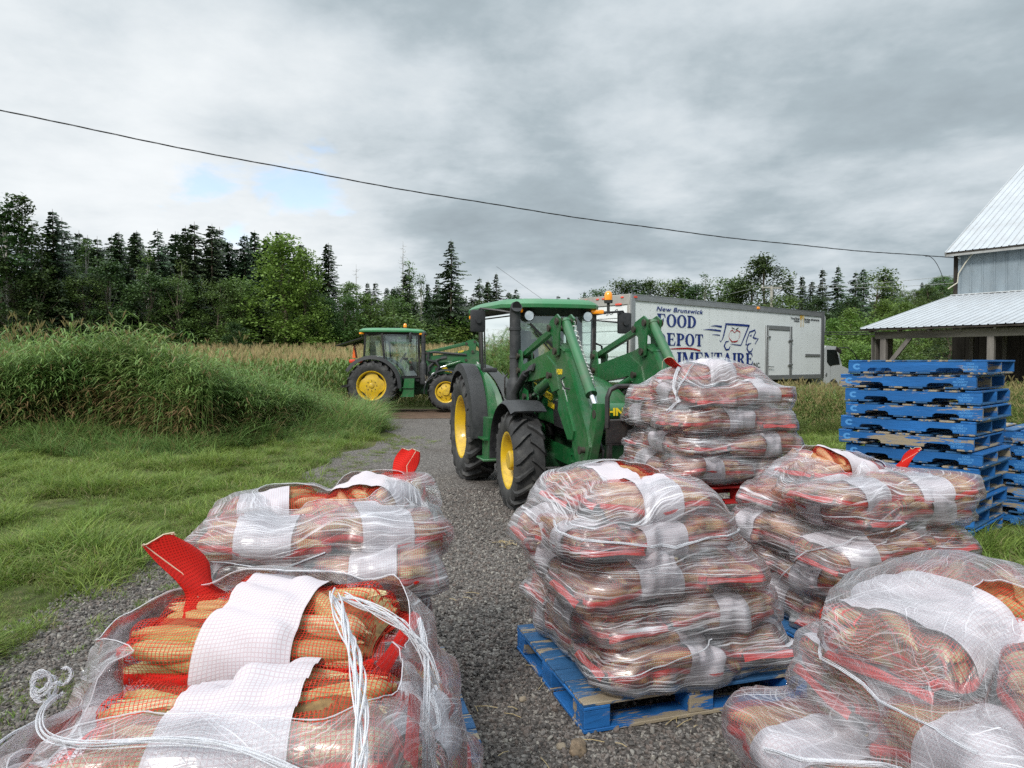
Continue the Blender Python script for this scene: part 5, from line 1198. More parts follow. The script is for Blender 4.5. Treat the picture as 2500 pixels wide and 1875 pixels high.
span('cable_tail', 'loose black cable loop hanging from the service cable beside the barn', (16.0, 27.65, 5.80), (17.0, 28.0, 4.72), -.35, .012, CAB_, 14)
def far_pole():
    x, y = px2x(1665, 60), 60; zt = py2z(618, 60)
    e = thing('utility_pole', 'grey wooden utility pole with a crossarm standing behind the white lorry', 'utility pole', (x, y, 0), 0)
    mb = MB(); mb.cyl((0, 0, -.5), (0, 0, zt), .16, .12, 10); mb.build('pole', mat('pole_wood', (.38, .36, .32), .8, var=.2), e)
    mb = MB(); mb.beam((-.9, 0, zt - .12), (.9, .1, zt - .2), .1, .12); mb.build('crossarm', mat('pole_wood', (.38, .36, .32)), e)
    for k in (-.8, .8): mb = MB(); mb.cyl((k, 0, zt - .1), (k, 0, zt + .05), .05, n=8); mb.build('insulator', WH_, e)
    wm = mat('wire_grey', (.30, .31, .30), .5)
    for k, dz in ((-.8, 0), (.8, -.03)):
        span('power_line', f'{"upper" if k < 0 else "lower"} thin grey power line running from the far pole to the right', (x + k, y, zt + dz), (px2x(2200, 50) + k, 50, py2z(578, 50) - .5 * (k > 0)), .45, .016, wm)
        span('power_line', f'{"upper" if k < 0 else "lower"} thin grey power line running from the far pole to the left behind the lorry', (x + k, y, zt + dz), (px2x(1380, 95) + k, 95, py2z(655, 95) - .4 * (k > 0)), .6, .018, wm)
    span('telephone_line', 'upper of two dark lines low in front of the bushes right of the lorry', (px2x(1500, 44), 44, py2z(716, 44)), (px2x(2150, 36), 36, py2z(715, 36)), .05, .022, CAB_)
    span('telephone_line', 'lower of two dark lines low in front of the bushes right of the lorry', (px2x(1500, 44), 44, py2z(721, 44)), (px2x(2150, 36), 36, py2z(720, 36)), .05, .022, CAB_)
    zs = py2z(733, 55); e = thing('shed', 'low grey open shed just right of the lorry box', 'shed', (px2x(1768, 55), 55, 0), .1)
    mb = MB(); mb.box((0, 0, zs), (3.0, 2.4, .10)); mb.build('roof', TIN_, e); mb = MB(); mb.box((0, -1.1, zs - .17), (2.9, .1, .2)); mb.build('fascia', WOODD, e)
    for k in (-1.3, 1.3): mb = MB(); mb.box((k, -1.0, zs / 2), (.12, .12, zs - .1)); mb.build('post', WOODD, e)
far_pole()
# ------------------------------------------------------------------ pallets
def wood_paint(name, col, worn=.5, streak=(.25, .25, 1)):
    m = bpy.data.materials.new(name); m.use_nodes = True; t = NT(m.node_tree); b = t.N['Principled BSDF']
    tc = t.n('ShaderNodeTexCoord').outputs['Object']; rnd = t.n('ShaderNodeObjectInfo').outputs['Random']
    v = t.n('ShaderNodeVectorMath', operation='ADD', ins={0: t.mapping(tc, (.35, 2.2, 2.2)), 1: t.n('ShaderNodeCombineXYZ', ins={0: t.math('MULTIPLY', rnd, 37.0), 1: t.math('MULTIPLY', rnd, 11.0), 2: 0.0}).outputs[0]}).outputs[0]
    n = t.noise(v, 5, 8, .7); n2 = t.noise(v, 22, 5, .7, 1.0)
    c = t.ramp(t.noise(v, 3, 5, .6), [(.3, tuple(x * .62 for x in col)), (.6, col), (.8, tuple(min(1, x * 1.5 + .01) for x in col))])
    c = t.mix(t.math('MULTIPLY', t.smooth(n2, .52, .72), .45), c, tuple(x * .35 for x in col) + (1,))
    k = t.math('ADD', n, t.math('MULTIPLY', t.math('SUBTRACT', rnd, .5), .16))
    c = t.mix(t.smooth(k, .655 - .1 * worn, .69 - .1 * worn), c, (.33, .27, .19, 1))
    t.L.new(c, b.inputs['Base Color']); b.inputs['Roughness'].default_value = .62; b.inputs['Specular IOR Level'].default_value = .35
    bn = t.n('ShaderNodeBump', ins={'Strength': .6, 'Distance': .006, 'Height': n2}); t.L.new(bn.outputs[0], b.inputs['Normal']); return m
PB_ = wood_paint('pallet_blue', (0.018, 0.145, 0.43), .85)
PBD_ = wood_paint('pallet_blue_deck', (0.035, 0.125, 0.28), 1.25)
PR_ = wood_paint('pallet_red', (0.42, 0.018, 0.018), .3)
CHALK_ = mat('stencil_pale', (.08, .29, .62), .8)

def stringer_mesh(L=1.22, h=.095, w=.038, seed=0):
    """notched stringer, along x; z 0..h"""
    P = [(0, 0)]
    for c in (.30, .92):
        a = .115; P += [(c - a, 0), (c - a + .004, .022), (c - a + .03, .038), (c + a - .03, .038), (c + a - .004, .022), (c + a, 0)]
    P += [(L, 0), (L, h), (0, h)]
    mb = MB(); mb.prism(P[::1], -w / 2, w / 2); return mb.mesh('stringer', 30)
STR_ME = stringer_mesh(); STR_ME.materials.append(PB_)
def board_mesh(l, w, t, m, name='deck_board'):
    mb = MB(); mb.box((0, 0, 0), (l, w, t), ch=.003); me = mb.mesh(name, 30); me.materials.append(m); return me
DECK = board_mesh(1.02, .125, .018, PBD_); DECKE = board_mesh(1.02, .125, .018, PB_)
def stencil(parent, lines, x, y, z, size, side=-1, rz=0):
    for i, l in enumerate(lines):
        o = text_obj('stencil_text', l, size, CHALK_, parent, (x, y, z + (len(lines) / 2 - i - .5) * size * 1.0), (PI / 2, 0, rz), bold=.0008, ext=.0003)
def stack_pallet(i, loc, rz, label):
    """stringer pallet: x along the stringers (1.22), y across (1.02)"""
    e = thing('pallet', label, 'pallet', loc, rz, 'blue pallets stacked beside the barn'); r = random.Random(i * 7 + 1)
    for y in (.019, .51, 1.001): link('stringer', STR_ME, e, (0, y, .020))
    for k in range(7): link('deck_board', DECKE if k in (0, 6) else DECK, e, (.063 + (1.22 - .126) * k / 6 + r.uniform(-.008, .008), .51 + r.uniform(-.006, .006), .124 + .0005), (r.uniform(-.004, .004), 0, PI / 2))
    for k, x in enumerate((.063, .20, .52, .70, 1.02, 1.157)):
        if x in (.2, 1.02) and r.random() < .5: continue
        link('bottom_board', DECK, e, (x + r.uniform(-.01, .01), .51, .010), (0, 0, PI / 2))
    fr = i % 2
    lines = [['CA34', 'PROPERTY', 'OF CHEP'], ['CA34', 'PROPRIETE', 'DE CHEP']][fr]
    stencil(e, lines, 1.22 - .13, -.0008, .068, .026)
    # big C on the far end of the stringer
    mb = MB(); c = Vector((.085, 0, .068)); a0 = r.uniform(.5, .9); V = []; f = []
    for k in range(13):
        a = a0 + (2 * PI - 2 * a0) * k / 12
        for rr_ in (.013, .031): V.append((c.x + rr_ * 1.35 * math.cos(a), -.0012, c.z + rr_ * math.sin(a)))
    for k in range(12): f.append((2 * k, 2 * k + 1, 2 * k + 3, 2 * k + 2))
    mb.add(V, f); mb.build('stencil_mark', CHALK_, e, None)
    return e
def build_stack():
    # near corner (4.25, 6.5); stringers run from the far left end to the near corner
    cx, cy = 4.27, 6.50; dx, dy = -.68, .74; l = math.hypot(dx, dy); dx /= l; dy /= l
    ang = math.atan2(-dy, -dx); n = 12; r = random.Random(5); z = 0.012
    ords = ['lowest', 'second lowest', 'third from the ground', 'fourth from the ground', 'fifth from the ground', 'sixth from the ground', 'sixth from the top', 'fifth from the top', 'fourth from the top', 'third from the top', 'second from the top', 'topmost']
    for i in range(n):
        a = ang + r.uniform(-.012, .012); off = r.uniform(-.035, .035) + (-.06 if i == 11 else 0); o2 = r.uniform(-.02, .02)
        ox = cx + dx * (1.22 + off) + -dy * o2; oy = cy + dy * (1.22 + off) + dx * o2
        stack_pallet(i, (ox, oy, z), a, f'worn blue pallet, {ords[i]} in the tall stack before the barn'); z += .1435
build_stack()
def build_stack_two():
    z = .012; r = random.Random(15)
    for i in range(7):
        a = math.atan2(-.74, .68) + r.uniform(-.02, .02)
        stack_pallet(i + 20, (4.45 + r.uniform(-.02, .03), 8.02 + r.uniform(-.02, .03), z), a, f'blue pallet {["lowest", "second", "third", "fourth", "fifth", "sixth", "seventh and last"][i]} from the ground in the lower stack behind the tall one'); z += .1435
build_stack_two()
def block_pallet(name_col, m, md, loc, rz, label, L=1.22, W=1.02):
    """block pallet, origin at its centre, x long"""
    e = thing('pallet', label, 'pallet', loc, rz, 'pallets under the wrapped loads'); r = random.Random(int(loc[0] * 100))
    bl = MB(); bl.box((0, 0, 0), (.13, .14, .088), ch=.004); blm = bl.mesh('block', 30); blm.materials.append(m)
    for x in (-L / 2 + .068, 0, L / 2 - .068):
        for y in (-W / 2 + .073, 0, W / 2 - .073): link('block', blm, e, (x, y, .062))
    bb = board_mesh(L, .14, .018, m, 'bottom_board'); bs = board_mesh(W - .284, .13, .018, m, 'bottom_board')
    for y in (-W / 2 + .071, 0, W / 2 - .071): link('bottom_board', bb, e, (0, y, .009))
    for x in (-L / 2 + .066, L / 2 - .066):
        for s in (-1, 1): pass
    for x in (-L / 2 + .066, L / 2 - .066):
        bq = board_mesh(W / 2 - .215, .13, .018, m, 'bottom_board')
        for s in (-1, 1): link('bottom_board', bq, e, (x, s * W / 4, .009), (0, 0, PI / 2))
    st = board_mesh(W, .13, .016, m, 'stringer_board')
    for x in (-L / 2 + .066, 0, L / 2 - .066): link('stringer_board', st, e, (x, 0, .1145), (0, 0, PI / 2))
    dk = board_mesh(L, .118, .016, md)
    for k in range(8): link('deck_board', dk, e, (r.uniform(-.004, .004), -W / 2 + .06 + (W - .12) * k / 7, .1315))
    return e

# ------------------------------------------------------------------ corn sacks
def husk_mat():
    m = bpy.data.materials.new('corn_husk'); m.use_nodes = True; t = NT(m.node_tree); b = t.N['Principled BSDF']
    tc = t.n('ShaderNodeTexCoord').outputs['Object']; rnd = t.n('ShaderNodeObjectInfo').outputs['Random']
    # the ear lies along x: fine veins along its length
    at = t.n('ShaderNodeAttribute', attribute_name='tint').outputs['Fac']
    v = t.n('ShaderNodeTexNoise', ins={'Vector': t.mapping(tc, (5, 110, 110)), 'Scale': 1.0, 'Detail': 4, 'Roughness': .6}).outputs[0]
    g = t.noise(t.mapping(tc, (10, 26, 26)), 1.0, 5, .65); x = t.n('ShaderNodeSeparateXYZ', ins={0: tc}).outputs[0]
    k = t.math('FRACT', t.math('ADD', at, rnd))
    c = t.ramp(k, [(0, (.56, .49, .20)), (.3, (.66, .56, .28)), (.55, (.47, .49, .17)), (.8, (.70, .61, .38)), (1, (.46, .36, .15))])
    c = t.mix(t.math('MULTIPLY', t.smooth(g, .42, .66), .55), c, (.44, .31, .12, 1))
    c = t.mix(t.math('MULTIPLY', t.smooth(v, .40, .68), .55), c, (.30, .19, .07, 1))
    c = t.mix(t.math('MULTIPLY', t.smooth(x, .04, .125), .5), c, (.78, .68, .42, 1))
    c = t.mix(t.math('MULTIPLY', t.math('SUBTRACT', 1.0, t.smooth(x, -.125, -.085)), .6), c, (.24, .17, .07, 1))
    t.L.new(c, b.inputs['Base Color']); b.inputs['Roughness'].default_value = .5; b.inputs['Specular IOR Level'].default_value = .4
    bn = t.n('ShaderNodeBump', ins={'Strength': .7, 'Distance': .003, 'Height': v}); t.L.new(bn.outputs[0], b.inputs['Normal']); return m
HUSK = husk_mat()
def ear_geo(seed, L=.25, Rm=.031, n=16):
    """husked ear along x: stalk end at -x, overlapping husk leaves that close to a loose tip at +x"""
    r = np.random.RandomState(seed); st = [0, .03, .08, .16, .28, .40, .52, .64, .75, .84, .91, .96, 1.0]; pr = [.26, .46, .74, .92, 1.0, 1.0, .95, .86, .72, .52, .33, .17, .06]
    bend = r.normal(0, .006); rows = []; ph = r.rand() * 6; fat = r.uniform(.80, .98); k1, k2 = r.uniform(.8, 2.2), r.uniform(-2, 2)
    fl = r.uniform(.82, .96)
    for s, p in zip(st, pr):
        ring = []
        for i in range(n):
            a = 2 * PI * i / n; sw = (a * 3 + ph + s * k1) % (2 * PI); leaf = .10 * (sw / (2 * PI)) ** 2        # each husk leaf lifts towards its free edge
            rr = Rm * p * fat * (.95 + leaf + .03 * math.sin(a * 7 + s * k2 * 4) + .025 * math.sin(s * 11 + a * 2 + ph)); ring.append(((s - .5) * L, rr * math.cos(a) + bend * (1 - (2 * s - 1) ** 2), rr * fl * math.sin(a)))
        rows.append(ring)
    return np.array(rows)
def ear_mesh(seed):
    P = ear_geo(seed); mb = MB(); mb.grid(P, closed_u=True); a, n = P.shape[:2]; mb.f.append(tuple(range(n))); mb.m.append(0); mb.f.append(tuple((a - 1) * n + i for i in range(n))[::-1]); mb.m.append(0)
    r = random.Random(seed)
    for q in range(4):   # loose husk leaf tips and silk
        an = r.uniform(0, 6.28); y, z = .012 * math.cos(an), .010 * math.sin(an); x = .25 / 2 - .03; mb.add([(x - .02, y - .007, z), (x - .02, y + .007, z), (x + .034, y * .9, z * .9)], [(0, 1, 2)])
    mb.cyl((-.25 / 2 - .006, 0, 0), (-.25 / 2 + .004, 0, 0), .009, .010, 8)
    me = mb.mesh('corn_ear', 34); me.materials.append(HUSK); at = me.attributes.new('tint', 'FLOAT', 'POINT'); at.data.foreach_set('value', np.full(len(me.vertices), r.random(), np.float32)); return me
EARS = [ear_mesh(300 + i) for i in range(8)]

def net_mat(name, red, pitch, line, band=False, alpha_min=.0):
    m = bpy.data.materials.new(name); m.use_nodes = True; t = NT(m.node_tree); b = t.N['Principled BSDF']
    uv = t.n('ShaderNodeUVMap').outputs[0]; sp = t.n('ShaderNodeSeparateXYZ', ins={0: uv}).outputs
    wob = t.noise(uv, 9, 2, .5)
    def ln(c):
        f = t.math('FRACT', t.math('ADD', t.math('DIVIDE', c, pitch), t.math('MULTIPLY', wob, .9)))
        d = t.math('ABSOLUTE', t.math('SUBTRACT', f, .5)); return t.math('SUBTRACT', 1.0, t.smooth(d, line * .5 - .05, line * .5 + .05))
    g = t.math('MAXIMUM', ln(sp[0]), ln(sp[1]))
    b.inputs['Roughness'].default_value = .8; b.inputs['Specular IOR Level'].default_value = .15
    if band:
        tcn = t.noise(uv, 14, 4, .6)
        c = t.mix(t.math('MULTIPLY', g, .42), (.62, .59, .62, 1), (.50, .30, .32, 1)); c = t.mix(t.math('MULTIPLY', t.smooth(tcn, .45, .75), .18), c, (.54, .46, .49, 1))
        t.L.new(c, b.inputs['Base Color']); b.inputs['Alpha'].default_value = .93
        tl = t.n('ShaderNodeBsdfTranslucent', ins={0: (.7, .66, .68, 1)}); mx = t.n('ShaderNodeMixShader', ins={0: .0, 1: b.outputs[0], 2: tl.outputs[0]}); t.L.new(mx.outputs[0], t.N['Material Output'].inputs[0])
        bn = t.n('ShaderNodeBump', ins={'Strength': .4, 'Distance': .003, 'Height': t.math('ADD', t.math('MULTIPLY', tcn, 1.5), t.math('MULTIPLY', g, .3))}); t.L.new(bn.outputs[0], b.inputs['Normal'])
    else:
        # gathered patches of netting read as solid red
        pk = t.smooth(t.noise(uv, 5.5, 4, .6), .57, .70)
        al = t.math('MAXIMUM', t.math('MAXIMUM', g, t.math('MULTIPLY', pk, .24)), alpha_min)
        t.L.new(t.mix(g, tuple(q * .72 for q in red) + (1,), (*red, 1)), b.inputs['Base Color']); t.L.new(al, b.inputs['Alpha'])
    return m
NET = net_mat('red_net', (.56, .030, .016), .0088, .165)
NET_SOLID = net_mat('red_net_folded', (.55, .016, .010), .0075, .5, alpha_min=.72)
BAND = net_mat('white_band', (0, 0, 0), .010, .22, band=True)
STRING_ = mat('sack_string', (.62, .50, .36), .8)
INNER = mat('packed_husks', (.20, .12, .045), .9, var=.6, vscale=22, stretch=(1, 1, 1), bump=.6, bscale=60)

def sack(label, loc, rz, L, W, T, seed, pitch=0.0, roll=0.0, bandx=0.0, bandw=.22, res=(64, 48), ears=(34,), neck=None, group='corn sacks', lone=True, sag=0.0, name='corn_sack', hem=True, tip=None, all_ears=True):
    """netted sack, long axis x. ears hug the inside of the net, which is traced onto them"""
    r = np.random.RandomState(seed); e = thing(name, label, 'sack', loc, 0, group); e.rotation_euler = (roll, pitch, rz)
    nu, nv = res
    def env(v):   # half width, half thickness along the length
        return W / 2 * (1 - .22 * abs(v) ** 5 - .06 * abs(v)), T / 2 * max(.02, (1 - abs(v) ** 3.4)) ** .75
    wv1, wv2 = r.rand() * 6, r.rand() * 6
    def surf(a, v, k=1.0):
        w, t = env(v); ca, sa = np.cos(a), np.sin(a); ex = .82
        y = w * np.sign(ca) * np.abs(ca) ** ex * k; z = t * np.sign(sa) * np.abs(sa) ** 1.12 * k * 1.06
        z = z + .018 * math.sin(v * 2.4 + wv1) + .012 * math.sin(v * 5 + wv2) - sag * v * v
        x = v * L / 2 * (1 + .02 * np.cos(a * 2 + wv1))
        return np.stack([np.full_like(ca, 1.0) * x, y, z], -1)
    A = np.linspace(0, 2 * PI, nu, endpoint=False); V = np.concatenate([[-1], np.linspace(-.985, .985, nv - 2), [1]])
    P = np.array([surf(A, v) for v in V])             # nv, nu, 3
    # ears just below the envelope
    eL, eR = .25, .031; E = []
    base = r.choice([0, 0, PI / 2, .6, -.5]) + r.normal(0, .2)
    def place(top, n):
        tries = 0; got = []
        while len(got) < n and tries < n * 14:
            tries += 1; v = r.uniform(-.80, .80); yy = r.uniform(-.78, .78)
            w, t = env(v); y = yy * w; z = (t * (max(0, 1 - abs(yy) ** 2.2)) ** .6 - eR * 1.02) * top
            an = base + r.normal(0, .30) + (PI if r.rand() < .5 else 0); x = v * L / 2
            hx, hy = abs(math.cos(an)) * eL / 2, abs(math.sin(an)) * eL / 2
            if abs(x) + hx > L / 2 * .88: x = math.copysign(max(0, L / 2 * .88 - hx), x)
            if abs(y) + hy > w * .92: y = math.copysign(max(0, w * .92 - hy), y)
            ok = True
            for (gx, gy, ga) in got:
                # distance between axes, measured across
                dx, dy = x - gx, y - gy; acr = abs(-dx * math.sin(ga) + dy * math.cos(ga)); alo = abs(dx * math.cos(ga) + dy * math.sin(ga))
                if acr < .053 and alo < .17: ok = False; break
            if not ok: continue
            got.append((x, y, an))
            zo = .018 * math.sin(x / (L / 2) * 2.4 + wv1) + .012 * math.sin(x / (L / 2) * 5 + wv2) - sag * (x / (L / 2)) ** 2
            til = -(y / w) * .45 * abs(math.sin(an)) * top if True else 0
            E.append((np.array([x, y, z + zo + r.normal(0, .004)]), an, r.normal(0, .10), math.copysign(1, 1), eR))
    place(1, ears[0])
    for side in (-1, 1):        # along the flanks
        for k in range(int(L / .21)):
            x = -L / 2 * .86 + .125 + k * (L * .86 - .25) / max(1, int(L / .21) - 1) + r.uniform(-.02, .02); v = x / (L / 2); w, t = env(v)
            for zz in ((.18, -.3) if T > .17 else (0,)):
                E.append((np.array([x, side * (w * .70), zz * t + .018 * math.sin(v * 2.4 + wv1) + .012 * math.sin(v * 5 + wv2) - sag * v * v]), (0 if side > 0 else PI) + r.normal(0, .22), r.normal(0, .16), 1, eR))
    for side in (-1, 1):        # ends
        for k in range(int(W / .10)):
            y = (k + .5) / int(W / .10) * W * .84 - W * .42; v = side * .78
            E.append((np.array([side * (L / 2 * .90 - .13), y, .018 * math.sin(v * 2.4 + wv1) + .012 * math.sin(v * 5 + wv2) - sag * v * v + r.normal(0, .012)]), r.normal(0, .25) + (0 if side > 0 else PI), r.normal(0, .12), 1, eR))
    c0 = np.array([q[0] for q in E]); dirs = np.array([[math.cos(q[1]) * math.cos(q[2]), math.sin(q[1]) * math.cos(q[2]), math.sin(q[2])] for q in E])
    a_ = c0 - dirs * (eL / 2 - .028); b_ = c0 + dirs * (eL / 2 - .04)
    core = [surf(A, v, .62) for v in V]
    # trace the net inwards until it rests on the ears or on the core
    Q = P.reshape(-1, 3).copy(); cen = np.stack([P[:, :, 0] * .93, P[:, :, 1] * .62, np.broadcast_to(P[:, :, 2].mean(1, keepdims=True), P[:, :, 2].shape)], -1).reshape(-1, 3)
    inn = cen - Q; inn /= np.maximum(np.linalg.norm(inn, axis=1, keepdims=True), 1e-6); trav = np.zeros(len(Q)); lim = .036
    for it in range(10):
        pa = Q[:, None, :] - a_[None]; ba = (b_ - a_)[None]; h = np.clip((pa * ba).sum(-1) / (ba * ba).sum(-1), 0, 1); d = np.linalg.norm(pa - ba * h[..., None], axis=-1)
        kk = -np.log(np.exp(-np.clip(d - eR * 1.13 * (1 - .30 * np.clip(h - .6, 0, 1)), -.1, .3) * 110).sum(1)) / 110
        st = np.clip(kk - .005, -.02, .02) * .9; st = np.where(trav + st > lim, lim - trav, st); trav += st; Q += inn * st[:, None]
    Q = Q.reshape(nv, nu, 3)
    tb = trav.reshape(nv, nu)
    for _ in range(max(2, nu // 16)): tb = np.minimum.reduce([tb, np.roll(tb, 1, 1), np.roll(tb, -1, 1)])
    for _ in range(nu // 12): tb = (np.roll(tb, 1, 1) + np.roll(tb, -1, 1) + 2 * tb) / 4; tb[1:-1] = (tb[:-2] + tb[2:] + 2 * tb[1:-1]) / 4
    QB = P + inn.reshape(nv, nu, 3) * (np.minimum(tb, trav.reshape(nv, nu)) * .3 + tb * .2 + trav.reshape(nv, nu) * .5 - .006)[..., None]; QBc = np.concatenate([QB, QB[:, :1]], 1)
    # uv in metres
    du = np.concatenate([[0], np.cumsum(np.linalg.norm(np.diff(P[nv // 2], axis=0), axis=1))]); uu = np.concatenate([du, [du[-1] + np.linalg.norm(P[nv // 2, 0] - P[nv // 2, -1])]])
    vv = V * L / 2
    Qc = np.concatenate([Q, Q[:, :1]], 1)
    def strip(i0, i1, off, nm, mt, sub=1, j0=0, j1=nu):
        S = (QBc if off else Qc)[i0:i1 + 1, j0:j1 + 1].copy(); off = 0; ce = S.mean(axis=1, keepdims=True)
        if off:
            gu = np.gradient(S, axis=1); gv = np.gradient(S, axis=0) if S.shape[0] > 1 else gu; nn = np.cross(gu, gv); ln_ = np.linalg.norm(nn, axis=-1, keepdims=True); nn = nn / np.maximum(ln_, 1e-9)
            sg = np.sign(((S - ce) * nn).sum(-1, keepdims=True)); sg[sg == 0] = 1; S = S + nn * sg * off
        a, b2 = S.shape[:2]; F_ = [(i * b2 + j, i * b2 + j + 1, (i + 1) * b2 + j + 1, (i + 1) * b2 + j) for i in range(a - 1) for j in range(b2 - 1)]
        U = np.stack(np.meshgrid(uu[j0:j1 + 1], vv[i0:i1 + 1]), -1).reshape(-1, 2) + seed * .37
        me = fastmesh(nm, S.reshape(-1, 3), F_, mt, smooth=True, uv=U); return link(nm, me, e)
    strip(0, nv - 1, 0, 'net', NET)
    bi0 = int(np.argmin(abs(vv - (bandx - bandw / 2)))); bi1 = int(np.argmin(abs(vv - (bandx + bandw / 2)))); 
    if bandw > 0: strip(bi0, max(bi1, bi0 + 1), .0035, 'white_band', BAND)
    # inner mass of husks
    mb = MB(); mb.grid(np.array([surf(A[::4], v, .70) * np.array([.90, 1, 1]) for v in V[::4]]), closed_u=True); mb.build('packed_corn', INNER, e, 180)
    # hems: flat folded netting at both ends and a seam along the flanks
    hempts = []
    for side, row in ((-1, Q[0]), (1, Q[-1])):
        ys = np.linspace(-1, 1, 15); w, _ = env(1.0); zz = row[:, 2].mean(); ext = .026 * (1 if r.rand() < .7 else .6); rows = []
        for k, s_ in enumerate((0, .5, 1.0)): rows.append([(side * (L / 2 - .012 + ext * s_), y * w * (1 + .04 * s_), zz - .022 * s_ * s_ + .004 * math.sin(y * 4 + wv1 + k)) for y in ys])
        S = np.array(rows).reshape(-1, 3); hempts.append(S); F_ = [(i * 15 + j, i * 15 + j + 1, (i + 1) * 15 + j + 1, (i + 1) * 15 + j) for i in range(2) for j in range(14)]
        link('hem', fastmesh('hem', S, F_, NET_SOLID, uv=S[:, :2]), e)
    if hem:
        for side in (-1, 1):
            j = 0 if side > 0 else nu // 2; line = Q[2:-2, j]; off = .009 + .004 * np.sin(np.arange(len(line)) * .5 + wv1)
            S = np.stack([line + [0, -side * .002, .008], line + np.stack([0 * off, side * off, -.004 + 0 * off], -1), line + np.stack([0 * off, side * off * .4, -.018 + 0 * off], -1)], 0); n_ = len(line)
            F_ = [(i * n_ + k, i * n_ + k + 1, (i + 1) * n_ + k + 1, (i + 1) * n_ + k) for i in range(2) for k in range(n_ - 1)]
            link('seam', fastmesh('seam', S.reshape(-1, 3), F_, NET_SOLID, uv=S.reshape(-1, 3)[:, :2], smooth=True), e)
    for q in E:
        if not all_ears: break
        o = link('corn_ear', EARS[r.randint(8)], e, q[0]); o.rotation_euler = (r.rand() * 6.28, -q[2], q[1])
    if not all_ears:
        V_ = []; F_ = []; k = 0
        for q in E:
            g = ear_geo(r.randint(99))[::2, ::2]; a, n = g.shape[:2]; M = Matrix.Translation(q[0]) @ Euler((r.rand() * 6.28, -q[2], q[1])).to_matrix().to_4x4(); A4 = np.array(M); g = g.reshape(-1, 3) @ A4[:3, :3].T + A4[:3, 3]; V_.append(g)
            F_ += [(k + i * n + j, k + i * n + (j + 1) % n, k + (i + 1) * n + (j + 1) % n, k + (i + 1) * n + j) for i in range(a - 1) for j in range(n)]; k += a * n
        o = link('corn_ears', fastmesh('corn_ears', np.concatenate(V_), F_, HUSK, smooth=True, cols=np.repeat(r.rand(len(E)), len(V_[0]))), e); tag(o, kind='stuff')
    if neck:   # unfilled, stitched shut end of the sack sticking up: (side, length, lift)
        side, nl, lift, yo = neck; rows = []; w0 = W * .155
        x0 = side * (L / 2 - .13); z0 = float(env(.6)[1])
        for k, s_ in enumerate(np.linspace(0, 1, 11)):
            wd = w0 * (1.5 - 3.2 * s_ if s_ < .22 else .80 + .42 * math.sin((s_ - .22) / .78 * 2.9)) ; c = np.array([x0 + side * (.13 * s_), yo * W + .02 * math.sin(s_ * 3), z0 - .06 + nl * s_ * lift])
            th_ = .026 * (1 - s_) ** 1.2 + .003
            rows.append([c + [(th_ * math.cos(a) + .018 * math.sin(math.sin(a) * 3 + s_ * 4 + wv1) * min(1, s_ * 2)) * side, wd * math.sin(a), .010 * math.sin(math.sin(a) * 4 + wv2)] for a in np.linspace(0, 2 * PI, 17)])
        S = np.array(rows); F_ = [(i * 17 + j, i * 17 + j + 1, (i + 1) * 17 + j + 1, (i + 1) * 17 + j) for i in range(10) for j in range(16)]
        link('sack_neck', fastmesh('sack_neck', S.reshape(-1, 3), F_, NET_SOLID, uv=S.reshape(-1, 3)[:, 1:], smooth=True), e)
        mb = MB(); top = S[-1]; pts = [top[int(j)] + [0, 0, .002] for j in np.linspace(4, 12, 12)]; mb.tube([p + np.array([side * .004 * (-1) ** i, 0, .004 * (i % 2)]) for i, p in enumerate(pts)], .0022, 4)
        p0 = top[4]; mb.tube([p0, p0 + [side * .01, .01, -.02], p0 + [side * .016, .004, -.05], p0 + [side * .012, .012, -.075]], .002, 4); mb.tube([S[-1][10], S[5][9], S[2][10]], .0016, 4); mb.build('stitching', STRING_, e, 60)
    e['hull'] = 1
    return e, np.concatenate([Qc.reshape(-1, 3)] + hempts + ([QBc[bi0:max(bi1, bi0 + 1) + 1].reshape(-1, 3) * [1, 1.01, 1]] if bandw > 0 else []))

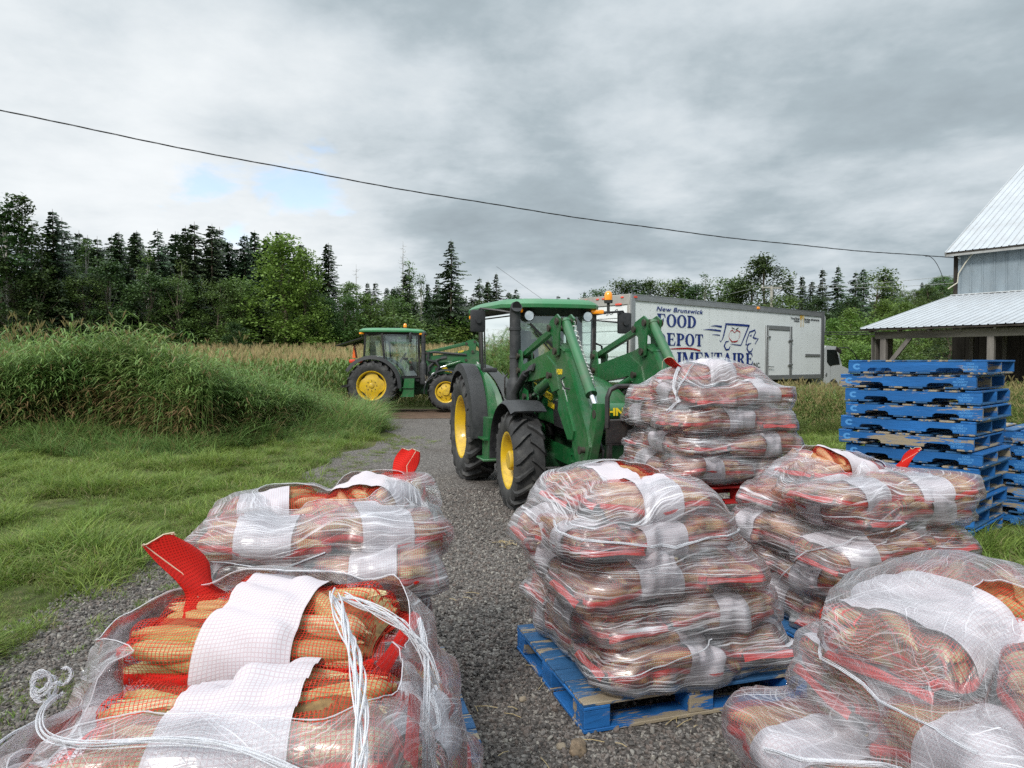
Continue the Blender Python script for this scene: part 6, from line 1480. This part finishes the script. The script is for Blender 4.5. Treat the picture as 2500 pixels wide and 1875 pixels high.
# ------------------------------------------------------------------ stretch film
def film_mat(name, base=.20, streak=1.0, seed=0.0, slope=.08, fs=1.0):
    m = bpy.data.materials.new(name); m.use_nodes = True; t = NT(m.node_tree); t.N.remove(t.N['Principled BSDF'])
    uv = t.n('ShaderNodeUVMap').outputs[0]; sp = t.n('ShaderNodeSeparateXYZ', ins={0: uv}).outputs
    big = t.noise(uv, 2.3, 3, .6); big2 = t.noise(t.mapping(uv, (1, 1, 1), (5, 9, 0)), 3.1, 2, .5)
    def streaks(sl, sc_u, sc_v, lo, hi, off):
        vv = t.math('ADD', sp[1], t.math('ADD', t.math('MULTIPLY', sp[0], sl), t.math('MULTIPLY', big, .018)))
        q = t.n('ShaderNodeCombineXYZ', ins={0: t.math('MULTIPLY', sp[0], sc_u), 1: t.math('MULTIPLY', vv, sc_v * fs), 2: seed + off}).outputs[0]
        return t.smooth(t.noise(q, 1.0, 3, .65, .15), lo, hi)
    s1 = streaks(slope, .8, 70, .545, .62, 0); s2 = streaks(-slope * 2.2 - .05, .7, 50, .56, .63, 4); s3 = streaks(slope * .3, 1.8, 130, .52, .62, 8)
    m1 = t.smooth(big2, .38, .62); s = t.math('MAXIMUM', t.math('MULTIPLY', s1, t.math('ADD', .30, t.math('MULTIPLY', m1, .70))), t.math('MAXIMUM', t.math('MULTIPLY', s2, t.math('SUBTRACT', .9, t.math('MULTIPLY', m1, .6))), t.math('MULTIPLY', s3, .6)))
    s = t.math('MULTIPLY', s, t.math('ADD', .25, t.math('MULTIPLY', t.smooth(t.noise(t.mapping(uv, (1.6, 5, 1), (2, 3, 0)), 1.0, 3, .6), .38, .66), .9)))
    milk = t.math('MULTIPLY', t.smooth(t.noise(t.mapping(uv, (1, 1.8, 1)), 3.4, 6, .65), .42, .76), .13)
    fac = t.math('ADD', t.math('ADD', base, milk), t.math('MULTIPLY', s, .58 * streak), clamp=True)
    hgt = t.math('ADD', s, t.math('MULTIPLY', t.noise(t.mapping(uv, (9, 40, 1)), 1.0, 4, .6), .8))
    bn = t.n('ShaderNodeBump', ins={'Strength': .45, 'Distance': .004, 'Height': hgt})
    df = t.n('ShaderNodeBsdfDiffuse', ins={0: (.90, .89, .93, 1), 'Normal': bn.outputs[0]}); tl = t.n('ShaderNodeBsdfTranslucent', ins={0: (.90, .88, .92, 1)})
    d2 = t.n('ShaderNodeMixShader', ins={0: .0, 1: df.outputs[0], 2: tl.outputs[0]})
    tr = t.n('ShaderNodeBsdfTransparent', ins={0: (.97, .97, .98, 1)}); gl = t.n('ShaderNodeBsdfGlossy', ins={'Roughness': .28, 'Color': (1, 1, 1, 1), 'Normal': bn.outputs[0]})
    a = t.n('ShaderNodeMixShader', ins={0: fac, 1: tr.outputs[0], 2: d2.outputs[0]})
    lw = t.n('ShaderNodeFresnel', ins={'IOR': 1.45, 'Normal': bn.outputs[0]}); f = t.math('ADD', .04, t.math('MULTIPLY', lw.outputs[0], .75), clamp=True)
    b = t.n('ShaderNodeMixShader', ins={0: f, 1: a.outputs[0], 2: gl.outputs[0]}); t.L.new(b.outputs[0], t.N['Material Output'].inputs[0]); return m
ROPE_ = mat('twisted_film', (.78, .78, .82), .3, spec=.6, bump=.5, bscale=200, alpha=.75)
EDGE_ = mat('film_edge', (.80, .80, .84), .3, spec=.6, alpha=.45)
def film(label, pts, cx, cy, zb, z_top, seed, nth=240, nz=90, open_k=.55, tight=.024, mat_=None, bulge=.006, ropes=(), drop=.0, open_fn=None, xy0=None, extra=()):
    """stretch wrap over a load. pts: world points of the load. One skin round the sides that folds over the top edge"""
    r = np.random.RandomState(seed); th = np.linspace(0, 2 * PI, nth, endpoint=False); D = np.stack([np.cos(th), np.sin(th)], 1)
    p = pts - np.array([cx, cy, 0]); zs = np.linspace(zb, z_top, nz); rad = np.zeros((nz, nth))
    for i, z in enumerate(zs):
        q = p[np.abs(p[:, 2] - z) < tight, :2]
        if len(q) < 8: rad[i] = rad[i - 1] if i else .5; continue
        # 2-D convex hull -> radius along each direction
        q = q[np.lexsort((q[:, 1], q[:, 0]))]
        def half(S):
            h = []
            for a in S:
                while len(h) > 1 and (h[-1][0] - h[-2][0]) * (a[1] - h[-2][1]) - (h[-1][1] - h[-2][1]) * (a[0] - h[-2][0]) <= 0: h.pop()
                h.append(a)
            return h[:-1]
        hull = np.array(half(q) + half(q[::-1])); a = hull; b = np.roll(hull, -1, 0); e_ = b - a
        den = D[:, None, 0] * e_[None, :, 1] - D[:, None, 1] * e_[None, :, 0]; den = np.where(abs(den) < 1e-9, 1e-9, den)
        t_ = (a[None, :, 0] * e_[None, :, 1] - a[None, :, 1] * e_[None, :, 0]) / den; s_ = (a[None, :, 0] * D[:, None, 1] - a[None, :, 1] * D[:, None, 0]) / den
        ok = (t_ > 0) & (s_ >= -1e-4) & (s_ <= 1.0001); rh = np.where(ok, t_, 0).max(1)
        qq = p[np.abs(p[:, 2] - z) < tight, :2]; rq = np.hypot(qq[:, 0], qq[:, 1]); jb = (np.arctan2(qq[:, 1], qq[:, 0]) / (2 * PI) * nth).astype(int) % nth
        rw = np.zeros(nth); np.maximum.at(rw, jb, rq); rw = np.maximum.reduce([np.roll(rw, k_) for k_ in (-3, -2, -1, 0, 1, 2, 3)]); rm_ = .55 * rh + .45 * rw
        for _ in range(2): rm_ = (np.roll(rm_, 1) + np.roll(rm_, -1) + 2 * rm_) / 4
        rad[i] = np.maximum(rw, rm_)
    rad = np.where(rad < .15, .3, rad)
    q = p[p[:, 2] > z_top - .03, :2]; jb = (np.arctan2(q[:, 1], q[:, 0]) / (2 * PI) * nth).astype(int) % nth; rw = np.zeros(nth); np.maximum.at(rw, jb, np.hypot(q[:, 0], q[:, 1]))
    rw = np.maximum.reduce([np.roll(rw, k_) for k_ in range(-5, 6)])
    for _ in range(3): rw = (np.roll(rw, 1) + np.roll(rw, -1) + 2 * rw) / 4
    for k_ in range(1, 6): rad[-k_] = np.maximum(rad[-k_], rw - .004 * k_ * k_)
    # sideways mix: film bridges the hollows between layers but sinks a little
    sm = rad.copy()
    for _ in range(3): sm[1:-1] = (sm[:-2] + 2 * sm[1:-1] + sm[2:]) / 4
    rad = np.maximum(rad - .004, sm) + bulge
    env_ = rad.copy(); kw_ = 7
    for k_ in range(-kw_, kw_ + 1): env_ = np.maximum(env_, np.concatenate([rad[max(0, k_):], np.repeat(rad[-1:], max(0, k_), 0)]) if k_ >= 0 else np.concatenate([np.repeat(rad[:1], -k_, 0), rad[:k_]]))
    for _ in range(5): env_[1:-1] = (env_[:-2] + 2 * env_[1:-1] + env_[2:]) / 4
    wb = .22 + .48 * np.clip((np.arange(nz) / nz - .5) / .3, 0, 1); rad = rad + np.maximum(env_ - rad, 0) * (wb * (.75 + .5 * np.sin(np.arange(nz) * .0 + seed)))[:, None].clip(0, .8)
    k1 = np.array([[noise.noise(Vector((math.cos(a) * 2.2, math.sin(a) * 2.2, z * 5 + seed))) for a in th] for z in zs]); rad += .007 * k1
    # fold over the top, resting on the load
    H_, xe = 0, None
    grid = {}
    for x, y, z in p[p[:, 2] > z_top - .45]:
        k = (int(math.floor(x / .035)), int(math.floor(y / .035))); grid[k] = max(grid.get(k, -9), z)
    def topz(x, y):
        i, j = int(math.floor(x / .035)), int(math.floor(y / .035)); b = -9
        for a in (-1, 0, 1):
            for c in (-1, 0, 1): b = max(b, grid.get((i + a, j + c), -9))
        return b
    nk = 20; rows = [np.stack([rad[i] * D[:, 0], rad[i] * D[:, 1], np.full(nth, z)], 1) for i, z in enumerate(zs)]
    rt = rad[-1]; ko = np.array([(open_fn(a) if open_fn else open_k) + .07 * noise.noise(Vector((math.cos(a) * 2, math.sin(a) * 2, seed * 3.3))) for a in th])
    Z = np.zeros((nk, nth)); XY = np.zeros((nk, nth, 2))
    for i in range(nk):
        s_ = (i + 1) / nk; kk = 1 - (1 - ko) * s_; XY[i] = (rt * kk)[:, None] * D
        for j in range(nth):
            z = topz(*XY[i, j]); Z[i, j] = z if z > -5 else (Z[i - 1, j] if i else z_top)
    Z0 = Z.copy()
    for _ in range(7): Z0 = (np.roll(Z0, 1, 1) + np.roll(Z0, -1, 1) + 2 * Z0) / 4; Z0[1:-1] = (Z0[:-2] + Z0[2:] + 2 * Z0[1:-1]) / 4
    for _ in range(14):
        Zs = (np.roll(Z, 1, 1) + np.roll(Z, -1, 1) + 2 * Z) / 4; Zs[1:-1] = (Zs[:-2] + Zs[2:] + 2 * Zs[1:-1]) / 4; Zs = np.maximum(Zs, Z0 - .006); Z = Z * .3 + Zs * .7
    blend = np.clip(np.arange(1, nk + 1) / 4, 0, 1)[:, None]; Z = np.maximum(z_top * (1 - blend) + (Z + .008) * blend, np.where(Z > z_top - .03, Z + .007, -9))
    for i in range(nk): rows.append(np.concatenate([XY[i], Z[i][:, None]], 1))
    G = np.array(rows); G += np.array([cx, cy, 0]); a, n = G.shape[:2]
    Gc = np.concatenate([G, G[:, :1]], 1); seg = np.linalg.norm(np.diff(Gc[a // 3], axis=0), axis=1); uu = np.concatenate([[0], np.cumsum(seg)]); ds = np.concatenate([[0], np.cumsum(np.linalg.norm(np.diff(G[:, ::20], axis=0), axis=2).mean(1))])
    F_ = [(i * (n + 1) + j, i * (n + 1) + j + 1, (i + 1) * (n + 1) + j + 1, (i + 1) * (n + 1) + j) for i in range(a - 1) for j in range(n)]
    U = np.stack(np.meshgrid(uu, ds), -1).reshape(-1, 2)
    e = thing('stretch_wrap', label, 'plastic film', (cx, cy, zb), 0, 'stretch wrap round the sack loads')
    Gl = Gc - np.array([cx, cy, zb])
    me = fastmesh('film_skin', Gl.reshape(-1, 3), F_, mat_, smooth=True, uv=U); link('film_skin', me, e)
    # rolled inner edge and twisted strands lying on the skin
    def rope(path, rr, nm='film_strand'):
        if nm == 'rolled_edge':
            mb = MB(); mb.tube(path, rr, 4); mb.build(nm, EDGE_, e, 60); return
        mb = MB(); path = [np.asarray(q) for q in path]; fine = []
        for q0, q1 in zip(path[:-1], path[1:]):
            for s_ in (0, .5): fine.append(q0 * (1 - s_) + q1 * s_)
        rq = random.Random(int(rr * 1e5) + len(path))
        for k in range(13):     # a gathered bundle of film, not a cord
            ph, fr = rq.uniform(0, 6.28), rq.uniform(.04, .16); am = rr * rq.uniform(.3, 2.1)
            mb.tube([q + np.array([am * math.cos(ph + i * fr), am * math.sin(ph * 2 + i * fr * .7), am * math.sin(ph + i * fr)]) for i, q in enumerate(fine)], [rr * .30 * (.6 + .5 * abs(math.sin(ph + i * .11))) for i in range(len(fine))], 5)
        mb.build(nm, ROPE_, e, 60)
    edge = Gl[-1]; mb = MB(); N = len(edge); rope([edge[j] + [0, 0, .004] for j in range(0, N, 2)], [.0009 + .0009 * abs(math.sin(j * .7)) for j in range(0, N, 2)], 'rolled_edge')
    def on(a_, k):    # angle (deg), row fraction 0..1 over all rows
        j = (a_ % 360) / 360 * nth; i = k * (a - 1); i0 = min(int(i), a - 2); j0 = int(j) % nth; fj = j - int(j); fi = i - i0
        P_ = (Gl[i0, j0] * (1 - fj) + Gl[i0, (j0 + 1) % nth] * fj) * (1 - fi) + (Gl[i0 + 1, j0] * (1 - fj) + Gl[i0 + 1, (j0 + 1) % nth] * fj) * fi
        q = P_.copy(); l = math.hypot(q[0], q[1]); q[:2] *= (l + .006) / max(l, .01); q[2] += .005; return q
    for path, rr in extra:
        q_ = np.array(path) - np.array([cx, cy, zb]); N_ = len(q_) * 6; q_ = np.stack([np.interp(np.linspace(0, len(path) - 1, N_), range(len(path)), q_[:, c_]) for c_ in range(3)], 1)
        for _ in range(14): q_[1:-1] = (q_[:-2] + q_[2:] + 2 * q_[1:-1]) / 4
        rope(list(q_), rr)
    for path, rr in ropes:
        out = []
        for (a0, k0), (a1, k1_) in zip(path[:-1], path[1:]):
            for s_ in np.linspace(0, 1, 12, endpoint=False): out.append(on(a0 + (a1 - a0) * s_, k0 + (k1_ - k0) * s_))
        rope(out, rr)
    return e
FILM_A = film_mat('film_loose', .03, 1.05, 0.0, .10)
FILM_B = film_mat('film_tight', .035, 1.15, 13.0, .05, fs=1.15)
FILM_C = film_mat('film_steep', .03, .8, 27.0, -.35, fs=2.0)

def put(P, loc, rot):
    M = np.array(Matrix.Translation(loc) @ Euler(rot).to_matrix().to_4x4()); return P @ M[:3, :3].T + M[:3, 3]
NUM = ['bottom', 'second', 'third', 'fourth', 'fifth', 'sixth', 'seventh']
def load(desc, short, cx, cy, z0, yaw, layers, T, seed, Lb=.80, Wb=.44, res=(48, 36), sep=True, ears=20, skip=None, spread=None, top=None, mat_=None, ropes=(), open_k=.55, open_fn=None, pal=True, shift=None, grow=None, z_drop=0.03, film_kw={}):
    """pinwheel layers of sacks; skip(layer, place) leaves out sacks that nothing shows"""
    r = np.random.RandomState(seed); pts = []; ca, sa = math.cos(yaw), math.sin(yaw); z = z0
    names = ['front', 'right', 'back', 'left']
    for l in range(layers):
        k = 1.0 if spread is None else spread[l]; T_ = T * (1 + .08 * r.normal()); off = shift[l] if shift else (r.normal(0, .015), r.normal(0, .015))
        if top is not None and l == layers - 1: break
        for q in range(4):
            cheap = bool(skip and skip(l, q))     # sacks on the far side: same shape, coarser
            ch = 1 if (l % 2 == 0) else -1; a = q * PI / 2
            # sack centre in the layer: pinwheel
            lx, ly = ch * (-(Wb / 2)) * k * .96, -(Lb / 2) * k * .96
            x = math.cos(a) * lx - math.sin(a) * ly + off[0]; y = math.sin(a) * lx + math.cos(a) * ly + off[1]
            wx, wy = cx + ca * x - sa * y, cy + sa * x + ca * y; rz = yaw + a + r.normal(0, .05) + (PI if r.rand() < .5 else 0)
            tl = T_ * r.uniform(.96, 1.12); pit = r.normal(0, .035); rol = r.normal(0, .04)
            side = names[q]
            lab = f'netted corn sack at the {side} of the {NUM[l]} layer, {short}'
            loc = (wx, wy, z + T_ / 2); s, P = sack(lab, loc, rz, Lb * r.uniform(.95, 1.04), Wb * r.uniform(.95, 1.06), tl, seed * 50 + l * 4 + q, pitch=pit, roll=rol, bandx=r.uniform(-.2, .2), bandw=r.uniform(.16, .24), res=(28, 22) if cheap else res, ears=(6 if cheap else ears if sep else 8,), sag=.02, all_ears=sep and not cheap)
            pts.append(put(P, loc, (rol, pit, rz)))
        z += T_ * .93
    if top is not None:
        for kw in top:
            lx, ly, dz, rz = kw.pop('at'); wx, wy = cx + ca * lx - sa * ly, cy + sa * lx + ca * ly; loc = (wx, wy, z + dz)
            lab = kw.pop('label'); args = dict(L=Lb, W=Wb, T=T, seed=seed * 50 + 90 + len(pts), res=res, ears=(ears + 8,)); args.update(kw)
            s, P = sack(lab, loc, yaw + rz, **args); pts.append(put(P, loc, (args.get('roll', 0), args.get('pitch', 0), yaw + rz)))
    pts = np.concatenate(pts)
    film(f'clear stretch film wrapped round {desc}', pts, cx, cy, z0 - z_drop, float(np.percentile(pts[:, 2], 93)) - .06 if 'ztop' not in film_kw else film_kw['ztop'], seed, mat_=mat_, ropes=ropes, open_k=open_k, open_fn=open_fn, **{k: v for k, v in film_kw.items() if k != 'ztop'})
    return z

YP = R(17)
# centre load on a blue pallet
block_pallet('blue', PB_, PBD_, (.76, 3.84, .012), YP, 'blue pallet under the centre load, its near corner towards the camera')
load('the centre load on the blue pallet', 'centre load', .73, 3.84, .152, YP, 5, .205, 3, Lb=.70, Wb=.40, skip=lambda l, q: q == 2, mat_=FILM_B,
     spread=[1.08, .98, .90, .70, .68], shift=[(.05, 0), (.0, .01), (-.07, 0), (-.16, .0), (-.15, 0)], ears=22, top=[dict(at=(-.17, .18, .10, .10), label='uncovered top corn sack at the back of the centre load', L=.64, W=.44, T=.21, bandx=.0, roll=.05), dict(at=(-.10, -.16, .09, -.08), label='top corn sack at the front of the centre load, half under film', L=.64, W=.44, T=.2, bandx=.02, pitch=.05), dict(at=(.10, .10, .02, 1.5), label='top corn sack at the right edge of the centre load', L=.5, W=.32, T=.17)],
     open_fn=lambda a: .50, ropes=[([(214, .80), (245, .755), (275, .70), (300, .72), (330, .74)], .004), ([(225, .62), (262, .60), (300, .56)], .0015), ([(235, .13), (265, .18), (300, .26)], .002)])
# right load on a blue pallet
block_pallet('blue', PB_, PBD_, (2.12, 4.42, .012), R(20.8), 'blue pallet under the right load, mostly hidden by the nearest right load')
load('the right load beside the pallet stack', 'right load', 2.08, 4.42, .152, R(20.8), 5, .205, 5, Lb=.65, Wb=.40, skip=lambda l, q: q == 2 or (l < 2 and q == 1), mat_=FILM_A, spread=[.96, 1.0, 1.04, .92, .85], shift=[(0, 0), (0, 0), (0, 0), (.05, 0), (0, 0)], ears=22,
     top=[dict(at=(.02, .12, .08, .0), label='uncovered top corn sack of the right load with a broad white band', L=.66, W=.42, T=.22, bandx=.06, bandw=.25), dict(at=(.28, .10, .03, -.5), label='top corn sack of the right load with a red stitched neck standing up', L=.66, W=.42, T=.18, neck=(1, .20, .8, .1)), dict(at=(-.20, -.22, .0, .15), label='top corn sack at the front left of the right load', L=.68, W=.40, T=.2), dict(at=(.28, -.26, .0, -.25), label='top corn sack at the front right of the right load', L=.62, W=.42, T=.2)],
     open_fn=lambda a: .42 + .15 * math.cos(a - 2.0), ropes=[([(200, .25), (225, .5), (250, .62), (285, .7)], .002), ([(215, .70), (250, .74), (280, .70)], .002)])
# load on the tractor's forks
block_pallet('red', PR_, PR_, (1.74, 6.15, .575), R(HT), 'red pallet lifted on the forks of the near tractor')
load('the raised load on the red pallet', 'raised load', 1.69, 6.15, .715, R(HT), 5, .205, 7, Lb=.73, Wb=.42, res=(40, 32), skip=lambda l, q: q == 2, mat_=FILM_B, sep=False, spread=[1.04, 1.0, .98, .86, .7], ears=16,
     top=[dict(at=(-.05, -.10, .06, .05), label='top corn sack of the raised load with its red neck sticking up', L=.80, W=.46, T=.22, neck=(-1, .16, .7, -.1), all_ears=False), dict(at=(.02, .20, .02, -.1), label='top corn sack at the back of the raised load', L=.66, W=.42, T=.2, all_ears=False)],
     open_k=.35, ropes=[([(225, .88), (232, .78), (236, .70), (228, .62)], .008), ([(240, .95), (236, .82), (232, .70)], .004)])
# left rear load
block_pallet('blue', PB_, PBD_, (-.84, 3.20, .012), R(14), 'pallet under the left rear load, hidden by its sacks')
load('the left rear load beside the grass', 'left rear load', -.87, 3.22, .152, R(14), 5, .195, 11, Lb=.57, Wb=.37, skip=lambda l, q: (q == 2 and l < 4) or (l < 2 and q == 3), mat_=FILM_A, spread=[.96, 1.0, .98, .98, .86], ears=22,
     top=[dict(at=(-.16, .22, .07, .05), label='top corn sack at the back left of the left rear load', L=.60, W=.40, T=.19, bandx=-.10), dict(at=(.27, .18, .12, 1.0), label='top corn sack of the left rear load, tall red neck at its right', L=.62, W=.38, T=.20, bandx=-.05, neck=(1, .17, .85, -.1), pitch=-.16), dict(at=(-.20, -.20, .05, -.1), label='top corn sack at the front left of the left rear load', L=.58, W=.40, T=.19, neck=(1, .12, .7, .2)), dict(at=(.24, -.18, .06, .12), label='top corn sack at the front right of the left rear load', L=.56, W=.40, T=.2, bandx=.02)],
     open_fn=lambda a: .50 + .25 * math.sin(a), ropes=[([(250, .70), (280, .66), (320, .60), (340, .56)], .004), ([(240, .78), (265, .74), (290, .80)], .002), ([(300, .3), (330, .5), (345, .62)], .002)])
# left front load, nearest the camera
rs = random.Random(21); STRANDS = []
for k_ in range(6):
    c_ = (-1.06 + rs.uniform(-.03, .03), 1.60 + rs.uniform(-.03, .03), .96 + rs.uniform(-.05, .03)); a0 = rs.uniform(0, 6.28); rr_ = rs.uniform(.012, .042)
    STRANDS.append(([(c_[0] + rr_ * math.cos(a0 + t_), c_[1] + .5 * rr_ * math.sin(t_ * 1.3 + a0), c_[2] + rr_ * 1.3 * math.sin(a0 + t_)) for t_ in np.linspace(0, rs.uniform(3, 7), 14)], .0024))
STRANDS += [([(-1.04, 1.60, .94), (-.98, 1.45, .98), (-.88, 1.30, 1.00), (-.74, 1.215, 1.03), (-.60, 1.20, 1.055), (-.49, 1.20, 1.05), (-.38, 1.17, 1.03), (-.28, 1.16, .98)], .0036),
            ([(-.42, 1.66, 1.155), (-.39, 1.58, 1.16), (-.345, 1.46, 1.145), (-.30, 1.34, 1.14), (-.262, 1.22, 1.12), (-.245, 1.14, 1.07), (-.25, 1.10, 1.0)], .0065),
            ([(-.40, 1.66, 1.15), (-.33, 1.64, 1.13), (-.26, 1.62, 1.10), (-.20, 1.62, 1.04), (-.17, 1.62, .95)], .006),
            ([(-.23, 1.75, 1.06), (-.19, 1.6, 1.02), (-.18, 1.45, .90), (-.15, 1.3, .72)], .004)]
block_pallet('blue', PB_, PBD_, (-.79, 1.66, .012), R(4), 'pallet under the nearest left load, hidden by its sacks')
load('the nearest left load', 'nearest left load', -.66, 1.62, .152, R(4), 5, .182, 13, Lb=.62, Wb=.40, res=(84, 70), skip=lambda l, q: (q == 2 and l < 2) or (l < 2 and q in (0, 3)), mat_=FILM_C, spread=[1.16, 1.13, 1.10, 1.03, .86], shift=[(.03, 0)] * 3 + [(.02, 0), (.03, 0)], ears=22,
     top=[dict(at=(.03, .26, .15, -.20), label='uncovered top sack at the back of the nearest left load', L=.72, W=.46, T=.24, bandx=.03, bandw=.24, neck=(-1, .20, .9, .18), ears=(26,), roll=.05), dict(at=(.10, -.20, .11, .04), label='top sack at the front of the nearest left load with the widest white band', L=.68, W=.46, T=.20, bandx=.0, bandw=.25, ears=(26,), roll=-.08)],
     open_fn=lambda a: .80 + .08 * math.cos(a * 2), ropes=[([(185, .80), (215, .78), (250, .72), (285, .74), (310, .80)], .003), ([(168, .60), (185, .70), (205, .80), (240, .74)], .003), ([(15, .8), (0, .76), (-20, .80), (-45, .78), (-65, .72)], .003)],
     film_kw=dict(nth=300, extra=STRANDS))
# right front load
block_pallet('blue', PB_, PBD_, (1.26, 1.82, .012), R(10), 'pallet under the nearest right load, hidden by its sacks')
load('the nearest right load', 'nearest right load', 1.30, 1.78, .152, R(8), 5, .185, 17, Lb=.68, Wb=.40, res=(84, 70), skip=lambda l, q: (q == 1) or (l < 2 and q == 0), mat_=FILM_C, spread=[1.0, 1.0, 1.0, .92, .8], shift=[(0, 0), (0, 0), (-.04, 0), (.14, 0), (.2, .05)], ears=22,
     top=[dict(at=(-.02, .24, .12, .35), label='top sack at the back of the nearest right load, peaking highest', L=.66, W=.42, T=.24, bandx=-.12, bandw=.22, pitch=-.15), dict(at=(.10, -.12, .08, .95), label='top sack in the middle of the nearest right load with white band running down', L=.72, W=.44, T=.22, bandx=.12, bandw=.24), dict(at=(.50, .10, .10, .2), label='top sack of the nearest right load running out to the right', L=.72, W=.46, T=.22, bandw=0)],
     open_fn=lambda a: .30 + .1 * math.cos(a), ropes=[([(170, .55), (200, .64), (235, .62), (280, .66), (320, .64)], .004), ([(120, .8), (180, .74), (230, .78)], .0025)],
     film_kw=dict(nth=300))
# ------------------------------------------------------------------ small things on the gravel
def details():
    mc = mat('clod', (.20, .145, .095), .9, var=.5, vscale=30, bump=1.0, bscale=40)
    def lump(name, label, cat, x, y, s, seed, m, grp=None):
        bm = bmesh.new(); bmesh.ops.create_icosphere(bm, subdivisions=3, radius=1)
        for v in bm.verts:
            k = 1 + .35 * noise.noise(v.co * 1.3 + Vector((seed, 0, 0))) + .15 * noise.noise(v.co * 3.5 + Vector((0, seed, 0))); v.co = Vector((v.co.x * s[0] * k, v.co.y * s[1] * k, v.co.z * s[2] * k))
        me = bpy.data.meshes.new(name); bm.to_mesh(me); bm.free(); me.shade_smooth(); me.materials.append(m); o = link(name, me, None, (x, y, s[2] * .7)); tag(o, label, cat, grp); o.rotation_euler = (0, 0, seed); return o
    g = lambda px, py: (px2x(px, H * F / (py - 783)), H * F / (py - 783))
    x, y = g(1252, 1640); lump('earth_clod', 'brown crumbly clod of earth lying on the gravel in front of the centre pallet', 'clod', x, y, (.06, .035, .03), 1.3, mc)
    x, y = g(1215, 1632); lump('stone', 'pale flat stone beside the brown clod on the gravel', 'stone', x, y, (.028, .022, .016), 2.6, mat('pale_stone', (.27, .22, .16), .85, var=.2))
    x, y = g(1130, 1525); lump('stone', 'small tan stone on the gravel left of the centre pallet', 'stone', x, y, (.022, .018, .015), 4.1, mat('pale_stone', (.27, .22, .16)))
    # straw
    r = random.Random(8); ms = mat('straw', (.52, .40, .20), .7)
    spots = [(1455, 1600, 3), (1520, 1610, 2), (1098, 1180, 26), (1180, 1640, 2), (1330, 1625, 2), (1060, 1560, 4), (1160, 1480, 3), (1000, 1300, 3)]
    k = 0
    V = MB()
    for px, py, n in spots:
        cx, cy = g(px, py)
        for i in range(n):
            a = r.uniform(0, 3.14); L = r.uniform(.015, .06) * (.9 if n > 20 else 1.0); x, y = cx + r.gauss(0, .07), cy + r.gauss(0, .06); z = .022 + r.uniform(0, .008)
            V.tube([(x - L * math.cos(a), y - L * math.sin(a), z), (x, y, z + .006), (x + L * math.cos(a), y + L * math.sin(a), z)], .0016, 4)
    o = V.build('straw', ms, None, 60); tag(o, 'scattered straw bits and a dry wisp lying on the gravel', 'straw', kind='stuff')
details()
